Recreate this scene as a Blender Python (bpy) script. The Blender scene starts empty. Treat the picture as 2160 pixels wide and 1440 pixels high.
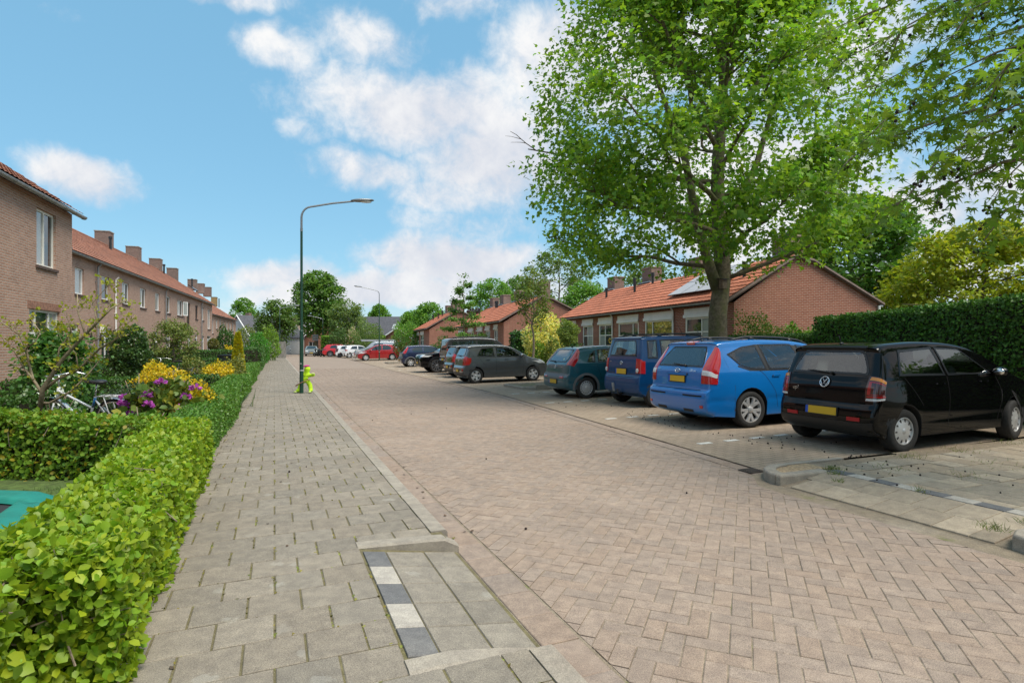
import bpy, math, random
import numpy as np
from mathutils import Vector, Matrix
R = math.radians
rng = np.random.default_rng(11)
random.seed(5)
sc = bpy.context.scene
COL = sc.collection
# ------------------------------------------------------------------ camera
CAMZ, F, U0, V0 = 1.5, 1200.0, 1080.0, 728.0
cam = bpy.data.cameras.new('camera'); camo = bpy.data.objects.new('camera', cam); COL.objects.link(camo)
camo.location = (0, 0, CAMZ); camo.rotation_euler = (R(90), 0, 0)
cam.sensor_width = 36; cam.lens = F / 2160 * 36; cam.shift_y = 8 / 2160; cam.clip_end = 2000; cam.clip_start = 0.05
sc.camera = camo
# ------------------------------------------------------------------ light and sky
SUN_TO = Vector((0.42, -0.26, 0.87)).normalized()
el = math.asin(SUN_TO.z); az = math.atan2(SUN_TO.x, SUN_TO.y)
sun = bpy.data.lights.new('sun', 'SUN'); sun.energy = 2.5; sun.angle = R(32); sun.color = (1, .93, .82)
suno = bpy.data.objects.new('sun', sun); COL.objects.link(suno); suno.rotation_euler = SUN_TO.to_track_quat('Z', 'Y').to_euler()
suno.location = (0, 0, 40)
sc.view_settings.view_transform = 'Standard'; sc.view_settings.look = 'None'
sc.view_settings.gamma = 1; sc.view_settings.use_curve_mapping = False; sc.view_settings.exposure = 0.9

class NT:
    def __init__(s, tree): s.t = tree; s.n = tree.nodes; s.l = tree.links
    def node(s, kind, **kw):
        nd = s.n.new(kind)
        for k, v in kw.items():
            if k == 'inp':
                for a, b in v.items():
                    if hasattr(b, 'is_output') or isinstance(b, bpy.types.NodeSocket): s.l.new(b, nd.inputs[a])
                    else: nd.inputs[a].default_value = b
            else: setattr(nd, k, v)
        return nd
    def math(s, op, a, b=0.0, c=None, clamp=False):
        nd = s.n.new('ShaderNodeMath'); nd.operation = op; nd.use_clamp = clamp
        for i, x in enumerate((a, b, c)):
            if x is None: continue
            if isinstance(x, bpy.types.NodeSocket): s.l.new(x, nd.inputs[i])
            else: nd.inputs[i].default_value = x
        return nd.outputs[0]
    def vmath(s, op, a, b=(0, 0, 0), out=0):
        nd = s.n.new('ShaderNodeVectorMath'); nd.operation = op
        for i, x in enumerate((a, b)):
            if isinstance(x, bpy.types.NodeSocket): s.l.new(x, nd.inputs[i])
            else: nd.inputs[i].default_value = x
        return nd.outputs[out]
    def rng(s, x, a, b, c=0.0, d=1.0, smooth=True):
        nd = s.n.new('ShaderNodeMapRange'); nd.interpolation_type = 'SMOOTHSTEP' if smooth else 'LINEAR'
        s.l.new(x, nd.inputs[0]); nd.inputs[1].default_value = a; nd.inputs[2].default_value = b
        nd.inputs[3].default_value = c; nd.inputs[4].default_value = d
        return nd.outputs[0]
    def mix(s, f, a, b, mode='MIX'):
        nd = s.n.new('ShaderNodeMix'); nd.data_type = 'RGBA'; nd.blend_type = mode
        for i, x in ((0, f), (6, a), (7, b)):
            if isinstance(x, bpy.types.NodeSocket): s.l.new(x, nd.inputs[i])
            else: nd.inputs[i].default_value = x if i == 0 else (tuple(x) + (1,) if len(x) == 3 else x)
        return nd.outputs[2]
    def noise(s, scale, vec=None, detail=4, rough=.55, out=0, dist=0.0):
        nd = s.n.new('ShaderNodeTexNoise'); nd.inputs['Scale'].default_value = scale
        nd.inputs['Detail'].default_value = detail; nd.inputs['Roughness'].default_value = rough
        nd.inputs['Distortion'].default_value = dist
        if vec is not None: s.l.new(vec, nd.inputs['Vector'])
        return nd.outputs[out]

def make_world():
    w = bpy.data.worlds.new('World'); sc.world = w; w.use_nodes = True
    t = NT(w.node_tree); t.n.clear()
    out = t.node('ShaderNodeOutputWorld'); bg = t.node('ShaderNodeBackground'); bg.inputs[1].default_value = 0.1
    t.l.new(bg.outputs[0], out.inputs[0])
    sky = t.node('ShaderNodeTexSky', sky_type='NISHITA', sun_disc=False, sun_elevation=el, sun_rotation=az)
    sky.air_density = 1.0; sky.dust_density = 0.4; sky.ozone_density = 1.6
    base = t.mix(.72, t.mix(1.0, sky.outputs[0], (1.2, 1.3, 1.15), 'MULTIPLY'), (1.12, 2.70, 4.05))
    d = t.node('ShaderNodeTexCoord').outputs['Generated']
    d = t.vmath('NORMALIZE', d)
    sep = t.node('ShaderNodeSeparateXYZ'); t.l.new(d, sep.inputs[0])
    # cloud layer coordinates: the dome seen from below, flattened towards the horizon
    zz = t.math('ADD', t.math('ABSOLUTE', sep.outputs[2]), 0.22)
    flat = t.node('ShaderNodeCombineXYZ')
    t.l.new(t.math('DIVIDE', sep.outputs[0], zz), flat.inputs[0]); t.l.new(t.math('DIVIDE', sep.outputs[1], zz), flat.inputs[1])
    n1 = t.noise(2.3, d, 8, .62, dist=.25); n2 = t.noise(7.0, d, 7, .6, dist=.2); n3 = t.noise(1.6, flat.outputs[0], 7, .6, dist=.3)
    n4 = t.noise(24.0, d, 6, .65, dist=.35)
    nn = t.math('ADD', t.math('ADD', t.math('MULTIPLY', t.math('SUBTRACT', n1, .5), 1.3), t.math('MULTIPLY', t.math('SUBTRACT', n2, .5), 1.15)), t.math('MULTIPLY', t.math('SUBTRACT', n4, .5), .75))
    wob = t.vmath('SCALE', t.vmath('SUBTRACT', t.noise(5.0, d, 4, .6, out=1), (.5, .5, .5)), (0, 0, 0)); wob.node.inputs[3].default_value = .10
    dw = t.vmath('ADD', d, wob)
    field = None
    # (pixel centre, half width, half height, weight) of the clouds in view
    blobs = [(900, 235, 330, 105, .95), (1060, 330, 260, 165, 1.0), (790, 365, 190, 60, .75), (960, 410, 230, 60, .7), (1300, 130, 330, 190, .95),
             (180, 385, 125, 72, .9), (620, 575, 210, 50, .85), (960, 555, 290, 80, 1.1), (800, 615, 440, 65, 1.05), (1120, 615, 300, 90, .8), (430, 660, 260, 42, .75),
             (590, 120, 120, 55, .55), (790, 95, 160, 65, .6), (480, 5, 230, 30, .6), (960, 25, 150, 45, .6), (150, 15, 70, 35, .35),
             (640, 290, 70, 40, .45), (1560, 420, 420, 260, .9), (1650, 120, 420, 170, .8), (2010, 430, 330, 160, .85), (2130, 330, 210, 130, .75), (2000, 560, 420, 110, .85), (300, 640, 200, 40, .5), (1000, 480, 330, 70, .55), (700, 180, 160, 60, .45), (860, 480, 200, 40, .35)]
    for (u, v, hw, hh, wt) in blobs:
        c = Vector(((u - U0) / F, 1, (V0 - v) / F)); ln = c.length; c = c / ln
        df = t.vmath('SUBTRACT', dw, tuple(c))
        sx = ln * F / hw; sy = ln * F / hh
        ds = t.vmath('MULTIPLY', df, (sx, .5 * (sx + sy) * .6, sy))
        r = t.vmath('LENGTH', ds, out=1)
        g = t.rng(r, 1.25, 0.15, 0.0, wt)
        field = g if field is None else t.math('MAXIMUM', field, g)
    # generic broken cumulus everywhere else on the dome
    away = t.rng(sep.outputs[1], .45, .80, 1.0, 0.0)
    gen = t.math('MULTIPLY', t.rng(n3, .40, .62), away)
    field = t.math('MAXIMUM', field, t.math('MULTIPLY', gen, .9))
    dens = t.rng(t.math('ADD', field, nn), .22, .92)
    haze = t.rng(sep.outputs[2], .0, .16, .35, 0.0)
    dens = t.math('MAXIMUM', dens, haze)
    shade = t.rng(t.math('ADD', t.math('ADD', t.math('MULTIPLY', n2, .55), t.math('MULTIPLY', n1, .5)), t.math('MULTIPLY', n4, .2)), .50, .78)
    cloud = t.mix(shade, (3.7, 3.9, 4.35), (5.2, 5.2, 5.2))
    colr = t.mix(dens, base, cloud)
    below = t.rng(sep.outputs[2], -.02, 0.0)
    colr = t.mix(below, (2.2, 2.1, 1.8), colr)
    t.l.new(colr, bg.inputs[0])
make_world()
# ------------------------------------------------------------------ frames and helpers
def gp(u, v, z=0.0):                       # a pixel on a level surface of height z
    y = F * (CAMZ - z) / (v - V0); return Vector(((u - U0) / F * y, y, z))
def at(u, v, y):                           # a pixel at a known depth
    return Vector(((u - U0) / F * y, y, CAMZ + (V0 - v) / F * y))
def hd(deg): return Vector((math.sin(R(deg)), math.cos(R(deg)), 0))   # heading, clockwise from +Y
ST_H = -22.7
A = hd(ST_H); C = hd(ST_H + 90); O = gp(958, 1158)
def P(s, t, z=0.0): return Vector((O.x + A.x * s + C.x * t, O.y + A.y * s + C.y * t, z))
def st(p): d = (p.x - O.x, p.y - O.y); return (d[0] * A.x + d[1] * A.y, d[0] * C.x + d[1] * C.y)
ROT = math.atan2(C.y, C.x)                 # rotation that turns local x into C (and local y into A)

class MB:
    """collects shapes, then builds ONE mesh object"""
    def __init__(s): s.v = []; s.f = []; s.m = []; s.uv = {}
    def add(s, vs, fs, m=0):
        b = len(s.v); s.v += [tuple(p) for p in vs]; s.f += [tuple(b + i for i in f) for f in fs]; s.m += [m] * len(fs); return s
    def box(s, c, size, rot=None, m=0, bev=0.0):
        hx, hy, hz = size[0] / 2, size[1] / 2, size[2] / 2; c = Vector(c)
        M = rot if isinstance(rot, Matrix) else (Matrix.Rotation(rot, 3, 'Z') if rot else Matrix.Identity(3))
        if bev <= 0:
            vs = [Vector((x, y, z)) for z in (-hz, hz) for y in (-hy, hy) for x in (-hx, hx)]
            fs = [(0, 2, 3, 1), (4, 5, 7, 6), (0, 1, 5, 4), (2, 6, 7, 3), (0, 4, 6, 2), (1, 3, 7, 5)]
        else:
            b = min(bev, hx * .9, hy * .9, hz * .9); vs = []; 
            for z, ins in ((-hz, b), (-hz + b, 0), (hz - b, 0), (hz, b)):
                for (x, y) in ((-1, -1), (1, -1), (1, 1), (-1, 1)):
                    # octagonal plan
                    for k in (0, 1):
                        dx, dy = (b, 0) if (k == 0) == ((x * y) > 0) else (0, b)
                        vs.append(Vector((x * (hx - dx - ins * (dx == 0)), y * (hy - dy - ins * (dy == 0)), z)))
            fs = [tuple(range(7, -1, -1)), tuple(range(24, 32))]
            for l in range(3):
                for k in range(8): fs.append((l * 8 + k, l * 8 + (k + 1) % 8, l * 8 + 8 + (k + 1) % 8, l * 8 + 8 + k))
        return s.add([c + M @ v for v in vs], fs, m)
    def tube(s, pts, rad, seg=6, m=0, caps=True):
        pts = [Vector(p) for p in pts]; n = len(pts)
        if not hasattr(rad, '__len__'): rad = [rad] * n
        vs = []; up = None
        for i, p in enumerate(pts):
            d = (pts[min(i + 1, n - 1)] - pts[max(i - 1, 0)])
            d = d.normalized() if d.length > 1e-9 else Vector((0, 0, 1))
            if up is None: up = d.orthogonal().normalized()
            up = (up - d * up.dot(d)); up = up.normalized() if up.length > 1e-6 else d.orthogonal().normalized()
            sd = d.cross(up)
            for k in range(seg):
                a = 2 * math.pi * k / seg; vs.append(p + (up * math.cos(a) + sd * math.sin(a)) * rad[i])
        fs = []
        for i in range(n - 1):
            for k in range(seg): fs.append((i * seg + k, i * seg + (k + 1) % seg, (i + 1) * seg + (k + 1) % seg, (i + 1) * seg + k))
        if caps: fs += [tuple(range(seg - 1, -1, -1)), tuple(range((n - 1) * seg, n * seg))]
        return s.add(vs, fs, m)
    def lathe(s, prof, M, seg=24, m=0, close=False):      # prof (r, h) about local z of matrix M
        vs = []; n = len(prof)
        for (r, h) in prof:
            for k in range(seg):
                a = 2 * math.pi * k / seg; vs.append(M @ Vector((r * math.cos(a), r * math.sin(a), h)))
        fs = [(i * seg + k, i * seg + (k + 1) % seg, (i + 1) * seg + (k + 1) % seg, (i + 1) * seg + k) for i in range(n - 1) for k in range(seg)]
        if close: fs += [tuple(range(seg - 1, -1, -1)), tuple(range((n - 1) * seg, n * seg))]
        return s.add(vs, fs, m)
    def prism(s, poly, z0, z1, m=0):                      # poly of world xy, upright
        n = len(poly); vs = [(p[0], p[1], z0) for p in poly] + [(p[0], p[1], z1) for p in poly]
        return s.add(vs, [tuple(range(n - 1, -1, -1)), tuple(range(n, 2 * n))] + [(i, (i + 1) % n, n + (i + 1) % n, n + i) for i in range(n)], m)
    def ell(s, c, r, M=None, seg=12, rings=8, m=0):
        M = M or Matrix.Identity(3); c = Vector(c); vs = []
        for i in range(rings + 1):
            th = math.pi * i / rings
            for k in range(seg):
                a = 2 * math.pi * k / seg
                vs.append(c + M @ Vector((r[0] * math.sin(th) * math.cos(a), r[1] * math.sin(th) * math.sin(a), r[2] * math.cos(th))))
        return s.add(vs, [(i * seg + k, (i + 1) * seg + k, (i + 1) * seg + (k + 1) % seg, i * seg + (k + 1) % seg) for i in range(rings) for k in range(seg)], m)
    def grid(s, G, m=0, flip=False):                      # G[a][b] points
        na, nb = len(G), len(G[0]); vs = [p for row in G for p in row]; fs = []
        for i in range(na - 1):
            for j in range(nb - 1):
                f = (i * nb + j, i * nb + j + 1, (i + 1) * nb + j + 1, (i + 1) * nb + j); fs.append(f[::-1] if flip else f)
        return s.add(vs, fs, m)
    def build(s, name, mats, parent=None, smooth=False, local=False, angle=None):
        me = bpy.data.meshes.new(name); me.from_pydata(s.v, [], s.f)
        if not isinstance(mats, (list, tuple)): mats = [mats]
        for mt in mats: me.materials.append(mt)
        if len(mats) > 1: me.polygons.foreach_set('material_index', s.m)
        if smooth: me.polygons.foreach_set('use_smooth', [True] * len(me.polygons))
        if angle is not None: me.set_sharp_from_angle(angle=R(angle))
        return link(name, me, parent, local)
def link(name, me, parent=None, local=False):
    o = bpy.data.objects.new(name, me); COL.objects.link(o)
    if parent is not None:
        o.parent = parent
        if not local:
            q = parent; off = Vector((0, 0, 0))
            while q is not None: off += q.location; q = q.parent
            o.location = -off
    return o
def tag(o, label=None, cat=None, group=None, kind=None):
    for k, v in (('label', label), ('category', cat), ('group', group), ('kind', kind)):
        if v: o[k] = v
    return o
def thing(name, label, cat, loc=(0, 0, 0), rz=0.0, group=None, scale=1.0):
    o = bpy.data.objects.new(name, None); COL.objects.link(o); o.location = loc; o.rotation_euler = (0, 0, rz)
    o.empty_display_size = .2; o.scale = (scale,) * 3
    return tag(o, label, cat, group)
def copy_tree(o, parent=None):
    c = o.copy(); COL.objects.link(c); c.parent = parent
    for ch in o.children: copy_tree(ch, c)
    return c
def npmesh(name, V, Fq, mats, parent=None, col=None, smooth=False, midx=None, local=False):
    """V (n,3), Fq (m,k) index array, col (n,3) per-vertex tint"""
    me = bpy.data.meshes.new(name); V = np.asarray(V, np.float32); Fq = np.asarray(Fq, np.int32); m, k = Fq.shape
    me.vertices.add(len(V)); me.vertices.foreach_set('co', V.ravel())
    me.loops.add(m * k); me.loops.foreach_set('vertex_index', Fq.ravel())
    me.polygons.add(m); me.polygons.foreach_set('loop_start', np.arange(0, m * k, k, dtype=np.int32))
    if not isinstance(mats, (list, tuple)): mats = [mats]
    for mt in mats: me.materials.append(mt)
    if midx is not None: me.polygons.foreach_set('material_index', np.asarray(midx, np.int32))
    me.update(calc_edges=True)
    me.polygons.foreach_set('use_smooth', np.full(m, bool(smooth)))
    if col is not None:
        a = me.color_attributes.new('lc', 'FLOAT_COLOR', 'POINT'); cc = np.ones((len(V), 4), np.float32); cc[:, :3] = col; a.data.foreach_set('color', cc.ravel())
    return link(name, me, parent, local)
# ------------------------------------------------------------------ materials
MATS = {}
def mat(name, colr=(.5, .5, .5), rough=.6, metal=0.0, coat=0.0, ior=1.5, var=0.0, vscale=8.0, bump=0.0, bscale=60.0, emit=None, trans=0.0, attr=False, spec=.5, dirt=None):
    if name in MATS: return MATS[name]
    m = bpy.data.materials.new(name); m.use_nodes = True; MATS[name] = m
    t = NT(m.node_tree); b = t.n['Principled BSDF']
    b.inputs['Base Color'].default_value = tuple(colr) + (1,); b.inputs['Roughness'].default_value = rough
    b.inputs['Metallic'].default_value = metal; b.inputs['Coat Weight'].default_value = coat; b.inputs['Coat Roughness'].default_value = .04; b.inputs['IOR'].default_value = ior
    b.inputs['Specular IOR Level'].default_value = spec
    pos = t.node('ShaderNodeNewGeometry').outputs['Position']
    c = None
    if attr:
        at_ = t.node('ShaderNodeAttribute', attribute_name='lc').outputs['Color']; c = t.mix(1.0, tuple(colr), at_, 'MULTIPLY')
    if var:
        n = t.noise(vscale, pos, 5, .6)
        lo = tuple(x * (1 - var) for x in colr); hi = tuple(min(1, x * (1 + var)) for x in colr)
        if c is None: c = t.mix(t.rng(n, .3, .7), lo, hi)
        else: c = t.mix(1.0, c, t.mix(t.rng(n, .3, .7), (1 - var,) * 3, (1 + var,) * 3), 'MULTIPLY')
    if dirt:
        n = t.noise(dirt[1], pos, 6, .65); c0 = c if c is not None else tuple(colr); c = t.mix(t.rng(n, dirt[2], dirt[3], 0, dirt[4]), c0, dirt[0])
    if c is not None: t.l.new(c, b.inputs['Base Color'])
    if bump:
        bp = t.node('ShaderNodeBump'); bp.inputs['Strength'].default_value = bump; bp.inputs['Distance'].default_value = .01
        t.l.new(t.noise(bscale, pos, 4, .6), bp.inputs['Height']); t.l.new(bp.outputs[0], b.inputs['Normal'])
    if emit: b.inputs['Emission Color'].default_value = tuple(emit[0]) + (1,); b.inputs['Emission Strength'].default_value = emit[1]
    if trans:
        tr = t.node('ShaderNodeBsdfTranslucent'); mx = t.node('ShaderNodeMixShader'); mx.inputs[0].default_value = trans
        if c is not None: t.l.new(t.mix(1.0, c, (1.25, 1.3, .7), 'MULTIPLY'), tr.inputs[0])
        else: tr.inputs[0].default_value = tuple(x * y for x, y in zip(colr, (1.25, 1.3, .7))) + (1,)
        o = t.n['Material Output']; t.l.new(b.outputs[0], mx.inputs[1]); t.l.new(tr.outputs[0], mx.inputs[2]); t.l.new(mx.outputs[0], o.inputs[0])
    return m
def brick_mat(name, c1, c2, mortar, bw=.22, rh=.0625, ms=.011, stain=(.12, .10, .09), st_amt=.35, light=(.6, .5, .42), lamt=.25):
    m = bpy.data.materials.new(name); m.use_nodes = True; MATS[name] = m; t = NT(m.node_tree); b = t.n['Principled BSDF']
    uv = t.node('ShaderNodeUVMap').outputs[0]; pos = t.node('ShaderNodeNewGeometry').outputs['Position']
    br = t.node('ShaderNodeTexBrick'); t.l.new(uv, br.inputs['Vector'])
    br.offset = .5; br.inputs['Scale'].default_value = 1; br.inputs['Brick Width'].default_value = bw; br.inputs['Row Height'].default_value = rh
    br.inputs['Mortar Size'].default_value = ms; br.inputs['Mortar Smooth'].default_value = .3; br.inputs['Bias'].default_value = 0
    br.inputs['Color1'].default_value = c1 + (1,); br.inputs['Color2'].default_value = c2 + (1,); br.inputs['Mortar'].default_value = mortar + (1,)
    # a second, differently stepped brick field breaks up the two-tone look
    sc2 = t.vmath('MULTIPLY', uv, (1 / bw, 1 / rh, 1)); wn = t.node('ShaderNodeTexWhiteNoise'); wn.noise_dimensions = '2D'
    t.l.new(t.vmath('FLOOR', sc2), wn.inputs['Vector'])
    c = t.mix(t.rng(wn.outputs[0], .0, 1, 0, .55, False), br.outputs['Color'], t.mix(1.0, br.outputs['Color'], (.78, .76, .76), 'MULTIPLY'))
    n = t.noise(.9, pos, 6, .65); c = t.mix(t.rng(n, .5, .8, 0, st_amt), c, stain)
    n2 = t.noise(.7, t.vmath('ADD', pos, (7, 3, 1)), 6, .65); c = t.mix(t.rng(n2, .5, .8, 0, lamt), c, light)
    n3 = t.noise(45, pos, 3, .6); c = t.mix(1.0, c, t.mix(n3, (.8, .8, .8), (1.2, 1.2, 1.2)), 'MULTIPLY')
    t.l.new(c, b.inputs['Base Color']); b.inputs['Roughness'].default_value = .9; b.inputs['Specular IOR Level'].default_value = .2
    bp = t.node('ShaderNodeBump'); bp.inputs['Strength'].default_value = .5; bp.inputs['Distance'].default_value = .008; bp.invert = True
    t.l.new(t.math('ADD', br.outputs['Fac'], t.math('MULTIPLY', n3, -.35)), bp.inputs['Height']); t.l.new(bp.outputs[0], b.inputs['Normal'])
    return m
def paver_mat(name, colr, speck=.25, dirtc=(.3, .22, .15), dirt=.35, moss=0.0, attr=True, light=(.62, .55, .45), lichen=0.0):
    m = bpy.data.materials.new(name); m.use_nodes = True; MATS[name] = m; t = NT(m.node_tree); b = t.n['Principled BSDF']
    pos = t.node('ShaderNodeNewGeometry').outputs['Position']
    if attr: c = t.mix(1.0, colr, t.node('ShaderNodeAttribute', attribute_name='lc').outputs['Color'], 'MULTIPLY')
    else: c = t.mix(0.0, colr, colr)
    n = t.noise(.55, pos, 6, .6); c = t.mix(t.rng(n, .45, .75, 0, dirt), c, dirtc)
    n = t.noise(.9, t.vmath('ADD', pos, (13, 5, 2)), 6, .6); c = t.mix(t.rng(n, .5, .8, 0, dirt), c, light)
    g = t.noise(170, pos, 3, .75); c = t.mix(1.0, c, t.mix(t.rng(g, .3, .7), (1 - speck,) * 3, (1 + speck,) * 3), 'MULTIPLY')
    g2 = t.noise(420, pos, 2, .6); c = t.mix(t.rng(g2, .64, .70, 0, .5), c, (.75, .70, .62))
    g3 = t.noise(11, pos, 5, .65); c = t.mix(1.0, c, t.mix(t.rng(g3, .3, .75), (.82, .82, .83), (1.12, 1.12, 1.1)), 'MULTIPLY')
    if lichen:
        vo = t.node('ShaderNodeTexVoronoi'); vo.inputs['Scale'].default_value = 4.2; wv = t.vmath('SCALE', t.noise(9, pos, 3, .6, out=1), (0, 0, 0)); wv.node.inputs[3].default_value = .12; t.l.new(t.vmath('ADD', pos, wv), vo.inputs['Vector'])
        r = t.math('ADD', vo.outputs['Distance'], t.math('MULTIPLY', t.noise(28, pos, 4, .7), .30))
        sel = t.rng(t.noise(1.1, pos, 2, .5), .50, .62)
        c = t.mix(t.math('MULTIPLY', t.math('MULTIPLY', t.rng(r, .37, .31, 0, 1), sel), lichen), c, (.60, .60, .54))
    if moss:
        q = t.noise(2.2, pos, 6, .7); c = t.mix(t.rng(q, .58, .72, 0, moss), c, (.15, .17, .05))
    t.l.new(c, b.inputs['Base Color']); b.inputs['Roughness'].default_value = .92; b.inputs['Specular IOR Level'].default_value = .15
    bp = t.node('ShaderNodeBump'); bp.inputs['Strength'].default_value = .35; bp.inputs['Distance'].default_value = .004
    t.l.new(t.math('ADD', g, t.math('MULTIPLY', g3, 1.5)), bp.inputs['Height']); t.l.new(bp.outputs[0], b.inputs['Normal'])
    return m
def leaf_mat(name, colr, trans=.35, rough=.5):
    return mat(name, colr, rough=rough, trans=trans, attr=True, spec=.35)
glass = mat('window_glass', (.022, .028, .032), rough=.03, ior=2.3)
glass_pale = mat('window_glass_pale', (.36, .38, .37), rough=.06, ior=1.9)
white_frame = mat('white_frame', (.86, .85, .82), rough=.45, var=.05, vscale=3)
cream_frame = mat('cream_frame', (.80, .78, .70), rough=.5, var=.07, vscale=4)
zinc = mat('zinc', (.36, .38, .40), rough=.45, metal=.6, var=.2, vscale=5)
dark_metal = mat('dark_metal', (.02, .021, .022), rough=.4)
black_plastic = mat('black_plastic', (.018, .018, .019), rough=.5)
wood_post = mat('old_wood', (.20, .16, .12), rough=.9, var=.35, vscale=20, bump=.4)
concrete = paver_mat('kerb_concrete', (.315, .28, .232), attr=False, dirt=.3)
# ================================================================== the setting: ground, road, pavements
SW = 0.10                                                 # pavement height
WS = [(-12, 3.75), (.55, 3.78), (1.0, 4.15), (12.4, 5.15), (29.5, 5.2), (70, 6.6), (120, 7.5)]
def wr(s):                                                # right road edge (cross position)
    return float(np.interp(s, [a for a, b in WS], [b for a, b in WS]))
def pz(s, t): return 0.016 + .018 * max(0, t - wr(s))     # parking rises gently to its front kerb
PARK_D = 6.5
def sheet(name, poly, z, m, kind='structure'):
    n = len(poly); mb = MB(); mb.add([(p[0], p[1], z) for p in poly], [tuple(range(n))]); o = mb.build(name, m); tag(o, kind=kind); return o
soil = mat('garden_soil', (.085, .065, .045), rough=1, var=.4, vscale=6, bump=.6, bscale=40, dirt=((.06, .09, .025), 1.2, .45, .6, .8))
grass_m = mat('lawn_ground', (.07, .11, .025), rough=1, var=.4, vscale=9, bump=.7, bscale=90)
mb = MB(); G = [[(x, y, -.03) for x in np.linspace(-420, 420, 8)] for y in np.linspace(-120, 900, 8)]; mb.grid(G)
tag(mb.build('ground', soil), kind='structure')
joint = paver_mat('joint_sand', (.245, .20, .145), attr=False, moss=.75, dirt=.4, speck=.4)
road_far = paver_mat('road_paving_far', (.302, .238, .19), attr=False, dirt=.5, dirtc=(.235, .185, .15), light=(.39, .31, .25))
def strip_poly(s0, s1, t0f, t1f, n=24):
    L = [P(s, t0f(s)) for s in np.linspace(s0, s1, n)]; Rr = [P(s, t1f(s)) for s in np.linspace(s1, s0, n)]; return L + Rr
S_BR = 34.0
road = sheet('road', strip_poly(-12, S_BR, lambda s: 0, wr), -.0045, joint)
far_part = sheet('road_surface', strip_poly(S_BR, 104, lambda s: 0, wr), .0, road_far); del far_part['kind']; far_part.parent = road
# the road runs into a cross street at its far end
end_street = sheet('cross_street', [P(86, -14), P(86, 40), P(112, 40), P(112, -14)], .006, road_far)

def paver_mesh(name, hx, hy, mt, tint, ch=.005, dep=.03):
    mb = MB(); vs = []
    for z, i in ((-dep, 0), (-ch * .8, 0), (0, ch)):
        vs += [(x * (hx - i), y * (hy - i), z) for (x, y) in ((-1, -1), (1, -1), (1, 1), (-1, 1))]
    fs = [(8, 9, 10, 11)] + [(l * 4 + k, l * 4 + (k + 1) % 4, l * 4 + 4 + (k + 1) % 4, l * 4 + 4 + k) for l in range(2) for k in range(4)]
    me = bpy.data.meshes.new(name); me.from_pydata(vs, [], fs); me.materials.append(mt)
    a = me.color_attributes.new('lc', 'FLOAT_COLOR', 'POINT'); a.data.foreach_set('color', list(tuple(tint) + (1,)) * len(vs)); return me
def clip_poly(poly, fn):                                  # keep fn(p) >= 0
    out = []
    for i in range(len(poly)):
        p, q = poly[i], poly[(i + 1) % len(poly)]; a, b = fn(p), fn(q)
        if a >= 0: out.append(p)
        if (a >= 0) != (b >= 0): k = a / (a - b); out.append((p[0] + (q[0] - p[0]) * k, p[1] + (q[1] - p[1]) * k))
    return out
def in_view(p, mx=60):
    if p.y < .6: return False
    u = U0 + F * p.x / p.y; v = V0 + F * (CAMZ - p.z) / p.y
    return -mx < u < 2160 + mx and v < 1440 + mx
def lay(structure, name, items, hx, hy, mt, limit=300, tints=7, dtint=.12, stuff_name='paving', ch=.005, zj=.0016, hue=None):
    """items: (centre Vector, rotation, poly-or-None); the nearest whole ones become objects, the rest one mesh"""
    r = np.random.default_rng(3)
    meshes = []
    for k in range(tints):
        g = 1 + dtint * (2 * k / (tints - 1) - 1); w = r.uniform(-.05, .05) if hue is None else hue(r)
        meshes.append((paver_mesh(name, hx, hy, mt, (g * (1 + w), g, g * (1 - w)), ch), (g * (1 + w), g, g * (1 - w))))
    whole = [it for it in items if it[2] is None and in_view(it[0])]
    whole.sort(key=lambda it: it[0].y); own = set(id(it) for it in whole[:limit])
    V, Fq, Cc = [], [], []; MBp = MB(); pc = []
    for it in items:
        c, rot, poly = it; me, tint = meshes[r.integers(tints)]; z = c.z + r.uniform(-zj, zj)
        if id(it) in own:
            o = bpy.data.objects.new(name, me); COL.objects.link(o); o.parent = structure; o.location = Vector((c.x, c.y, z)) - structure.location
            o.rotation_euler = (r.uniform(-.004, .004), r.uniform(-.004, .004), rot + r.uniform(-.006, .006))
        elif poly is None:
            cs, sn = math.cos(rot), math.sin(rot); b = len(V)
            far = c.y > 14
            for zz, i in (((-.02, 0), (0, 0)) if far else ((-.02, 0), (-ch * .8, 0), (0, ch))):
                for (x, y) in ((-1, -1), (1, -1), (1, 1), (-1, 1)):
                    X, Y = x * (hx - i), y * (hy - i); V.append((c.x + X * cs - Y * sn, c.y + X * sn + Y * cs, z + zz))
            L = 1 if far else 2
            Fq.append((b + 4 * L, b + 4 * L + 1, b + 4 * L + 2, b + 4 * L + 3))
            for l in range(L):
                for k in range(4): Fq.append((b + l * 4 + k, b + l * 4 + (k + 1) % 4, b + l * 4 + 4 + (k + 1) % 4, b + l * 4 + 4 + k))
            Cc += [tint] * (4 * (L + 1))
        elif len(poly) >= 3:
            n0 = len(MBp.v); MBp.prism(poly, z - .02, z); pc += [tint] * (len(MBp.v) - n0)
    if V:
        o = npmesh(stuff_name, V, Fq, mt, structure, np.array(Cc)); tag(o, kind='stuff')
    if MBp.v:
        o = MBp.build('cut_' + stuff_name, mt, structure); tag(o, kind='stuff')
        a = o.data.color_attributes.new('lc', 'FLOAT_COLOR', 'POINT'); a.data.foreach_set('color', [x for tt in pc for x in tuple(tt) + (1,)])
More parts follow.
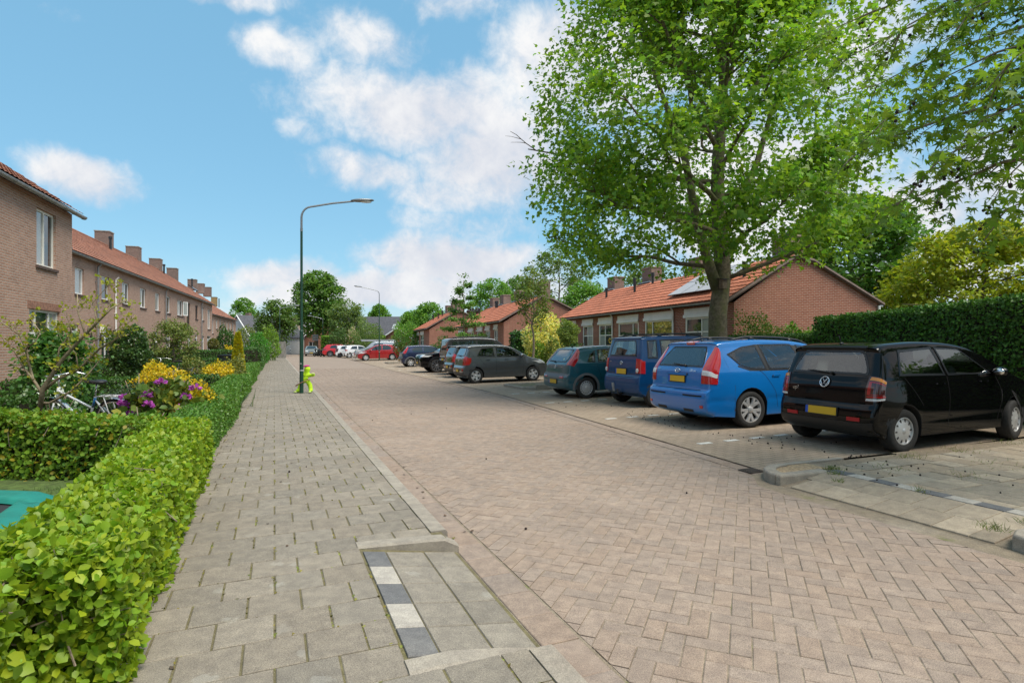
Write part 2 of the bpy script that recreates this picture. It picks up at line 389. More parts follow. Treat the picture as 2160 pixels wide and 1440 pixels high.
# --- herringbone clinkers on the carriageway
clinker = paver_mat('clinker', (.308, .242, .194), dirt=.5, dirtc=(.235, .185, .15), light=(.39, .31, .25), speck=.35, lichen=0)
bl = .106; th = ROT + R(45); e1 = Vector((math.cos(th), math.sin(th), 0)); e2 = Vector((-math.sin(th), math.cos(th), 0)); items = []
lo_t, hi_t = .24, lambda s: wr(s) - .24
for x in range(-66, 360):
    for y in range(-165, 360):
        k = (x - y) % 4
        if k not in (0, 3): continue
        c2 = (x + 1, y + .5) if k == 0 else (x + .5, y + 1)
        pc_ = O + e1 * (c2[0] * bl) + e2 * (c2[1] * bl); s, t = st(pc_)
        if s < -3.6 or s > S_BR or t < lo_t - .12 or t > hi_t(s) + .12: continue
        rot = th if k == 0 else th + math.pi / 2; d1 = Vector((math.cos(rot), math.sin(rot), 0)); d2 = Vector((-d1.y, d1.x, 0))
        hx, hy = bl - .0028, bl / 2 - .0028
        cor = [pc_ + d1 * (a * hx) + d2 * (b * hy) for a, b in ((-1, -1), (1, -1), (1, 1), (-1, 1))]; poly = None
        cst = [st(q) for q in cor]
        if any(q[1] < lo_t or q[1] > hi_t(q[0]) for q in cst):
            pl = clip_poly([(q.x, q.y) for q in cor], lambda q: st(Vector((q[0], q[1], 0)))[1] - lo_t)
            if len(pl) >= 3: pl = clip_poly(pl, lambda q: (lambda a: hi_t(a[0]) - a[1])(st(Vector((q[0], q[1], 0)))))
            if len(pl) < 3: continue
            poly = pl
        items.append((Vector((pc_.x, pc_.y, 0)), rot, poly))
lay(road, 'clinker_brick', items, bl - .0028, bl / 2 - .0028, clinker, stuff_name='clinker_paving', dtint=.06, zj=.002, ch=.004, hue=lambda r: r.uniform(-.01, .05))
# --- gutter stones beside both kerbs
gut = paver_mat('gutter_stone', (.30, .232, .185), dirt=.45, dirtc=(.25, .185, .14), light=(.36, .285, .225))
items = []
for s in np.arange(-3.6, 46, .305):
    items.append((P(s + .15, .115, .002), ROT + math.pi / 2, None))
    if s > .9:
        a = wr(s + .3) - wr(s); rot = ROT + math.pi / 2 - math.atan2(a, .3); items.append((P(s + .15, wr(s + .15) - .115, .003), rot, None))
lay(road, 'gutter_stone', items, .149, .105, gut, limit=60, stuff_name='gutter_stones', dtint=.07)
# --- left pavement: tiles in stretcher bond, dropped crossing near the camera
tile_m = paver_mat('pavement_tile', (.248, .22, .180), dirt=.35, dirtc=(.185, .162, .132), light=(.31, .275, .225), speck=.32, lichen=.16)
moss_joint = paver_mat('mossy_joint', (.16, .138, .075), attr=False, moss=.55, dirt=.4, dirtc=(.13, .105, .075), light=(.20, .19, .06), speck=.4)
D0, D1, DT = -1.50, 0.0, -.67
pav = sheet('pavement', [P(-6, -2.05), P(-6, -.06), P(D0 - .135, -.06), P(D0 - .135, DT), P(D1, DT), P(D1, -.06), P(92, -.06), P(92, -2.05)], SW - .006, moss_joint)
ts = .27; items = []; row = 0
for s in np.arange(-5.13 + .0, 66, ts):
    row += 1; off = .135 * (row % 2)
    for k in range(-1, 9):
        t1 = -.14 - k * ts + off - ts * 0; t0 = t1 - ts
        a0, a1 = max(t0, -2.02), min(t1, -.14)
        drop = (s + ts > D0 + .02 and s < D1 - .02)
        if drop: a1 = min(a1, DT - .01)
        if a1 - a0 < .04: continue
        c = P(s + ts / 2, (a0 + a1) / 2, SW + .004 * math.sin(k * 1.7 + row))
        c.z = SW
        if abs((a1 - a0) - ts) < .005: items.append((c, ROT, None))
        else: items.append((c, ROT, [tuple(P(q[0], q[1])[:2]) for q in ((s + .004, a0 + .004), (s + .004, a1 - .004), (s + ts - .004, a1 - .004), (s + ts - .004, a0 + .004))]))
lay(pav, 'paving_tile', items, ts / 2 - .0055, ts / 2 - .003, tile_m, stuff_name='pavement_tiles', dtint=.10, zj=.002, ch=.004, hue=lambda r: r.uniform(0, .04))
def quad_piece(name, parent, cs, th_, m, ch=.006, tint=1.0):   # a paver from four (s,t,z) corners
    ctr = sum((P(*c) for c in cs), Vector()) / 4; mb = MB(); top = []; mid = []; bot = []
    for c in cs:
        p = P(*c); d = (ctr - p).normalized() * ch; top.append(p + Vector((d.x, d.y, 0))); mid.append(p - Vector((0, 0, ch * .8))); bot.append(p - Vector((0, 0, th_)))
    mb.add(bot + mid + top, [(8, 9, 10, 11)] + [(l * 4 + k, l * 4 + (k + 1) % 4, l * 4 + 4 + (k + 1) % 4, l * 4 + 4 + k) for l in range(2) for k in range(4)])
    o = mb.build(name, m, parent); a = o.data.color_attributes.new('lc', 'FLOAT_COLOR', 'POINT'); a.data.foreach_set('color', [tint, tint, tint, 1] * 12); return o
def dz(t): return np.interp(t, [DT, -.03], [SW, .012])
dark_pv = paver_mat('dark_paver', (.15, .15, .152), dirt=.15); white_pv = paver_mat('white_paver', (.42, .385, .335), dirt=.2)
g = .0035
for k in range(5):
    s0 = D0 + .012 + k * .283; s1 = s0 + .283; t0, t1 = DT, DT + .155
    quad_piece('marking_paver', pav, [(s0 + g, t0 + g, dz(t0) + .004), (s0 + g, t1 - g, dz(t1) + .004), (s1 - g, t1 - g, dz(t1) + .004), (s1 - g, t0 + g, dz(t0) + .004)], .05, white_pv if k % 2 else dark_pv)
for j, (t0, t1) in enumerate(((DT + .155, DT + .42), (DT + .42, -.02))):
    for k in range(5):
        s0 = D0 + .012 + k * .283; s1 = s0 + .283
        quad_piece('paving_tile', pav, [(s0 + .005, t0 + .004, dz(t0)), (s0 + .005, t1 - .004, dz(t1)), (s1 - .005, t1 - .004, dz(t1)), (s1 - .005, t0 + .004, dz(t0))], .05, tile_m, tint=random.uniform(.85, 1.12))
mb = MB(); mb.add([P(D0, DT, SW - .007), P(D0, -.0, .002), P(D1, -.0, .002), P(D1, DT, SW - .007)], [(0, 1, 2, 3)]); tag(mb.build('crossing_bed', moss_joint, pav))
def kerb(parent, pts, w=.13, z=SW + .004, ch=.022, m=None, name='kerbstone'):   # swept kerb; pts road-side edge (s,t), body to the left
    prof = [(0, -.12), (0, z - ch), (.006, z - ch * .45), (ch * .55, z - .004), (ch, z), (w, z), (w, -.12)]
    Ps = [P(*p) for p in pts]; G = []
    for i, p in enumerate(Ps):
        d = (Ps[min(i + 1, len(Ps) - 1)] - Ps[max(i - 1, 0)]).normalized(); n = Vector((-d.y, d.x, 0)); G.append([p + n * a + Vector((0, 0, b)) for a, b in prof])
    mb = MB(); mb.grid(G, flip=True); n = len(prof); mb.add(G[0], [tuple(range(n))]); mb.add(G[-1], [tuple(range(n - 1, -1, -1))])
    return mb.build(name, m or concrete, parent)
for k in range(72):
    s0 = .14 + k * 1.0; kerb(pav, [(s0 + .004, -.008), (s0 + .996, -.008)], z=SW + random.uniform(0, .006))
for k in range(3): kerb(pav, [(-2.62 - k, -.008), (-1.64 - k, -.008)], z=SW + .003)
# transition stones at both ends of the dropped crossing (top slopes down to the road)
for (s0, s1) in ((D1 - .0, D1 + .135), (D0 - .135, D0)):
    G = []; 
    for t in np.linspace(DT - .02, .015, 8):
        zt = SW + .008 - (.055 * max(0, (t + .12) / .135) ** 2 if s0 >= 0 else .085 * max(0, (t + .5) / .5) ** 1.2); k_ = -.07 * (t - DT) / .67 if s0 >= 0 else 0; G.append([P(s0 + .003 + k_, t, -.12), P(s0 + .003 + k_, t, zt - .012), P(s0 + .018 + k_, t, zt), P(s1 - .018 + k_, t, zt), P(s1 - .003 + k_, t, zt - .012), P(s1 - .003 + k_, t, -.12)])
    mb = MB(); mb.grid(G); mb.add(G[0], [tuple(range(6))]); mb.add(G[-1], [tuple(range(6))]); mb.build('kerbstone', concrete, pav)
# --- right pavement with its own dropped crossing
pav2 = sheet('side_pavement', [P(-6, 3.78), P(-6, 24), P(.98, 24), P(.98, 4.3), P(.5, 3.78)], SW * .0 - .004, joint)
tile2 = paver_mat('side_tile', (.365, .30, .222), dirt=.3, dirtc=(.27, .21, .155), light=(.45, .375, .285), moss=.12)
def dz2(s, t):
    if -1.5 < s < .48: return float(np.interp(t, [3.8, 4.5], [.012, SW]))
    return SW
items = []; row = 0
RC = 3.78
mb = MB(); mb.grid([[P(s, t, dz2(min(max(s, -1.49), .47), t) - .014) for t in (3.8, 4.5, 24)] for s in (-6, -1.5, .48, .95)], flip=True); mb.build('bedding', joint, pav2)
for k in range(-14, 7):
    s0 = .93 - (7 - k) * .305 + 0; s0 = -1.47 + (k + 6) * .30 - .3
    row += 1
    if s0 > .62: continue
    for j in range(0, 40):
        t0 = 4.62 + j * .30 - .15 * (row % 2); t1 = t0 + .3
        if t1 > 16: continue
        t0 = max(t0, 4.62)
        if t1 - t0 < .05: continue
        s1 = min(s0 + .3, .92)
        c = P((s0 + s1) / 2, (t0 + t1) / 2, SW)
        if abs(t1 - t0 - .3) < .01 and abs(s1 - s0 - .3) < .01: items.append((c, ROT, None))
        else: items.append((c, ROT, [tuple(P(a, b)[:2]) for a, b in ((s0 + .004, t0 + .004), (s0 + .004, t1 - .004), (s1 - .004, t1 - .004), (s1 - .004, t0 + .004))]))
lay(pav2, 'paving_tile', items, .145, .145, tile2, limit=300, stuff_name='pavement_tiles', dtint=.17, zj=.006, ch=.007)
mk_cols = [white_pv, dark_pv]
for k in range(8):
    s0 = -1.44 + k * .24; s1 = s0 + .24
    quad_piece('marking_paver', pav2, [(s0 + g, 4.47 + g, SW + .002), (s0 + g, 4.62 - g, SW + .004), (s1 - g, 4.62 - g, SW + .004), (s1 - g, 4.47 + g, SW + .002)], .05, mk_cols[k % 2])
for j, (t0, t1) in enumerate(((3.80, 4.13), (4.13, 4.47))):
    for k in range(7):
        s0 = -1.47 + k * .278 - (.0 if j else .1); s1 = min(s0 + .278, .46); s0 = max(s0, -1.47)
        quad_piece('paving_tile', pav2, [(s0 + g, t0 + g, dz2(0, t0)), (s0 + g, t1 - g, dz2(0, t1)), (s1 - g, t1 - g, dz2(0, t1)), (s1 - g, t0 + g, dz2(0, t0))], .05, tile2, tint=random.uniform(.85, 1.15))
# rounded kerb nose beside the parking bays and the kerb beyond the crossing
def arc(cs, ct, r, a0, a1, n=9): return [(cs + r * math.sin(R(a)), ct - r * math.cos(R(a))) for a in np.linspace(a0, a1, n)]
k1 = arc(.50, 4.22, .46, 95, 5); kerb(pav2, k1, z=SW + .012)
kerb(pav2, [(.53, 3.762), (.48, 3.775), (.46, 3.95), (.45, 4.45)], z=SW + .01, w=.11)
for k in range(9): kerb(pav2, [(.97, 5.26 + k * 1.0), (.97, 4.27 + k * 1.0)], z=SW + .006 - .02 * min(k, 3), w=.10)
kerb(pav2, [(-1.52, 4.5), (-1.52, 3.95), (-1.58, 3.80), (-1.78, 3.74)], z=SW + .012)
for k in range(4): kerb(pav2, [(-1.79 - k, 3.74), (-2.77 - k, 3.74)], z=SW + .012)
sandm = mat('sandy_soil', (.38, .27, .16), rough=1, var=.4, vscale=30, bump=.6, bscale=120)
mb = MB(); mb.add([P(a, b, SW - .004) for a, b in [(.55, 3.90)] + [(q[0] * .93 + .03, q[1] + .09) for q in k1[::-1]][1:-1] + [(.88, 4.62), (.58, 4.62)]], [tuple(range(len(k1) + 1))]); mb.build('sand_bed', sandm, pav2)
mb = MB(); mb.box(P(1.12, 4.02, .010), (.22, .2, .012), ROT); 
for k in range(5): mb.box(P(1.05 + k * .035, 4.02, .019), (.19, .016, .008), ROT)
mb.build('drain_grate', mat('rusty_iron', (.07, .055, .045), rough=.8), pav2)
# --- parking bays
park_m = bpy.data.materials.new('parking_clinker'); park_m.use_nodes = True
t = NT(park_m.node_tree); b = t.n['Principled BSDF']; pos = t.node('ShaderNodeNewGeometry').outputs['Position']
mp = t.node('ShaderNodeMapping'); mp.inputs['Rotation'].default_value = (0, 0, -ROT); t.l.new(pos, mp.inputs[0])
br = t.node('ShaderNodeTexBrick'); t.l.new(mp.outputs[0], br.inputs['Vector']); br.inputs['Scale'].default_value = 1; br.inputs['Brick Width'].default_value = .21; br.inputs['Row Height'].default_value = .105
br.inputs['Mortar Size'].default_value = .006; br.inputs['Color1'].default_value = (.36, .282, .21, 1); br.inputs['Color2'].default_value = (.30, .236, .178, 1); br.inputs['Mortar'].default_value = (.15, .12, .075, 1)
c = t.mix(t.rng(t.noise(.5, pos, 6, .6), .45, .75, 0, .35), br.outputs['Color'], (.22, .175, .135)); c = t.mix(t.rng(t.noise(.8, t.vmath('ADD', pos, (5, 1, 0)), 6, .6), .5, .8, 0, .5), c, (.42, .36, .28))
gr = t.noise(150, pos, 3, .7); c = t.mix(1.0, c, t.mix(t.rng(gr, .3, .7), (.75, .75, .75), (1.25, 1.25, 1.25)), 'MULTIPLY')
c = t.mix(t.rng(t.noise(3, pos, 5, .7), .62, .75, 0, .5), c, (.12, .13, .05)); t.l.new(c, b.inputs['Base Color']); b.inputs['Roughness'].default_value = .95; b.inputs['Specular IOR Level'].default_value = .15
bp = t.node('ShaderNodeBump'); bp.inputs['Strength'].default_value = .5; bp.inputs['Distance'].default_value = .006; bp.invert = True; t.l.new(t.math('ADD', br.outputs['Fac'], t.math('MULTIPLY', gr, -.5)), bp.inputs['Height']); t.l.new(bp.outputs[0], b.inputs['Normal'])
def ground_strip(name, s0, s1, d0, d1, m, n=40, zf=pz, dzv=0.0, parent=None):
    mb = MB(); mb.grid([[P(s, wr(s) + d, zf(s, wr(s) + d) + dzv) for d in np.linspace(d0, d1, 5)] for s in np.linspace(s0, s1, n)], flip=True)
    o = mb.build(name, m, parent)
    if parent is None: tag(o, kind='structure')
    return o
parking = ground_strip('parking_area', .97, 84, -.012, PARK_D, park_m)
# painted bricks that mark the bays
line_m = paver_mat('bay_marking', (.62, .60, .55), attr=False, dirt=.25, dirtc=(.4, .36, .3))
BAYS = [2.75, 5.75, 9.05, 11.9, 17.8, 20.6, 23.5, 29.5, 32.5, 36, 47, 50]
dash = MB(); dash.box((0, 0, 0), (.24, .095, .006)); dme = dash.build('bay_marking', line_m); dmesh = dme.data; bpy.data.objects.remove(dme)
for s in BAYS:
    for k in range(8):
        tt = wr(s) + .45 + k * .52; o = bpy.data.objects.new('bay_marking', dmesh); COL.objects.link(o); o.parent = parking; o.location = P(s, tt, pz(s, tt) + .004); o.rotation_euler = (0, -.018, ROT)
# front kerb, verge and footpath before the bungalows
for k in range(26):
    s0 = 1.0 + k * 2.0; kerb(parking, [(s0 + .01, wr(s0) + PARK_D), (s0 + 1.99, wr(s0 + 2) + PARK_D)][::-1], z=pz(s0, wr(s0) + PARK_D) + .08)
ground_strip('verge', .97, 84, PARK_D + .1, PARK_D + 1.6, grass_m, dzv=.05)
path_m = paver_mat('footpath_tile', (.40, .37, .31), attr=False, dirt=.3)
ground_strip('footpath', .97, 84, PARK_D + 1.6, PARK_D + 3.0, path_m, dzv=.045)
ground_strip('front_gardens', .97, 84, PARK_D + 3.0, 40, soil, dzv=.0, zf=lambda s, t: .14)
# planted islands in the parking row
def island(s0, s1, d0, label_kerb=True):
    ring = [(s0 + .25, wr(s0) + d0 + .05), (s0, wr(s0) + d0 + .4), (s0, wr(s0) + PARK_D), (s1, wr(s1) + PARK_D), (s1, wr(s1) + d0 + .4), (s1 - .25, wr(s1) + d0 + .05)]
    zc = pz(s0, wr(s0) + d0 + 3)
    mb = MB(); mb.add([P(a, b, pz(a, b) + .075) for a, b in ring], [tuple(range(6))]); mb.build('planting_bed', mat('island_soil', (.20, .15, .10), rough=1, var=.4, vscale=7, bump=.6, dirt=((.10, .13, .04), 1.5, .45, .6, .7)), parking)
    for a, b in ((ring[2], ring[1]), (ring[1], ring[0]), (ring[0], ring[5]), (ring[5], ring[4]), (ring[4], ring[3])):
        kerb(parking, [a, b][::-1], z=pz(*a) + .09, w=.1)
island(12.75, 15.0, 1.1); island(40.4, 43.2, 1.4)
# --- kerb and pavement across the far end of the street
kerb(end_street, [(112, -13.9), (112, 40)], z=.12)
# ================================================================== leaves
# templates: x across, y along the leaf, z out of its plane
T_DIA = (np.array([[0, 0, 0], [.42, .5, .10], [0, 1, 0], [-.42, .5, .10]]), [(0, 1, 2), (0, 2, 3)])
T_OVA = (np.array([[0, 0, 0], [.31, .22, .07], [.37, .62, .08], [0, 1, -.06], [-.37, .62, .08], [-.31, .22, .07], [0, .5, 0]]), [(0, 1, 6), (1, 2, 6), (2, 3, 6), (3, 4, 6), (4, 5, 6), (5, 0, 6)])
def _star():
    pts = [[0, 0, 0]]; tips = [(-78, .62), (-38, .88), (0, 1.05), (38, .88), (78, .62)]; ring = [(0, -.06)]
    for i, (a, r) in enumerate(tips):
        ring.append((math.sin(R(a)) * r, math.cos(R(a)) * r))
        if i < 4: m = (a + tips[i + 1][0]) / 2; ring.append((math.sin(R(m)) * .36, math.cos(R(m)) * .36))
    pts += [[x, y, -.10 * math.hypot(x, y) ** 2] for x, y in ring]; n = len(ring)
    V = np.array(pts); V[:, 1] += .1
    return V, [(0, 1 + i, 1 + (i + 1) % n) for i in range(n)]
T_STAR = _star()
T_STAR = (T_STAR[0] * [1, 1, 1], [(f[0], f[2], f[1]) for f in T_STAR[1]])
T_BEECH = (np.array([[0, 0, 0], [.27, .16, .06], [.40, .45, .10], [.27, .78, .05], [0, 1.02, -.06], [-.27, .78, .05], [-.40, .45, .10], [-.27, .16, .06], [0, .48, .0]]), [(0, 1, 8), (1, 2, 8), (2, 3, 8), (3, 4, 8), (4, 5, 8), (5, 6, 8), (6, 7, 8), (7, 0, 8)])
T_STAR3 = (np.array([[0, 0, 0], [.55, .42, -.05], [.22, .50, .02], [0, 1.12, -.09], [-.22, .50, .02], [-.55, .42, -.05], [.40, -.02, -.02], [-.40, -.02, -.02]]), [(0, 1, 2), (0, 2, 3), (0, 3, 4), (0, 4, 5), (0, 6, 1), (0, 5, 7)])
T_BLADE = (np.array([[-.035, 0, 0], [.035, 0, 0], [.03, .55, .05], [-.03, .55, .05], [0, 1, -.08]]), [(0, 1, 2), (0, 2, 3), (3, 2, 4)])
def unit(a): return a / np.maximum(np.linalg.norm(a, axis=1, keepdims=True), 1e-9)
def leaves(pts, fwd, nrm, size, tmpl):
    """-> V, F for leaves at pts growing along fwd with face normal about nrm"""
    T, fs = tmpl; fwd = unit(fwd); side = unit(np.cross(fwd, nrm)); up = np.cross(side, fwd)
    size = np.asarray(size).reshape(-1, 1, 1)
    V = pts[:, None, :] + size * (T[None, :, 0:1] * side[:, None, :] + T[None, :, 1:2] * fwd[:, None, :] + T[None, :, 2:3] * up[:, None, :])
    k = len(T); Fq = (np.arange(len(pts))[:, None, None] * k + np.array(fs)[None]).reshape(-1, 3)
    return V.reshape(-1, 3), Fq, k
def rdir(n, r=rng): return unit(r.normal(size=(n, 3)))
def tints(n, k, spread=.28, warm=.18, r=rng, alt=None, palt=0.0):
    g = 1 + r.uniform(-spread, spread, n); w = r.uniform(-warm, warm, n); c = np.stack([g * (1 + w), g, g * (1 - w * .6)], 1)
    if alt is not None: sel = r.random(n) < palt; c[sel] = np.array(alt) * (1 + r.uniform(-.15, .15, (sel.sum(), 1)))
    return np.repeat(c, k, 0)
def leaf_obj(name, pts, fwd, nrm, size, tmpl, m, parent, spread=.28, warm=.18, alt=None, palt=0.0, r=rng):
    V, Fq, k = leaves(pts, fwd, nrm, size, tmpl); return npmesh(name, V, Fq, m, parent, tints(len(pts), k, spread, warm, r, alt, palt), smooth=True)
core_m = mat('hedge_twigs', (.035, .032, .018), rough=1, var=.4, vscale=25)
bark = mat('bark', (.165, .13, .085), rough=.95, var=.4, vscale=14, bump=.8, bscale=35, dirt=((.11, .12, .035), 2.0, .42, .62, .75))
bark_pale = mat('bark_pale', (.24, .19, .14), rough=.95, var=.35, vscale=20, bump=.6, bscale=45)
def hedge(name, label, path, w, h, m, tmpl=T_DIA, size=.05, dens=900, rough=.04, zg=0.0, group=None, spread=.3, warm=.18, alt=None, palt=0.0, cat='hedge', top_bias=.0, seed=1, core=True, flush=1.0, group_=None, twigs_n=0):
    """clipped hedge along a path of xy points; w and h may be lists per point"""
    r = np.random.default_rng(seed); pts = [Vector((p[0], p[1], 0)) for p in path]; n = len(pts)
    hs = h if hasattr(h, '__len__') else [h] * n
    o = thing(name, label, cat, (pts[0].x, pts[0].y, zg), group=group)
    segs = []; cm = MB()
    for i in range(n - 1):
        a, b = pts[i], pts[i + 1]; d = b - a; L = d.length; d = d / L; nn = Vector((-d.y, d.x, 0)); segs.append((a, d, nn, L, hs[i], hs[i + 1]))
        iw = w / 2 - min(.12, w * .26); vs = []
        for (p, hh) in ((a, hs[i]), (b, hs[i + 1])):
            for sgn in (-1, 1): vs += [p + nn * (sgn * iw) + Vector((0, 0, zg)), p + nn * (sgn * iw) + Vector((0, 0, zg + hh - .07))]
        if core: cm.add(vs, [(0, 1, 5, 4), (2, 6, 7, 3), (1, 3, 7, 5), (0, 2, 3, 1), (4, 5, 7, 6)])
    if core: cm.build('twigs', core_m, o)
    PT, NR = [], []
    for (a, d, nn, L, h0, h1) in segs:
        hm = (h0 + h1) / 2; A_, D_, N_ = np.array(a), np.array(d), np.array(nn)
        faces = [('l', L * hm), ('r', L * hm), ('t', L * w)]
        if segs[0][0] == a: faces.append(('e0', w * hm))
        if segs[-1][0] == a: faces.append(('e1', w * hm))
        for f, ar in faces:
            k = int(ar * dens); x = r.uniform(0, 1, k); y = r.uniform(0, 1, k); inn = -np.abs(r.normal(0, rough * 2.0, k)) + rough * .6
            lump = .55 * rough * np.sin(x * L * 5.1 + 1.3) * np.sin(y * hm * 7 + x * 3) ; inn = inn + lump
            hh = h0 + (h1 - h0) * x
            if f in 'lr':
                s_ = 1 if f == 'l' else -1; p = A_ + D_ * (x * L)[:, None] + N_ * (s_ * (w / 2 + inn))[:, None]; p[:, 2] = zg + y * hh; nr = np.tile(N_ * s_, (k, 1)) + [0, 0, .35]
            elif f == 't':
                p = A_ + D_ * (x * L)[:, None] + N_ * ((y - .5) * w)[:, None]; p[:, 2] = zg + hh + inn; nr = np.tile([0, 0, 1.], (k, 1))
            else:
                e = a if f == 'e0' else a + d * L; s_ = -1 if f == 'e0' else 1; hh = h0 if f == 'e0' else h1
                p = np.array(e) + N_ * ((x - .5) * w)[:, None] + D_ * (s_ * inn)[:, None]; p[:, 2] = zg + y * hh; nr = np.tile(D_ * s_, (k, 1)) + [0, 0, .35]
            PT.append(p); NR.append(nr)
    PT = np.concatenate(PT); NR = np.concatenate(NR); k = len(PT)
    nr = unit(NR) + r.normal(0, .42, (k, 3)); fw = unit(r.normal(0, 1, (k, 3)) + NR * .45 + [0, 0, .15])
    leaf_obj('foliage', PT, fw, nr, size * r.uniform(.6, 1.25, k), tmpl, m, o, spread, warm, alt, palt, r)
    if twigs_n:
        tw = MB(); ii = r.integers(len(PT), size=twigs_n)
        for i in ii: q = Vector(PT[i]); d = Vector(-unit(NR[i:i + 1])[0]) * .16 + Vector(r.normal(0, .05, 3)); tw.tube([q + Vector(NR[i]) * .01, q + d * .5 + Vector(r.normal(0, .01, 3)), q + d], [.0018, .003, .004], 4, caps=False)
        tag(tw.build('bare_twigs', bark_pale, o), kind='stuff')
    return o
def blob_points(c, rad, n, r, shell=.55, lump=.16, flat=0.0):
    d = rdir(n, r); rr = shell + (1 - shell) * r.random(n) ** .5
    ph = r.uniform(0, 6, 3); L = 1 + lump * (np.sin(d[:, 0] * 5 + ph[0]) * np.sin(d[:, 1] * 5 + ph[1]) + .7 * np.sin(d[:, 2] * 7 + ph[2] + d[:, 0] * 3))
    p = d * (rr * L)[:, None] * np.array(rad) + np.array(c)
    return p, d
def bush(name, label, base, rad, h, m, n=2500, size=.05, tmpl=T_DIA, cat='shrub', zc=None, stem=None, alt=None, palt=0.0, spread=.3, warm=.18, seed=1, shell=.5, lump=.18, group=None, zmin=None, flower=None, foliage='foliage', core=True):
    """rounded shrub; stem=(radius, height) lifts the crown on a trunk"""
    r = np.random.default_rng(seed); o = thing(name, label, cat, tuple(base), group=group); bz = base[2]
    z0 = bz + (stem[1] if stem else 0); hh = (h - (stem[1] if stem else 0)) / 2; c = (base[0], base[1], z0 + hh * (.9 if not stem else 1))
    p, d = blob_points(c, (rad, rad, hh * (1.1 if not stem else 1.0)), n, r, shell, lump); keep = p[:, 2] > bz + .02; p, d = p[keep], d[keep]; k = len(p)
    leaf_obj(foliage, p, unit(d * .8 + r.normal(0, .8, (k, 3)) + [0, 0, .2]), unit(d + [0, 0, .5]) + r.normal(0, .5, (k, 3)), size * r.uniform(.6, 1.3, k), tmpl, m, o, spread, warm, alt, palt, r)
    tw = MB(); b = Vector(base)
    if stem:
        top = Vector((base[0], base[1], z0 + hh * .4)); tw.tube([b, b.lerp(top, .5) + Vector((r.uniform(-.04, .04), r.uniform(-.04, .04), 0)), top], [stem[0] * 1.15, stem[0], stem[0] * .7], 7)
        b = top
    for i in range(9):
        dd = rdir(1, r)[0]; dd[2] = abs(dd[2]) + .2; e = Vector(c) + Vector(dd) * rad * .8; e.z = max(e.z, bz + .1); tw.tube([b, b.lerp(e, .5) + Vector((0, 0, .04)), e], [.018, .012, .005], 5)
    tw.build('stem', bark if stem else bark_pale, o, True)
    if flower:
        fm, fn, fs, zlo = flower; q, dq = blob_points(c, (rad * 1.02, rad * 1.02, hh * 1.12), fn * 4, r, .97, lump); q = q[(q[:, 2] > c[2] + zlo * hh) & (dq[:, 1] < .5)][:fn]
        for pt in q:
            n_ = 34; d2 = rdir(n_, r); d2[:, 2] = np.abs(d2[:, 2]) * .9 - .15
            V, Fq, kk = leaves(np.array(pt) + d2 * fs * .45, d2, rdir(n_, r), fs * r.uniform(.5, .8, n_), T_OVA); npmesh('flower', V, Fq, fm, o, tints(n_, kk, .22, .1, r))
    return o
def rot_about(v, ax, ang): return Matrix.Rotation(ang, 3, ax) @ v
def limb_path(p0, d0, L, n, r, up=.1, wob=.06):
    pts = [Vector(p0)]; d = Vector(d0).normalized()
    for i in range(n):
        d = (d + Vector((r.normal(0, wob), r.normal(0, wob), up / n + r.normal(0, wob * .6)))).normalized(); pts.append(pts[-1] + d * (L / n))
    return pts
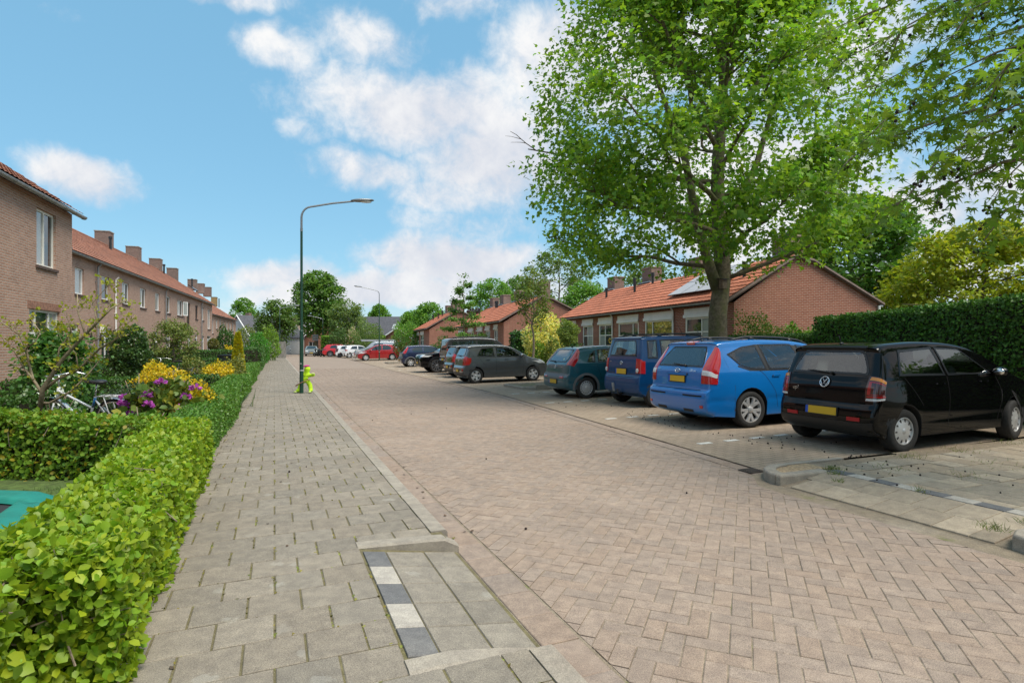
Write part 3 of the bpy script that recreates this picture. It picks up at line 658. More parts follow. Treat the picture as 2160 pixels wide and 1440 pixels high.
def tree(name, label, base, h, tr, env, m, n_limbs=16, z_first=.25, leaf=.12, tmpl=T_DIA, n_leaf=12000, sub=5, sub_len=.38, up=.35, lift=.9, barkm=None, sigma=.35, seed=1, group=None, spread=.3, warm=.18, alt=None, palt=0.0,
         cat='tree', droop=.25, lean=(0, 0), off=(0, 0), fill=.45, squash=.7, twig_r=.012, trunk_top=.92, flare=1.25, zmin=None, lr=.018, low_up=1.0, clip=None):
    """tapered trunk with limbs that reach an envelope env(zfrac)->radius; leaves in clusters along the twigs"""
    r = np.random.default_rng(seed); o = thing(name, label, cat, tuple(base), group=group); b = Vector(base); W_ = MB()
    N = 12; tp = [b + Vector((lean[0] * (i / N) + r.normal(0, .012 * h) * (0 < i < N) * .5, lean[1] * (i / N) + r.normal(0, .012 * h) * (0 < i < N) * .5, h * trunk_top * i / N)) for i in range(N + 1)]
    trad = [tr * (flare if i == 0 else 1.0) * (1 - .9 * (i / N) ** 1.15) + .006 for i in range(N + 1)]
    tp.insert(1, tp[0].lerp(tp[1], .18)); trad.insert(1, tr * 1.05); W_.tube(tp, trad, 10); trunk = W_
    def tpt(f): x = f / trunk_top * N; i = min(int(x), N - 1); return tp[i + 1 if i > 0 else 0].lerp(tp[i + 2], x - i if i > 0 else x), tr * (1 - .9 * (x / N) ** 1.15)
    Bm = MB(); cl = []; wts = []
    for i in range(n_limbs):
        f = z_first + (trunk_top * .96 - z_first) * ((i + r.uniform(0, .7)) / n_limbs); p0, rr = tpt(f); a = i * 2.399 + r.uniform(-.35, .35)
        fe = min(.985, f + up * (1 - f) * r.uniform(.5, 1.2) * (low_up if i < n_limbs * .34 else 1)); R_ = env(fe) * r.uniform(.82, 1.04)
        e = b + Vector((off[0] + lean[0] * fe + math.cos(a) * R_, off[1] + lean[1] * fe + math.sin(a) * R_, h * fe)); L = (e - p0).length
        mid = p0.lerp(e, .5) + Vector((0, 0, -.10 * L * (1 if f > .5 else .4))); pts = []
        for k in range(8):
            q = k / 7; pts.append(p0 * (1 - q) ** 2 + mid * (2 * q * (1 - q)) + e * q * q + Vector((r.normal(0, .02), r.normal(0, .02), r.normal(0, .015))) * L * (0 < k < 7) * .6)
        r0 = min(rr * .62, lr * L + .02); rad = [r0 * (1 - .86 * (k / 7)) + .005 for k in range(8)]; Bm.tube(pts, rad, 6)
        for j in range(sub):
            q = .25 + .72 * (j + r.uniform(0, 1)) / sub; k = min(int(q * 7), 6); ps = pts[k].lerp(pts[k + 1], q * 7 - k); dl = (pts[k + 1] - pts[k]).normalized()
            ax = Vector((r.normal(0, .35), r.normal(0, .35), 1)).normalized(); ds = rot_about(dl, ax, r.choice([-1, 1]) * r.uniform(.45, 1.15)); ds.z += r.uniform(-.15, .35)
            SL = L * sub_len * r.uniform(.6, 1.15) * (1.15 - .5 * q); sp = limb_path(ps, ds, SL, 5, r, .25 - droop, .10); Bm.tube(sp, [rad[k] * .55 * (1 - .75 * x / 5) + .004 for x in range(6)], 5)
            for x in range(1, 6): cl.append(sp[x]); wts.append(.5 + .5 * x / 5)
            for y in range(2):
                tw = limb_path(sp[2 + y], rot_about((sp[-1] - sp[0]).normalized(), Vector((0, 0, 1)), r.choice([-1, 1]) * r.uniform(.4, 1.1)), SL * .5, 3, r, -droop * .6, .12)
                Bm.tube(tw, [twig_r, twig_r * .7, twig_r * .5, twig_r * .35], 4, caps=False); cl += tw[1:]; wts += [1, 1.1, 1.2]
        for k in (5, 6, 7): cl.append(pts[k]); wts.append(1.0)
    trunk.build('trunk', barkm or bark, o, True); Bm.build('limbs', barkm or bark, o, True)
    cl = np.array([list(c) for c in cl]); wts = np.array(wts); nf = int(len(cl) * fill)
    if nf:
        zf = r.uniform(z_first, .985, nf); rr = np.array([env(z) for z in zf]) * np.sqrt(r.uniform(.35, 1.0, nf)); aa = r.uniform(0, 6.283, nf)
        ex = np.stack([b.x + off[0] + lean[0] * zf + np.cos(aa) * rr, b.y + off[1] + lean[1] * zf + np.sin(aa) * rr, b.z + h * zf], 1); cl = np.concatenate([cl, ex]); wts = np.concatenate([wts, np.full(nf, .9)])
    wts = wts * r.uniform(.4, 1.6, len(wts)); idx = r.choice(len(cl), n_leaf, p=wts / wts.sum()); g_ = r.normal(0, sigma, (n_leaf, 3)) * [1, 1, squash]
    p = cl[idx] + g_
    if zmin is not None: p = p[p[:, 2] > zmin + .35 * np.sin(p[:, 0] * 2.1) * np.cos(p[:, 1] * 1.7)]; n_leaf = len(p)
    if clip:
        zf = np.clip((p[:, 2] - b.z) / h, 0, 1); rr = np.hypot(p[:, 0] - b.x - off[0] - lean[0] * zf, p[:, 1] - b.y - off[1] - lean[1] * zf); az_ = np.arctan2(p[:, 1] - b.y, p[:, 0] - b.x); ev = np.array([env(z) for z in np.linspace(0, 1, 101)])[(zf * 100).astype(int)]
        p = p[(rr < ev * clip * (1 + .13 * np.sin(az_ * 5 + p[:, 2] * 1.9) + .10 * np.sin(az_ * 9 - p[:, 2] * 3.1))) & (zf < 1)]; n_leaf = len(p)
    c0 = np.array([b.x + off[0], b.y + off[1], b.z + h * .5]); outw = unit(p - c0)
    fw = unit(outw * .5 + r.normal(0, .75, (n_leaf, 3)) + [0, 0, -droop]); nr = unit(np.array([0, 0, .9]) + outw * .5 + r.normal(0, .5, (n_leaf, 3)))
    leaf_obj('crown', p, fw, nr, leaf * r.uniform(.55, 1.25, n_leaf), tmpl, m, o, spread, warm, alt, palt, r)
    return o, cl
def env_oval(R_, z0=.2, pw=.5, top=.98, peak=.5):
    def f(z):
        x = (z - z0) / (top - z0)
        if x <= 0: return R_ * .55
        if x >= 1: return .05
        return R_ * max(.06, (math.sin(math.pi * min(1, x ** (math.log(.5) / math.log(peak)))) ** pw) * (1 if x > peak else .55 + .45 * x / peak if False else 1))
    return f
# ================================================================== buildings
brick_brown = brick_mat('brown_brick', (.405, .228, .160), (.49, .285, .205), (.48, .40, .335), st_amt=.30, lamt=.35, light=(.42, .29, .215))
brick_red = brick_mat('red_brick', (.275, .086, .056), (.345, .122, .078), (.42, .295, .225), st_amt=.42, stain=(.14, .075, .055), lamt=.25, light=(.45, .22, .15))
brick_dark = brick_mat('chimney_brick', (.20, .12, .10), (.25, .155, .125), (.26, .22, .19), st_amt=.35)
roller = brick_mat('sill_brick', (.10, .062, .05), (.125, .08, .06), (.12, .10, .09), bw=.08, rh=.4)
tile_red = mat('roof_tile_red', (.46, .155, .082), rough=.85, var=.22, vscale=2.2, dirt=((.32, .12, .07), 1.1, .48, .75, .5))
tile_brown = mat('roof_tile_brown', (.29, .125, .078), rough=.8, var=.32, vscale=2.0, bump=.3, dirt=((.25, .12, .075), 1.0, .45, .75, .6))
tile_grey = mat('roof_tile_grey', (.075, .075, .085), rough=.7, var=.25, vscale=3, bump=.3)
tile_faded = mat('roof_tile_faded', (.26, .16, .14), rough=.8, var=.2, vscale=3)
def uv_mesh(name, quads, m, parent, mats=None):
    """quads: list of (points, uvs)"""
    vs, fs, uvs = [], [], []
    for pts, uv in quads: b = len(vs); vs += [tuple(p) for p in pts]; fs.append(tuple(range(b, b + len(pts)))); uvs += [c for q in uv for c in q]
    me = bpy.data.meshes.new(name); me.from_pydata(vs, [], fs); me.materials.append(m); l = me.uv_layers.new(name='UVMap'); l.data.foreach_set('uv', uvs); return link(name, me, parent)
class Wall:
    def __init__(s, p0, d, L): s.p0 = Vector(p0); s.d = Vector(d).normalized(); s.L = L; s.n = Vector((s.d.y, -s.d.x, 0))    # n points outwards, to the right of d
    def pt(s, x, z, out=0.0): q = s.p0 + s.d * x + s.n * out; return Vector((q.x, q.y, z))
    def x_at(s, u, out=0.0):                             # distance along the wall seen at pixel column u
        k = (u - U0) / F; q = s.p0 + s.n * out; return (k * q.y - q.x) / (s.d.x - k * s.d.y)
    def z_at(s, u, v, out=0.0): x = s.x_at(u, out); q = s.pt(x, 0, out); return CAMZ + (V0 - v) / F * q.y
    def rect(s, u0, u1, v0, v1):                         # v0 top and v1 bottom, both read at u0
        x0, x1 = sorted((s.x_at(u0), s.x_at(u1))); return (x0, x1, s.z_at(u0, v1), s.z_at(u0, v0))
    def quads(s, z0, z1, holes, depth=.11):
        xs = sorted(set([0, s.L] + [q for h in holes for q in h[:2]])); zs = sorted(set([z0, z1] + [q for h in holes for q in h[2:]])); Q = []
        for i in range(len(xs) - 1):
            for j in range(len(zs) - 1):
                a, b, c, d = xs[i], xs[i + 1], zs[j], zs[j + 1]; mx, mz = (a + b) / 2, (c + d) / 2
                if any(h[0] < mx < h[1] and h[2] < mz < h[3] for h in holes) or b - a < 1e-6 or d - c < 1e-6: continue
                Q.append(([s.pt(a, c), s.pt(b, c), s.pt(b, d), s.pt(a, d)], [(a, c), (b, c), (b, d), (a, d)]))
        for (a, b, c, d) in holes:
            for (p, q) in (((a, c), (a, d)), ((b, d), (b, c)), ((a, d), (b, d)), ((b, c), (a, c))):
                Q.append(([s.pt(*p), s.pt(*q), s.pt(q[0], q[1], -depth), s.pt(p[0], p[1], -depth)], [(p[0], p[1]), (q[0], q[1]), (q[0] + .1, q[1]), (p[0] + .1, p[1])]))
        return Q
    def bar(s, mb, x0, x1, z0, z1, o0, o1, m=0):
        vs = [s.pt(x, z, o) for o in (o0, o1) for z in (z0, z1) for x in (x0, x1)]
        return mb.add(vs, [(0, 2, 3, 1), (4, 5, 7, 6), (0, 1, 5, 4), (2, 6, 7, 3), (0, 4, 6, 2), (1, 3, 7, 5)], m)
def window(parent, w, rc, cols=1, rows=None, fm=None, gm=None, sill=True, depth=.09, fw=.06, name='window', sash=None, gms=None, rect_frac=None, curtain=None):
    """recessed window: frame mesh with pane and sill as sub-parts"""
    x0, x1, z0, z1 = rc; fm = fm or white_frame; gm = gm or glass; mb = MB(); o0, o1 = -depth - .03, -depth + .03
    w.bar(mb, x0 + .002, x0 + fw, z0 + .002, z1 - .002, o0, o1); w.bar(mb, x1 - fw, x1 - .002, z0 + .002, z1 - .002, o0, o1)
    w.bar(mb, x0 + fw, x1 - fw, z0 + .002, z0 + fw, o0, o1 - .002); w.bar(mb, x0 + fw, x1 - fw, z1 - fw, z1 - .002, o0, o1 - .002)
    fr = rect_frac or [k / cols for k in range(1, cols)]; xs = [x0 + fw] + [x0 + (x1 - x0) * f for f in fr] + [x1 - fw]
    for q in xs[1:-1]: w.bar(mb, q - .028, q + .028, z0 + fw, z1 - fw, o0, o1 - .003)
    zs = [z0 + fw] + [z0 + (z1 - z0) * f for f in (rows or [])] + [z1 - fw]
    for i in range(len(xs) - 1):
        for q in zs[1:-1]: w.bar(mb, xs[i] + .029 * (i > 0), xs[i + 1] - .029 * (i < len(xs) - 2), q - .025, q + .025, o0, o1 - .004)
    fo = mb.build(name, fm, parent); k = 0
    for i in range(len(xs) - 1):
        for j in range(len(zs) - 1):
            pb = MB(); a, b = xs[i] + (.028 if i else 0), xs[i + 1] - (.028 if i < len(xs) - 2 else 0); c, d = zs[j] + (.025 if j else 0), zs[j + 1] - (.025 if j < len(zs) - 2 else 0)
            w.bar(pb, a, b, c, d, -depth - .012, -depth); pb.build('pane', gms[k % len(gms)] if gms else gm, fo); k += 1
    if sill:
        sb = MB(); w.bar(sb, x0 - .05, x1 + .05, z0 - .075, z0 - .003, -.10, .05); so = sb.build('sill', mat('sill_stone', (.10, .065, .052), rough=.8, var=.25, vscale=15), fo)
    return fo
def roof_slope(name, p_eave, d, L, up_dir, run, z0, z1, m, parent, pitch_tile=.205, course=.335, amp=.014, step=.026):
    """pan tiles: one stepped, waved sheet from eave to ridge"""
    d = Vector(d).normalized(); up_dir = Vector(up_dir).normalized(); S = math.hypot(run, z1 - z0); nrm = (d.cross(up_dir * (run / S) + Vector((0, 0, (z1 - z0) / S))));
    if nrm.z < 0: nrm = -nrm
    nc = max(2, int(round(S / course))); nt = int(L / pitch_tile); seg = 4; xs = np.linspace(0, L, nt * seg + 1); ph = (np.arange(nt * seg + 1) % seg) / seg
    wave = amp * np.array([0, .9, 1.0, .35])[np.arange(nt * seg + 1) % seg]
    rows = []; r = np.random.default_rng(4)
    for c in range(nc):
        for q, hh in ((0, step), (1, 0)):
            f = (c + q) / nc - (.014 / S if q == 0 else 0); b = Vector(p_eave) + up_dir * (run * f); z = z0 + (z1 - z0) * f; jit = r.uniform(-.003, .003, len(xs))
            o = np.array([b.x, b.y, z])[None] + np.outer(xs, np.array(d)) + np.outer(wave + hh + jit, np.array(nrm)); rows.append(o)
    V = np.concatenate(rows); n = len(xs); Fq = []
    I = np.arange(n - 1)
    for a in range(len(rows) - 1): Fq.append(np.stack([a * n + I, a * n + I + 1, (a + 1) * n + I + 1, (a + 1) * n + I], 1))
    o = npmesh(name, V, np.concatenate(Fq), m, parent); me = o.data
    return o
def slab(mb, a, b, c, d, th):                             # thin roof underlay from four points
    n = (Vector(b) - Vector(a)).cross(Vector(d) - Vector(a)).normalized()
    if n.z < 0: n = -n
    t = [Vector(p) for p in (a, b, c, d)]; u = [p - n * th for p in t]; return mb.add(t + u, [(0, 1, 2, 3), (7, 6, 5, 4), (0, 4, 5, 1), (1, 5, 6, 2), (2, 6, 7, 3), (3, 7, 4, 0)])
def chimney(parent, c, d, w, l, z0, z1, m=None, pots=0, name='chimney'):
    d = Vector(d).normalized(); n = Vector((d.y, -d.x, 0)); c = Vector((c[0], c[1], 0)); Q = []; cs = [c + d * (a * l / 2) + n * (b * w / 2) for a, b in ((-1, 1), (1, 1), (1, -1), (-1, -1))]
    for i in range(4):
        p, q = cs[i], cs[(i + 1) % 4]; L = (q - p).length; Q.append(([Vector((p.x, p.y, z0)), Vector((q.x, q.y, z0)), Vector((q.x, q.y, z1)), Vector((p.x, p.y, z1))], [(i * .7, z0), (i * .7 + L, z0), (i * .7 + L, z1), (i * .7, z1)]))
    Q.append(([Vector((p.x, p.y, z1)) for p in cs], [(0, 0), (l, 0), (l, w), (0, w)])); o = uv_mesh(name, Q, m or brick_dark, parent)
    mb = MB(); rz = math.atan2(d.y, d.x); mb.box((c.x, c.y, z1 + .03), (l + .06, w + .06, .06), rz); mb.build('chimney_cap', mat('cap_mortar', (.30, .24, .19), rough=.95, var=.3, vscale=10), o); return o
def gutter(parent, w, x0, x1, z, out=.22, r=.075):
    mb = MB(); G = []
    for x in np.linspace(x0, x1, 2):
        row = []
        for rr, sgn in ((r, 1), (r - .008, -1)):
            for a in np.linspace(180, 360, 9)[::sgn]: row.append(w.pt(x, z + rr * math.sin(R(a)), out + rr * math.cos(R(a)) * -1))
        G.append(row + [row[0]])
    mb.grid(G)
    for x in np.arange(x0 + .3, x1, .66): mb.tube([w.pt(x, z + .0, out + r + .004)] + [w.pt(x, z + (r + .004) * math.sin(R(a)), out - (r + .004) * math.cos(R(a)) * 1) for a in np.linspace(360, 180, 7)][1:], .007, 4)
    return mb.build('gutter', zinc, parent)
def downpipe(parent, w, x, z0, z1, out=.10, r=.04, m=None):
    mb = MB(); mb.tube([w.pt(x, z1 + .12, out + .12), w.pt(x, z1, out), w.pt(x, z0, out)], r, 10)
    for z in np.arange(z0 + .4, z1, 1.3): mb.box(w.pt(x, z, out * .5), (.10, out + .02, .03), math.atan2(w.d.y, w.d.x))
    return mb.build('downpipe', m or zinc, parent, True, angle=40)
def terrace(name, label, p0, d, L, he, hr, depth, bm, tm, holes, group=None, base=0.0, over=.22, ends=True):
    """two-storey block: front wall with openings, plain end and back walls, pan-tiled gable roof"""
    w = Wall(p0, d, L); h = thing(name, label, 'house', (p0[0], p0[1], base), group=group)
    back = -w.n * depth; Q = w.quads(base, he, holes)
    b0, b1 = w.pt(0, 0) + back, w.pt(L, 0) + back; mid = depth / 2
    for (a, b) in ((w.pt(0, 0), b0), (w.pt(L, 0), b1)):
        m_ = (a + b) / 2; Q.append(([Vector((a.x, a.y, base)), Vector((b.x, b.y, base)), Vector((b.x, b.y, he)), Vector((m_.x, m_.y, hr - .06)), Vector((a.x, a.y, he))], [(0, base), (depth, base), (depth, he), (mid, hr), (0, he)]))
    Q.append(([Vector((b0.x, b0.y, base)), Vector((b1.x, b1.y, base)), Vector((b1.x, b1.y, he)), Vector((b0.x, b0.y, he))], [(0, base), (L, base), (L, he), (0, he)]))
    uv_mesh('wall', Q, bm, h)
    ov = .12; sl = (hr - he) / mid; rf = roof_slope('roof', w.pt(-ov, 0, over), w.d, L + 2 * ov, -w.n, mid + over, he - .0 - over * sl * .0 + .03, hr + .03, tm, h)
    mb = MB(); slab(mb, w.pt(-ov, he + .0, over), w.pt(L + ov, he + .0, over), w.pt(L + ov, hr, -mid), w.pt(-ov, hr, -mid), .06); slab(mb, w.pt(-ov, he, -depth - over), w.pt(L + ov, he, -depth - over), w.pt(L + ov, hr - .002, -mid - .004), w.pt(-ov, hr - .002, -mid - .004), .06)
    mb.build('roof_deck', tm, rf)
    rb = MB(); rb.tube([w.pt(-ov, hr + .045, -mid), w.pt(L + ov, hr + .045, -mid)], .09, 8); rb.build('ridge', tm, rf)
    return h, w, rf
# --------------------------------------------------- left: two-storey terrace
HE, HR, HB = 5.25, 8.1, -18.6
dL = hd(HB); nL = Vector((dL.y, -dL.x, 0))
pA = at(155.6, 529.5, F * (HE - CAMZ) / (V0 - 529.5)); pB = at(447, 642, F * (HE - CAMZ) / (V0 - 642))
p_row = Vector((pA.x, pA.y, 0)) - nL * .22 - dL * 4.5
row_w = Wall(p_row, dL, 31.3 + 4.5 + .6)
p_near = at(175, 455.6, F * (HE - CAMZ) / (V0 - 455.6)); p_near = Vector((p_near.x, p_near.y, 0)) - nL * .22 - dL * .13
NL = 14.0; near_w = Wall(p_near - dL * NL, dL, NL)
# near block
nw = [near_w.rect(77, 118, 436, 558), near_w.rect(62, 126.5, 650, 786)]
extra = [(nw[0][0] - 4.2, nw[0][1] - 4.2, nw[0][2], nw[0][3]), (nw[1][0] - 4.2, nw[1][1] - 4.2, nw[1][2], nw[1][3])]
h1, w1, rf1 = terrace('brick_house', 'tall brown brick house at the left edge, standing forward of the terrace', near_w.p0, dL, NL, HE, HR, 8.0, brick_brown, tile_brown, nw + extra)
window(h1, w1, nw[0], rect_frac=[.5], rows=None, fm=cream_frame, gms=[glass_pale, glass]); window(h1, w1, nw[1], rect_frac=[.26, .70], rows=[.62], fm=cream_frame, gms=[glass, glass, glass, glass, glass, glass_pale], sill=True)
for e in extra: window(h1, w1, e, cols=2, fm=cream_frame)
gutter(h1, w1, 0, NL + .25, HE - .02)
mb = MB(); x = nw[1]; lint = []
for k in range(int((x[1] - x[0] + .2) / .072)): w1.bar(mb, x[0] - .1 + k * .072, x[0] - .1 + k * .072 + .062, x[3] + .004, x[3] + .20, -.01, .006)
mb.build('lintel', mat('lintel_brick', (.30, .155, .105), rough=.9, var=.3, vscale=18), h1)
downpipe(h1, w1, NL + .02, .0, HE - .1, out=-2.2)
# terrace
up_w = [(158, 177, 547.6, 592.7, 's'), (214.4, 230.3, 567.4, 605.3, 's'), (258, 272.7, 583.7, 646, 't'), (295.6, 308, 596.3, 652.3, 't'), (327.8, 336.8, 608, 637, 's'), (351, 359.4, 616, 644, 's'),
        (374, 386, 625, 667, 'o'), (394, 401, 630.6, 672.5, 'd'), (412, 417.2, 637, 660, 'd'), (425, 430, 641, 664, 's'), (438.2, 443.8, 646.5, 681.5, 't')]
lo_w = [(214, 236, 697, 760, 'w'), (254, 275, 690, 775, 'w'), (293, 312, 694, 776, 'w'), (351, 360, 700, 762, 'w'), (374, 386, 702, 755, 'w'), (396, 403, 704, 752, 'w'), (425, 431, 709, 741, 'w')]
lo_d = [(152, 166, 692, 800, 'd'), (324, 333, 699, 772, 'd'), (411, 417, 706, 746, 'd'), (437, 445.2, 705.5, 738, 'd')]
H = [(row_w.rect(*q[:4]), q[4], 'u') for q in up_w] + [(row_w.rect(*q[:4]), q[4], 'l') for q in lo_w] + [(row_w.rect(*q[:4]), q[4], 'door') for q in lo_d]
H = [((r_[0], r_[1], max(.02, r_[2]), r_[3]), k, f) for r_, k, f in H]
for i, (r_, k, f) in enumerate(H):                        # storeys line up along the whole row
    a, b, c, d = r_
    if f == 'u': d = 4.72; c = 2.95 if k in 'tod' and d - c > 1.25 else 3.62 if k != 'd' or i == 8 else 2.95
    if f == 'u' and i == 7: c = 2.95
    if f == 'l': d = 2.30; c = .75
    if f == 'door': d = 2.34; c = .06
    H[i] = ((a, b, c, d), k, f)
h2, w2, rf2 = terrace('terraced_houses', 'long brown brick terrace with red pan-tiled roof and four near chimneys', row_w.p0, dL, row_w.L, HE, HR, 8.0, brick_brown, tile_brown, [q[0] for q in H])
door_dark = mat('door_dark', (.025, .035, .03), rough=.35); door_white = mat('door_white', (.72, .72, .70), rough=.4)
def door(parent, w, rc, m, fm=None, lite=True, hx=.85):
    x0, x1, z0, z1 = rc; mb = MB(); fm = fm or white_frame
    w.bar(mb, x0 + .002, x0 + .06, z0, z1 - .002, -.13, -.05); w.bar(mb, x1 - .06, x1 - .002, z0, z1 - .002, -.13, -.05); w.bar(mb, x0 + .06, x1 - .06, z1 - .06, z1 - .002, -.13, -.052); w.bar(mb, x0 + .06, x1 - .06, z0 + (z1 - z0) * .87, z0 + (z1 - z0) * .87 + .05, -.13, -.053)
    fo = mb.build('door_frame', fm, parent); pb = MB(); w.bar(pb, x0 + .06, x1 - .06, z0 + (z1 - z0) * .87 + .05, z1 - .06, -.11, -.09); pb.build('pane', glass, fo)
    mb = MB(); w.bar(mb, x0 + .062, x1 - .062, z0 + .01, z0 + (z1 - z0) * .87, -.12, -.075); do = mb.build('door', m, parent)
    xa = x0 + (x1 - x0) * hx; hb = MB(); hb.tube([w.pt(xa, 1.0, -.07), w.pt(xa, 1.0, -.03), w.pt(xa - .1, 1.0, -.03)], .011, 6); hb.build('door_handle', zinc, do)
    if lite: lb = MB(); w.bar(lb, x0 + (x1 - x0) * .3, x0 + (x1 - x0) * .7, z0 + (z1 - z0) * .45, z0 + (z1 - z0) * .8, -.08, -.071); lb.build('door_light', glass, do)
    return do
dframe = mat('dark_frame', (.04, .04, .042), rough=.4)
for i, (r_, k, f) in enumerate(H):
    if f == 'u': window(h2, w2, r_, cols=2 if k in 'to' else 1, fm=dframe if k == 'd' else white_frame, gm=glass if k == 'd' else None, gms=None if k == 'd' else ([glass_pale, glass] if k in 'to' else [glass_pale if i % 2 == 0 else glass]))
    elif f == 'l': window(h2, w2, r_, cols=2, rows=[.7], gms=[glass, glass_pale, glass, glass])
    else: door(h2, w2, r_, [door_dark, door_white, door_dark, door_white][i % 4] if i != len(H) - 1 else door_white)
# one casement stands open
r_ = H[6][0]; mb = MB(); sw = Wall(w2.pt(r_[1] - .03, 0, .0), w2.n * .55 + w2.d * .8, .42)
for (a, b, c, d) in ((0, .05, r_[2] + .05, r_[3] - .05), (.37, .42, r_[2] + .05, r_[3] - .05), (.05, .37, r_[2] + .05, r_[2] + .10), (.05, .37, r_[3] - .10, r_[3] - .05)): sw.bar(mb, a, b, c, d, -.02, .02)
so = mb.build('open_casement', white_frame, h2); mb = MB(); sw.bar(mb, .05, .37, r_[2] + .1, r_[3] - .1, -.006, .006); mb.build('pane', glass_pale, so)
gutter(h2, w2, 0, w2.L + .1, HE - .02)
for u in (201.5, 347, 423): downpipe(h2, w2, w2.x_at(u), .05, HE - .25)
downpipe(h2, w2, w2.x_at(241.5), .05, w2.z_at(241.5, 590), m=white_frame, out=.06)
def ridge_x(w, u, dep): return w.x_at(u, -dep)
for (u0, u1, v) in ((203, 236.6, 488), (268, 296, 520.5), (316.6, 341, 546), (354, 374, 566), (400, 412, 597), (417.5, 428, 617.5), (432, 443, 624)):
    dep = 4.25; x = w2.x_at((u0 + u1) / 2, -dep); c = w2.pt(x, 0, -dep); z1 = CAMZ + (V0 - v) / F * (c.y - .4); z1 = min(max(z1, 8.9), 9.35)
    wd = .62; cw = w2.x_at(u1 - 3, -dep) - w2.x_at(u0 + 6, -dep); chimney(rf2, c, w2.d, .85, .85, HR - .35, z1)
for u, v in ((233, 507), (346, 563), (405, 612)):
    x = w2.x_at(u, -3.3); c = w2.pt(x, 0, -3.3); z = HR - .5; mb = MB(); mb.tube([(c.x, c.y, z), (c.x, c.y, z + .75)], .075, 10); mb.tube([(c.x, c.y, z + .75), (c.x, c.y, z + .9)], .11, 10); mb.build('flue', dark_metal, rf2)
x = w2.x_at(392, -2.6); mb = MB(); q = w2.pt(x, 0, -2.0); mb.box((q.x, q.y, HE + 2.0 * .71 + .28), (.8, .9, .08), Matrix.Rotation(math.atan2(w2.d.y, w2.d.x), 3, 'Z') @ Matrix.Rotation(R(36), 3, 'X')); mb.build('roof_window', glass, rf2)
# little things fixed to the front wall
mb = MB(); q = w2.pt(w2.x_at(211), 2.25, .07); mb.box(q, (.12, .14, .36), math.atan2(w2.d.y, w2.d.x), bev=.02); mb.build('meter_box', white_frame, h2)
for u in (188, 208.5): mb = MB(); q = w2.pt(w2.x_at(u), 1.75, .08); mb.box(q, (.07, .10, .35), math.atan2(w2.d.y, w2.d.x), bev=.015); mb.tube([q + Vector((0, 0, .18)), q + Vector((0, 0, .26))], .03, 6); mb.build('wall_lamp', dark_metal, h2)
# second terrace beyond
pC = at(446, 661.5, F * (HE - CAMZ) / (V0 - 661.5)); pD = at(499.8, 675.6, F * (HE - CAMZ) / (V0 - 675.6)); d3 = (Vector((pD.x, pD.y, 0)) - Vector((pC.x, pC.y, 0))); L3 = d3.length; d3.normalize(); n3 = Vector((d3.y, -d3.x, 0))
w3 = Wall(Vector((pC.x, pC.y, 0)) - n3 * .22 - d3 * 4, d3, L3 + 4); hs3 = []
for (u0, u1, tall) in ((447.5, 450.6, 1), (455.6, 459, 0), (463, 467, 0), (470.6, 474, 1), (477.5, 480.3, 1), (484, 487, 0), (490.5, 493, 0), (495.3, 497.3, 1)): a, b = w3.x_at(u0), w3.x_at(u1); hs3.append((a, b, 2.95 if tall else 3.6, 4.72))
low3 = [(w3.x_at(a), w3.x_at(b), .75, 2.3) for a, b in ((452, 458), (468, 473.5), (484, 489), (491, 495))]
h3, w3b, rf3 = terrace('terraced_houses', 'further brown brick terrace set back beyond the long one', w3.p0, d3, w3.L, HE, HR, 8, brick_brown, tile_brown, hs3 + low3)
for i, q in enumerate(hs3 + low3): window(h3, w3b, q, gm=glass_pale if i % 3 else glass)
gutter(h3, w3b, 0, w3.L + .1, HE - .02)
for u in (463, 489): downpipe(h3, w3b, w3b.x_at(u), .05, HE - .25)
x = w3b.x_at(452, -4.2); c = w3b.pt(x, 0, -4.2); chimney(rf3, c, w3b.d, .8, .9, HR - .35, 9.2, m=brick_mat('mossy_chimney', (.36, .22, .08), (.40, .25, .10), (.3, .24, .14)))
x = w3b.x_at(462, -3.4); c = w3b.pt(x, 0, -3.4); mb = MB(); mb.tube([(c.x, c.y, HR - .5), (c.x, c.y, HR + .9)], .08, 8); mb.build('flue', dark_metal, rf3)
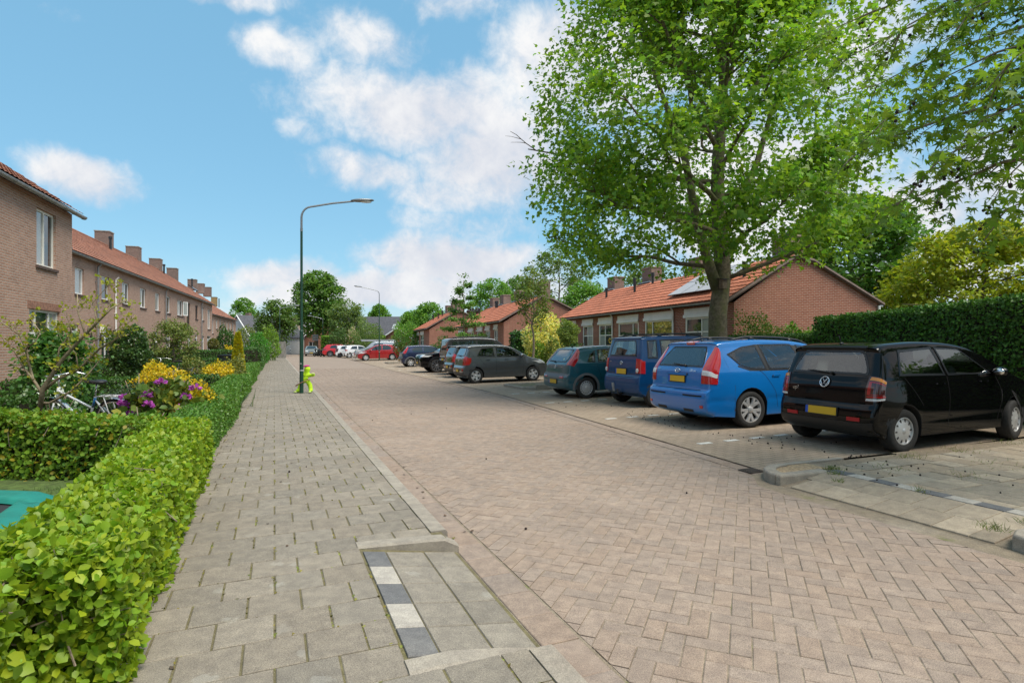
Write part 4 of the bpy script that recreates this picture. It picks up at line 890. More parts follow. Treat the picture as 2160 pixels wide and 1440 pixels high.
# --------------------------------------------------- right: bungalows with red tiles
BH = -17.4; dR = hd(BH); EH = 3.05
shutter = mat('shutter_box', (.80, .79, .75), rough=.5, var=.06, vscale=2)
def bungalow(name, label, p_near, L, bays, ridge_s=2.95, ridge_z=4.75, flat_s=3.75, flat_z=4.62, back_s=6.9, back_z=3.2, over=.34, chim=(), flues=(), panels=None, pier=brick_red):
    """p_near: eave corner nearest the camera; row runs away along dR; gable faces the camera"""
    d = -dR; far = Vector(p_near) + dR * L; w = Wall(far, d, L); w.p0 = w.p0 - w.n * over; h = thing(name, label, 'house', (p_near[0], p_near[1], .1)); base = .1
    rs = [b for b in bays]; Q = w.quads(base, EH - .05, [b[:4] for b in rs], depth=.16)
    prof = [(0, base), (0, EH - .05), (ridge_s - over, ridge_z - .09), (flat_s - over, flat_z - .09), (back_s - over, back_z - .09), (back_s - over, base)]
    for x, flip in ((0, 0), (L, 1)): Q.append(([w.pt(x, z, -s_) for s_, z in (prof if not flip else prof[::-1])], [(s_, z) for s_, z in (prof if not flip else prof[::-1])]))
    Q.append(([w.pt(0, base, -(back_s - over)), w.pt(L, base, -(back_s - over)), w.pt(L, back_z - .09, -(back_s - over)), w.pt(0, back_z - .09, -(back_s - over))], [(0, base), (L, base), (L, back_z), (0, back_z)]))
    uv_mesh('wall', Q, brick_red, h); ov = .06
    rf = roof_slope('roof', w.pt(-ov, 0, over), w.d, L + 2 * ov, -w.n, ridge_s, EH + .06, ridge_z + .03, tile_red, h)
    mb = MB(); pr = [(over, EH + .03), (-(ridge_s - over), ridge_z), (-(flat_s - over), flat_z), (-(back_s - over) - .2, back_z - .1)]
    for i in range(3): slab(mb, w.pt(-ov, pr[i][1], pr[i][0]), w.pt(L + ov, pr[i][1], pr[i][0]), w.pt(L + ov, pr[i + 1][1], pr[i + 1][0] - .0005 * i), w.pt(-ov, pr[i + 1][1], pr[i + 1][0]), .07)
    mb.build('roof_deck', tile_brown, rf)
    vb = MB()                                              # dark verge trim on the near gable
    for i in range(3):
        a, b = pr[i], pr[i + 1]; q0, q1 = w.pt(L + ov + .01, a[1] - .05, a[0]), w.pt(L + ov + .01, b[1] - .05, b[0]); vb.tube([q0, q1], .075, 5)
    vb.build('verge_trim', mat('verge_trim', (.13, .09, .075), rough=.8, var=.2), rf)
    gutter(h, w, 0, L + .05, EH - .0, out=over + .03, r=.06)
    for i, b in enumerate(rs):
        x0, x1, z0, z1, kind = b[:5]; sp = b[5] if len(b) > 5 else {}
        mb = MB(); ph = .42 if not sp.get('thin') else .30; w.bar(mb, x0 - .02, x1 + .02, z1 - .02, EH - .13, -.02, .035)
        if sp.get('box', 1): w.bar(mb, x0 - .04, x1 + .04, z1 - .05, z1 + .07, .035, .075)
        mb.build('shutter_panel', shutter, h)
        if kind == 'win': window(h, w, (x0, x1, z0, z1 - .02), rect_frac=sp.get('fr', [.3]), rows=[.68], fm=cream_frame, fw=.095, gms=sp.get('g', [glass_pale, glass]), depth=.05, sill=z0 > .3)
        elif kind == 'door':
            window(h, w, (x0, x1, z0, z1 - .02), rect_frac=[.47], rows=[.76], fm=cream_frame, fw=.10, gms=sp.get('g', [door_dark, glass, glass_pale, glass_pale]), depth=.05, sill=False, name='door_set')
    for x in flues: 
        q = w.pt(x[0], 0, -(x[1] - over)); zz = EH + (ridge_z - EH) * x[1] / ridge_s; mb = MB(); mb.tube([(q.x, q.y, zz - .05), (q.x, q.y, zz + .5)], .065, 8); mb.tube([(q.x, q.y, zz + .42), (q.x, q.y, zz + .62)], .09, 8); mb.build('flue', dark_metal, rf)
    for x, zt in chim:
        q = w.pt(x, 0, -(ridge_s - over) - .42); ch = chimney(rf, q, w.d, .62, .95, ridge_z - .5, zt, m=brick_red if zt < 5.4 else brick_dark)
        mb = MB(); mb.box(w.pt(x, ridge_z + .02, -(ridge_s - over) - .08), (1.25, .35, .05), Matrix.Rotation(math.atan2(w.d.y, w.d.x), 3, 'Z') @ Matrix.Rotation(R(-25), 3, 'X')); mb.build('lead_flashing', zinc, ch)
    return h, w, rf
e_near = Vector((at(1531, 0, 1).x, 1, 0)); SC = F * (EH - CAMZ)
pn = at(1495.6, 637.4, SC / (V0 - 637.4)); pf = at(1177.5, 673.75, SC / (V0 - 673.75)); dR = (Vector((pf.x, pf.y, 0)) - Vector((pn.x, pn.y, 0))).normalized()
k = (1531 - U0) / F; s_ = (k * pn.y - pn.x) / (-dR.x + k * dR.y); p1 = Vector((pn.x, pn.y, 0)) - dR * s_
LB = (Vector((pf.x, pf.y, 0)) - p1).length
wt = Wall(Vector((pf.x, pf.y, 0)), -dR, LB); wt.p0 -= wt.n * .34
def bay(u0, u1, kind, z0, **kw): a, b = sorted((wt.x_at(u0), wt.x_at(u1))); return (a, b, z0, 2.62, kind, kw)
bays1 = [bay(1186, 1215, 'win', .5, fr=[.35], g=[glass_pale]), bay(1229, 1251, 'door', .15), bay(1263, 1291, 'door', .15, g=[glass_pale, glass, door_dark, glass]), bay(1304, 1347, 'win', .6, fr=[.72], g=[glass_pale, glass, glass_pale, glass]), bay(1360, 1419, 'win', .6, fr=[.28], g=[glass, glass, glass_pale, glass], thin=1), bay(1445, 1522, 'door', .15, g=[door_dark, glass, glass_pale, glass_pale])]
bung1, wb1, rb1 = bungalow('bungalow_row', 'red brick bungalow row with solar panels, gable wall behind the large tree', p1, LB, bays1, chim=((.9, 5.55), (5.0, 5.6), (9.2, 5.5), (LB - .75, 5.5)), flues=((2.6, 1.9), (4.7, 2.5), (5.6, 2.0), (6.2, 2.7), (LB - 1.0, 1.6)))
for u in (1294, 1423): downpipe(bung1, wb1, wb1.x_at(u), .15, EH - .15, m=white_frame, r=.035, out=.07)
gd = wb1.pt(LB, 0, -6.55); mb = MB(); e = wb1.d * .06
mb.tube([gd + Vector((0, 0, 3.0)) + e - wb1.n * .15, gd + Vector((0, 0, 3.0)) + e, gd + Vector((0, 0, .2)) + e], .05, 8); mb.build('downpipe', white_frame, bung1)
# solar panels on the first row's roof
pan_m = mat('solar_cell', (.30, .32, .34), rough=.12, ior=2.0, var=.05); pan_f = mat('solar_frame', (.06, .06, .065), rough=.35, metal=.5)
SX = math.hypot(2.95, 4.75 - EH); upv = (-wb1.n * 2.95 + Vector((0, 0, 4.75 - EH))) / SX; nv = wb1.d.cross(upv); nv = nv if nv.z > 0 else -nv
Mp = Matrix((wb1.d, upv, nv)).transposed()
xa = wb1.x_at(1397, .0); 
for k in range(3):
    for j in range(2 if k < 3 else 1):
        c = wb1.pt(xa - .1 + .62 + k * .97 + .0, EH + .06, .34) + upv * (.58 + .72 + j * 1.47 * .8) + nv * .13
        if j == 1 and k == 9: continue
        mb = MB(); mb.box(c, (.95, 1.15, .035), Mp); po = mb.build('solar_panel', pan_f, rb1); mb = MB(); mb.box(c + nv * .019, (.92, 1.12, .006), Mp); mb.build('cells', pan_m, po)
# second and third rows
p2 = at(1052, 677.7, SC / (V0 - 677.7)); p2f = at(965, 691, SC / (V0 - 691)); p2 = Vector((p2.x, p2.y, 0)); L2 = (Vector((p2f.x, p2f.y, 0)) - p2).length
wt = Wall(p2 + dR * L2, -dR, L2); wt.p0 -= wt.n * .34
bays2 = [bay(968, 981, 'win', .5, fr=[.5]), bay(988, 999, 'door', .15), bay(1006, 1018, 'win', .6, fr=[.3], g=[glass_pale, glass]), bay(1024, 1034, 'win', .6, fr=[.4], g=[glass, glass_pale]), bay(1042, 1050, 'door', .15)]
bungalow('bungalow_row', 'red brick bungalow row behind the grey hatchback, clipped gable with broad chimney', p2, L2, bays2, chim=((.9, 5.6), (4.2, 5.6), (8, 5.6), (L2 - .7, 5.75)), flues=((1.6, 1.8), (4.0, 2.6), (4.8, 2.5)))
p3 = at(898, 693, SC / (V0 - 693)); p3 = Vector((p3.x, p3.y, 0)); L3b = 9
wt = Wall(p3 + dR * L3b, -dR, L3b); wt.p0 -= wt.n * .34
bays3 = [bay(869, 875, 'door', .15), bay(878, 884, 'win', .6), bay(887, 894, 'door', .15)]
bungalow('bungalow_row', 'furthest red brick bungalow row behind the slender tree with tiered branches', p3, L3b, bays3, chim=((3, 5.6), (6, 5.7), (L3b - .9, 5.8)), flues=((2.5, 1.8), (4.5, 2.4), (5.5, 1.8)))
# far houses closing the street
def far_house(name, label, c, rz, L, D, he, hr, bm, tm, gable_front=True, wins=(), garage=None, door_=None, shape=None):
    c = Vector((c[0], c[1], 0)); d = Vector((math.cos(rz), math.sin(rz), 0)); w = Wall(c - d * (L / 2), d, L); h = thing(name, label, 'house', tuple(c)); Q = w.quads(0, he, [q[:4] for q in wins] + ([garage] if garage else []), depth=.12)
    if gable_front: Q.append(([w.pt(0, he), w.pt(L, he), w.pt(L / 2, hr)], [(0, he), (L, he), (L / 2, hr)]))
    for x in (0, L):
        tops = [w.pt(x, 0), w.pt(x, 0, -D), w.pt(x, he, -D)] + ([] if gable_front else [w.pt(x, hr, -D / 2)]) + [w.pt(x, he)]; Q.append((tops, [(q.y, q.z) for q in tops]))
    uv_mesh('wall', Q, bm, h); mb = MB(); o = .25
    if gable_front:
        sl = (hr - he) / (L / 2)
        slab(mb, w.pt(-o, he - o * sl, o), w.pt(-o, he - o * sl, -D), w.pt(L / 2, hr, -D), w.pt(L / 2, hr, o), .1); slab(mb, w.pt(L + o, he - o * sl, o), w.pt(L + o, he - o * sl, -D), w.pt(L / 2 + .002, hr, -D), w.pt(L / 2 + .002, hr, o), .1)
        tb = MB(); tb.tube([w.pt(-o, he - o * sl - .06, o + .02), w.pt(L / 2, hr - .06, o + .02), w.pt(L + o, he - o * sl - .06, o + .02)], .09, 5)
    else:
        sl = (hr - he) / (D / 2)
        slab(mb, w.pt(-o, he - o * sl * .5, o), w.pt(L + o, he - o * sl * .5, o), w.pt(L + o, hr, -D / 2), w.pt(-o, hr, -D / 2), .1); slab(mb, w.pt(-o, he, -D - o), w.pt(L + o, he, -D - o), w.pt(L + o, hr, -D / 2 - .002), w.pt(-o, hr, -D / 2 - .002), .1)
        tb = MB(); tb.tube([w.pt(-o, he - o * sl * .5 - .06, o + .02), w.pt(L + o, he - o * sl * .5 - .06, o + .02)], .07, 5)
    rf = mb.build('roof', tm, h); tb.build('fascia', white_frame, rf)
    for q in wins: window(h, w, q[:4], fm=white_frame, gm=glass, sill=False, cols=2 if q[1] - q[0] > 1.2 else 1)
    if garage:
        gb = MB(); n = 5
        for k in range(n): w.bar(gb, garage[0] + .02, garage[1] - .02, garage[2] + (garage[3] - garage[2]) * k / n + .01, garage[2] + (garage[3] - garage[2]) * (k + 1) / n - .01, -.11, -.08)
        gb.build('garage_door', mat('garage_door', (.045, .055, .08), rough=.45), h)
    return h, w, rf
white_wall = brick_mat('white_wall', (.66, .66, .64), (.70, .70, .68), (.6, .6, .58), st_amt=.1, lamt=.1, light=(.75, .75, .73))
beige_brick = brick_mat('beige_brick', (.36, .27, .20), (.40, .31, .23), (.36, .3, .24))
q = at(510, 728, 92); far_house('white_house', 'white gabled house beyond the end of the left terrace', (q.x - .6, q.y, 0), R(-32), 7.0, 10, 3.0, 6.4, white_wall, tile_grey, True, [(2.5, 4.2, 1.0, 2.3)])
q = at(540, 728, 112); h_, w_, r_ = far_house('tiled_house', 'brown brick house with broad faded red roof behind the white house', (q.x - .4, q.y, 0), R(-14), 13, 9, 3.1, 7.2, beige_brick, tile_faded, False, [(2, 3.6, .9, 2.3), (7, 8.6, .9, 2.3)])
c = w_.pt(1.6, 0, -4.5); chimney(r_, c, w_.d, .7, .9, 6.7, 8.1)
q = at(626, 728, 106); far_house('garage_house', 'low red brick garage with gable and dark blue door at the street end', (q.x, q.y, 0), R(-8), 6.4, 8, 2.75, 4.6, brick_red, tile_faded, True, [], garage=(1.3, 5.0, .02, 2.25))
q = at(602, 728, 112); far_house('beige_house', 'beige brick house with grey roof and skylights left of the garage', (q.x - .5, q.y, 0), R(-5), 7.6, 9, 2.8, 5.4, beige_brick, tile_faded, True, [(4.6, 5.9, .9, 2.2)])
q = at(615, 728, 128); hb, wb_, rfb = far_house('grey_roofed_house', 'house with long grey roof behind the garage', (q.x, q.y, 0), R(-6), 18, 9, 4.0, 8.1, beige_brick, mat('roof_pale_grey', (.22, .21, .22), rough=.8, var=.2, vscale=3), False, [])
for x in (7.2, 10.2): mb = MB(); c = wb_.pt(x, 6.1, -1.95); mb.box(c, (1.0, 1.3, .1), Matrix.Rotation(R(-6), 3, 'Z') @ Matrix.Rotation(R(42), 3, 'X')); mb.build('roof_window', glass_pale, rfb)
q = at(684, 728, 100); far_house('brick_house', 'brown brick house with white-edged gable right of the tall round tree', (q.x, q.y, 0), R(12), 7.2, 9, 2.9, 5.7, brick_red, tile_brown, True, [(1.0, 2.3, .9, 2.1), (4.6, 5.5, .9, 2.2)])
q = at(723, 728, 122); far_house('tall_house', 'gabled brick house partly hidden by the dense tree', (q.x + 1.5, q.y, 0), R(38), 9, 9, 3.4, 8.6, beige_brick, tile_grey, True, [(3, 4.4, 4.2, 5.4)])
q = at(786, 728, 86); hb, wb_, rfb = far_house('dark_roofed_house', 'house with large dark grey tiled roof behind the red hatchback', (q.x, q.y + 3, 0), R(-4), 13.6, 9, 2.8, 6.2, brick_red, tile_grey, False, [(3, 4.4, .9, 2.2)])
mb = MB(); c = wb_.pt(9.2, 4.45, -2.0); mb.box(c, (1.1, 1.3, .1), Matrix.Rotation(R(-4), 3, 'Z') @ Matrix.Rotation(R(37), 3, 'X')); mb.build('roof_window', glass_pale, rfb)
q = at(838, 728, 78); far_house('brick_shed', 'small brick gable roof just right of the far street lamp', (q.x, q.y, 0), R(-10), 5, 5, 2.3, 3.9, brick_red, tile_brown, True, [])
# houses seen over the right hedge
q = at(1925, 728, 46); far_house('brick_house', 'pink brick house with grey gable roof seen over the tall right hedge', (q.x, q.y, 0), R(20), 9, 9, 3.2, 4.6, beige_brick, tile_grey, True, [])
mb = MB(); ca = wb1.pt(LB - 1, 2.75, -7.6); mb.box(ca + Vector((1.2, .8, -.05)), (3.2, 2.4, .16), R(12)); 
for a in (-1.4, 1.4): mb.box(ca + Vector((1.2 + a, .8, -1.4)), (.1, .1, 2.6))
tag(mb.build('carport', mat('carport_dark', (.035, .04, .05), rough=.5)), 'dark flat carport roof behind the red gable, over the hedge', 'carport')
# ================================================================== cars
def cr(pts, n=6):
    pts = [np.array(p, float) for p in pts]; pts = [2 * pts[0] - pts[1]] + pts + [2 * pts[-1] - pts[-2]]; out = []
    for i in range(1, len(pts) - 2):
        p0, p1, p2, p3 = pts[i - 1:i + 3]
        for k in range(n):
            t = k / n; m1 = (p2 - p0) * .42; m2 = (p3 - p1) * .42
            out.append((2 * t ** 3 - 3 * t * t + 1) * p1 + (t ** 3 - 2 * t * t + t) * m1 + (-2 * t ** 3 + 3 * t * t) * p2 + (t ** 3 - t * t) * m2)
    return np.array(out + [pts[-2]])
def car_paint(name, c, metal=.35, rough=.32, spec=.5, coat=1.0):
    if name in MATS: return MATS[name]
    m = mat(name, c, rough=rough, metal=metal, coat=coat, spec=spec); t = NT(m.node_tree); bs = t.n['Principled BSDF']; bf = t.node('ShaderNodeNewGeometry').outputs['Backfacing']   # the inside of the shell is dark trim
    t.l.new(t.mix(bf, tuple(c), (.05, .05, .052)), bs.inputs['Base Color']); t.l.new(t.math('MULTIPLY', t.math('SUBTRACT', 1.0, bf), coat), bs.inputs['Coat Weight']); return m
car_glass = mat('car_glass', (.012, .018, .018), rough=.02, ior=1.6, spec=.5)
car_glass_clear = mat('car_glass_hatch', (.04, .052, .052), rough=.03, ior=1.9)
tyre_m = mat('tyre_rubber', (.022, .021, .020), rough=.85, var=.25, vscale=30); rim_m = mat('rim_alloy', (.58, .58, .58), rough=.35, metal=.45); rim_dark = mat('rim_dark', (.05, .05, .052), rough=.35, metal=.6)
lamp_red = mat('lamp_red', (.42, .012, .014), rough=.12, coat=1.0); lamp_clear = mat('lamp_clear', (.62, .62, .62), rough=.12, coat=1.0); lamp_amber = mat('lamp_amber', (.75, .27, .02), rough=.15, coat=1); lamp_smoke = mat('lamp_smoke', (.06, .012, .014), rough=.1, coat=1)
plate_m = mat('plate_yellow', (.62, .38, .02), rough=.4); plate_blue = mat('plate_blue', (.01, .08, .45), rough=.4); chrome = mat('chrome', (.75, .76, .78), rough=.12, metal=1.0); seam_m = mat('panel_gap', (.006, .006, .006), rough=.9); under_m = mat('underbody', (.010, .010, .010), rough=.9); mat('refl', (.4, .01, .01))
EX = .34
def clear_glass(name, tint, refl):
    m = bpy.data.materials.new(name); m.use_nodes = True; MATS[name] = m; t = NT(m.node_tree); t.n.remove(t.n['Principled BSDF']); tr = t.node('ShaderNodeBsdfTransparent'); tr.inputs[0].default_value = tint + (1,); gl = t.node('ShaderNodeBsdfGlossy'); gl.inputs['Roughness'].default_value = .015; gl.inputs['Color'].default_value = (.9, .93, .95, 1)
    fr = t.node('ShaderNodeFresnel'); fr.inputs[0].default_value = 1.5; mx = t.node('ShaderNodeMixShader'); t.l.new(t.math('ADD', t.math('MULTIPLY', fr.outputs[0], 1.6), refl, clamp=True), mx.inputs[0]); t.l.new(tr.outputs[0], mx.inputs[1]); t.l.new(gl.outputs[0], mx.inputs[2]); t.l.new(mx.outputs[0], t.n['Material Output'].inputs[0]); return m
car_glass_far = mat('car_glass_far', (.014, .02, .02), rough=.02, ior=1.9)
car_glass = clear_glass('car_glass_tinted', (.74, .80, .77), .03); car_glass_clear = clear_glass('car_glass_rear', (.70, .76, .73), .05)
cabin_m = mat('cabin_trim', (.06, .06, .062), rough=.8); seat_m = mat('seat_fabric', (.13, .13, .135), rough=.9, var=.2, vscale=20); seal_m = mat('window_seal', (.008, .008, .009), rough=.35)
class Car:
    def __init__(s, name, label, sp, paint, clad=None, group='cars parked along the street'):
        s.sp = sp; s.root = thing(name, label, 'car', group=group); s.xa = sp['ra']; s.paint = paint
        L, W, H, r = sp['L'], sp['W'], sp['H'], sp['r']; fl = sp.get('floor', .20); Ra = r + .05
        s.holes = []; fine = sp.get('fine', 1); top = cr(sp['sil'], 11 if fine else 6); nt = len(top); bot = []; fz = fl
        for xc in (s.xa + sp['wb'], s.xa):
            a0 = math.asin((fz - r) / Ra) if abs(fz - r) < Ra else 0
            angs = np.linspace(a0, math.pi - a0, 15); bot += [(xc + Ra * math.cos(a), r + Ra * math.sin(a), 1) for a in angs]
            if xc > s.xa: bot += [(x, fz, 0) for x in np.linspace(xc - Ra - .08, s.xa + Ra + .08, 8)]
        pts = np.array([(p[0], p[1], 0) for p in top] + [(x, z, 2 if f else 3) for x, z, f in bot]); flag = pts[:, 2]; Cn = pts[:, :2]; N = len(Cn)
        s.zs = max(.76, r + Ra + .07); spine = np.stack([np.clip(Cn[:, 0], .62, L - .72), np.full(N, s.zs)], 1)
        d = spine - Cn; d /= np.maximum(np.linalg.norm(d, axis=1, keepdims=True), 1e-6)
        ins = np.where(flag == 0, sp.get('round', .10), .018); ins = np.where((flag == 0) & ((Cn[:, 0] < .35) | (Cn[:, 0] > L - .5)), sp.get('rend', .13), ins)
        for _ in range(4): ins = np.where(flag == 0, (np.roll(ins, 1) + ins + np.roll(ins, -1)) / 3, ins)
        Sd = Cn + d * ins[:, None]; s.Cn, s.Sd, s.nt, s.d, s.ins = Cn, Sd, nt, d, ins
        J = 9; phis = np.linspace(-math.pi / 2, math.pi / 2, 2 * J + 1); grid = []
        Wb = s.Wf(Sd[:, 0], Sd[:, 1])
        for ph in phis:
            f = math.copysign(abs(math.sin(ph)) ** EX, ph) if ph else 0; g = 1 - max(0, math.cos(ph)) ** EX; xz = Cn + d * (ins * g)[:, None]; grid.append(np.stack([xz[:, 0], f * Wb, xz[:, 1]], 1))
        rings = []
        NR_ = 24 if fine else 8
        for k in range(1, NR_ + 1):
            q = k / NR_; xz = Sd + (spine - Sd) * q; rings.append(np.stack([xz[:, 0], s.Wf(xz[:, 0], xz[:, 1]), xz[:, 1]], 1))
        seq = [r_ * [1, -1, 1] for r_ in rings[::-1]] + grid + rings; V = np.concatenate(seq) - [s.xa, 0, 0]; Fq, mi = [], []
        for a in range(len(seq) - 1):
            for k in range(N):
                k2 = (k + 1) % N; Fq.append((a * N + k, a * N + k2, (a + 1) * N + k2, (a + 1) * N + k)); inner = NR_ <= a < NR_ + 2 * J
                mi.append(1 if inner and (flag[k] > 1.5 and flag[k2] > 1.5) else 0)
        s.V, s.Fq, s.mi, s.strip = V, np.array(Fq), np.array(mi), np.array([NR_ <= a < NR_ + 2 * J for a in range(len(seq) - 1) for k in range(N)])
        s.wheels(sp)
        if clad: s.cladding(clad)
    def Wf(s, x, z):
        sp = s.sp; W, H, L = sp['W'], sp['H'], sp['L']; zb = sp.get('belt', .93); tr = sp.get('roofw', .76); x = np.asarray(x, float); z = np.asarray(z, float)
        tz = np.where(z < .30, .955 + .03 * z / .3, np.where(z < .62, .985 + .015 * np.sin((z - .30) / .32 * math.pi / 2), np.where(z < zb, 1.0 - .028 * ((z - .62) / (zb - .62)) ** 2, .972 - (.972 - tr) * ((z - zb) / (H - zb)) ** 1.12)))
        e0 = np.clip((.75 - x) / .75, 0, 1); e1 = np.clip((x - (L - 1.0)) / 1.0, 0, 1); pl = 1 - sp.get('tr', .07) * e0 ** 2 - sp.get('tf', .14) * e1 ** 2
        sh = sp.get('arch_flare', .012); xa = s.xa; bulge = sum(sh * np.exp(-((x - c) / .38) ** 2) for c in (xa, xa + sp['wb'])) * np.exp(-((z - .55) / .22) ** 2)
        return W / 2 * tz * pl + bulge - sp.get('crease', .006) * np.exp(-((z - sp.get('crz', .50)) / .05) ** 2)
    def finish(s):
        FC = s.V[s.Fq].mean(1) + [s.xa, 0, 0]; kill = np.zeros(len(FC), bool); W = s.Wf(FC[:, 0], FC[:, 2])
        for h in s.holes:
            if h[0] == 's':
                _, poly, sg = h; VX, VZ = s.V[:, 0] + s.xa, s.V[:, 2]; x, z = VX, VZ; ins = np.zeros(len(VX), bool); n = len(poly)
                for i in range(n):
                    (x0, z0), (x1, z1) = poly[i], poly[(i + 1) % n]; c_ = ((z0 > z) != (z1 > z)); t_ = np.where(c_, (x1 - x0) * (z - z0) / np.where(z1 == z0, 1e-9, z1 - z0) + x0, 0); ins ^= c_ & (x < t_)
                ins = ins[s.Fq].all(1); kill |= ins & (np.sign(FC[:, 1]) == sg) & (np.abs(FC[:, 1]) > .55 * W)
            else:
                _, z0, z1, f0, f1, rear = h; z = FC[:, 2]; q = np.clip((z - z0) / (z1 - z0), 0, 1); f = f0 + (f1 - f0) * q; xs_ = np.array([s._sil(a, rear)[0] for a in np.linspace(z0, z1, 20)]); xm = np.interp(z, np.linspace(z0, z1, 20), xs_)
                kill |= s.strip & (z > z0 + .012) & (z < z1 - .012) & (np.abs(FC[:, 1]) < f * W - .02) & (np.abs(FC[:, 0] - xm) < .14)
        s.body = npmesh('body', s.V, s.Fq[~kill], [s.paint, under_m], s.root, smooth=True, midx=s.mi[~kill], local=True)
        try: s.body.data.set_sharp_from_angle(angle=R(38))
        except Exception: pass
        if not s.sp.get('fine', 1): return
        sp = s.sp; L, W_, H = sp['L'], sp['W'], sp['H']; k = H / 1.5; zb = sp.get('belt', .93)
        mb = MB(); mb.box((L * .46 - s.xa, 0, .44 * k), (L * .56, W_ * .80, .12), bev=.03)
        for sg in (-1, 1): mb.box((L * .46 - s.xa, sg * W_ * .415, .64 * k), (L * .52, .05, .46 * k), bev=.02)
        mb.box((L * .735 - s.xa, 0, zb - .10), (.42, W_ * .76, .22), bev=.06); mb.build('cabin', cabin_m, s.root, local=True)
        for x, nm in ((L * .56, 'front_seat'), (L * .30, 'rear_seat')):
            for sg in (-1, 1):
                mb = MB(); T = Matrix.Rotation(R(-14), 3, 'Y'); c0 = Vector((x - s.xa, sg * W_ * .215, 0)); mb.box(c0 + Vector((.02, 0, .82 * k)), (.13, W_ * .30, .62 * k), T, bev=.05); mb.box(c0 + Vector((.28, 0, .58 * k)), (.50, W_ * .30, .16), bev=.06); mb.box(c0 + Vector((-.085, 0, 1.20 * k)), (.09, .24, .17 * k), T, bev=.04); mb.build(nm, seat_m, s.root, local=True)
        mb = MB(); mb.tube([Vector((L * .665 - s.xa + .05 * math.sin(a), W_ * .215 + .18 * math.cos(a), zb + .0 + .18 * math.sin(a))) for a in np.linspace(0, 2 * math.pi, 20)], .014, 6, caps=False); mb.build('steering_wheel', black_plastic, s.root, True, local=True)
    # --- surface samplers (local coordinates)
    def side(s, x, z, sg=-1, off=0.0): return Vector((x - s.xa, sg * (float(s.Wf(x, z)) + off), z))
    def _sil(s, z, rear):
        top = s.Cn[:s.nt]; ip = int(np.argmax(top[:, 1])); rr = range(0, ip + 1) if rear else range(s.nt - 1, ip - 1, -1); zz = [top[i, 1] for i in rr]; xx = [top[i, 0] for i in rr]; zz = np.maximum.accumulate(zz); j = [s.ins[i] for i in rr]
        return float(np.interp(z, zz, xx)), float(np.interp(z, zz, j))
    def end(s, y, z, rear=True, off=0.0):               # y as fraction of half width
        x, ins = s._sil(z, rear); sp = np.array([min(max(x, .62), s.sp['L'] - .72), s.zs]); d = sp - np.array([x, z]); d /= np.linalg.norm(d) + 1e-9
        a = abs(y); ph = math.asin(min(1, a ** (1 / EX))); g = 1 - math.cos(ph) ** EX if ph < math.pi / 2 else 1; X = x + d[0] * ins * g; Z = z + d[1] * ins * g; sx = x + d[0] * ins; W = float(s.Wf(sx, z + d[1] * ins)); sgn = -1 if rear else 1
        return Vector((X - s.xa + sgn * off, y * W, Z))
    def patch(s, name, G, m, parent=None, off=.006, smooth=True, seal=0):
        G = np.array([[list(p) for p in row] for row in G], float); du = np.gradient(G, axis=0); dv = np.gradient(G, axis=1); n = np.cross(du, dv); n /= np.maximum(np.linalg.norm(n, axis=2, keepdims=True), 1e-9)
        c = np.array([s.sp['L'] / 2 - s.xa, 0, .7]); sg = np.sign(((G - c) * n).sum()); G2 = G + n * sg * off; edge = G - n * sg * .004; mb = MB(); mb.grid(G2.tolist(), flip=sg > 0)
        a, b = G.shape[:2]; loop = [(i, 0) for i in range(a)] + [(a - 1, j) for j in range(1, b)] + [(i, b - 1) for i in range(a - 2, -1, -1)] + [(0, j) for j in range(b - 2, 0, -1)]; n0 = len(loop)
        mb.add([G2[i, j] for i, j in loop] + [edge[i, j] for i, j in loop], [(k, (k + 1) % n0, n0 + (k + 1) % n0, n0 + k) for k in range(n0)])
        o = mb.build(name, m, parent or s.root, smooth, local=True, angle=35)
        if seal:
            ctr = G2.mean((0, 1)); inner = []; outer = []
            for (i, j) in loop:
                i2 = min(max(i, 1), a - 2); j2 = min(max(j, 1), b - 2); v_ = G2[i2, j2] - G2[i, j]; v_ = v_ / (np.linalg.norm(v_) + 1e-9); corner = (i in (0, a - 1)) and (j in (0, b - 1)); inner.append(G2[i, j] + v_ * seal * (1.4 if corner else 1)); outer.append(G2[i, j])
            nn_ = np.array([n[i, j] * sg * .0018 for i, j in loop]); mb = MB(); mb.add(list(np.array(outer) + nn_) + list(np.array(inner) + nn_), [(k, (k + 1) % n0, n0 + (k + 1) % n0, n0 + k) for k in range(n0)]); mb.build('window_seal', seal_m, o, local=True)
        return o
    def swin(s, name, bot, top, m=None, sg=-1, off=.006, nx=12, nz=6):
        b = np.array(bot, float); t = np.array(top, float); rs = lambda q, n: np.stack([np.interp(np.linspace(0, 1, n), np.linspace(0, 1, len(q)), q[:, i]) for i in (0, 1)], 1); b, t = rs(b, nx), rs(t, nx)
        gl = m is None and s.sp.get('fine', 1)
        if gl: s.holes.append(('s', [tuple(q) for q in b] + [tuple(q) for q in t[::-1]], sg))
        return s.patch(name, [[s.side(*(b[i] * (1 - k / nz) + t[i] * k / nz), sg) for k in range(nz + 1)] for i in range(nx)], m or (car_glass if gl else car_glass_far), off=off, seal=.032 if gl else 0)
    def ewin(s, name, z0, z1, f0, f1, m=None, rear=True, off=.006, nz=8, ny=14, curve=None):
        zs = np.linspace(z0, z1, nz); G = []
        for i, z in enumerate(zs):
            q = i / (nz - 1); f = f0 + (f1 - f0) * q; f = f if not curve else f * (1 - curve * (2 * q - 1) ** 4); G.append([s.end(y, z, rear) for y in np.linspace(-f, f, ny)])
        gl = m in (None, car_glass_clear) and s.sp.get('fine', 1)
        if gl: s.holes.append(('e', z0, z1, f0, f1, rear))
        return s.patch(name, G, (m or car_glass_clear) if gl or m not in (None, car_glass_clear) else car_glass_far, off=off, seal=.034 if gl else 0)
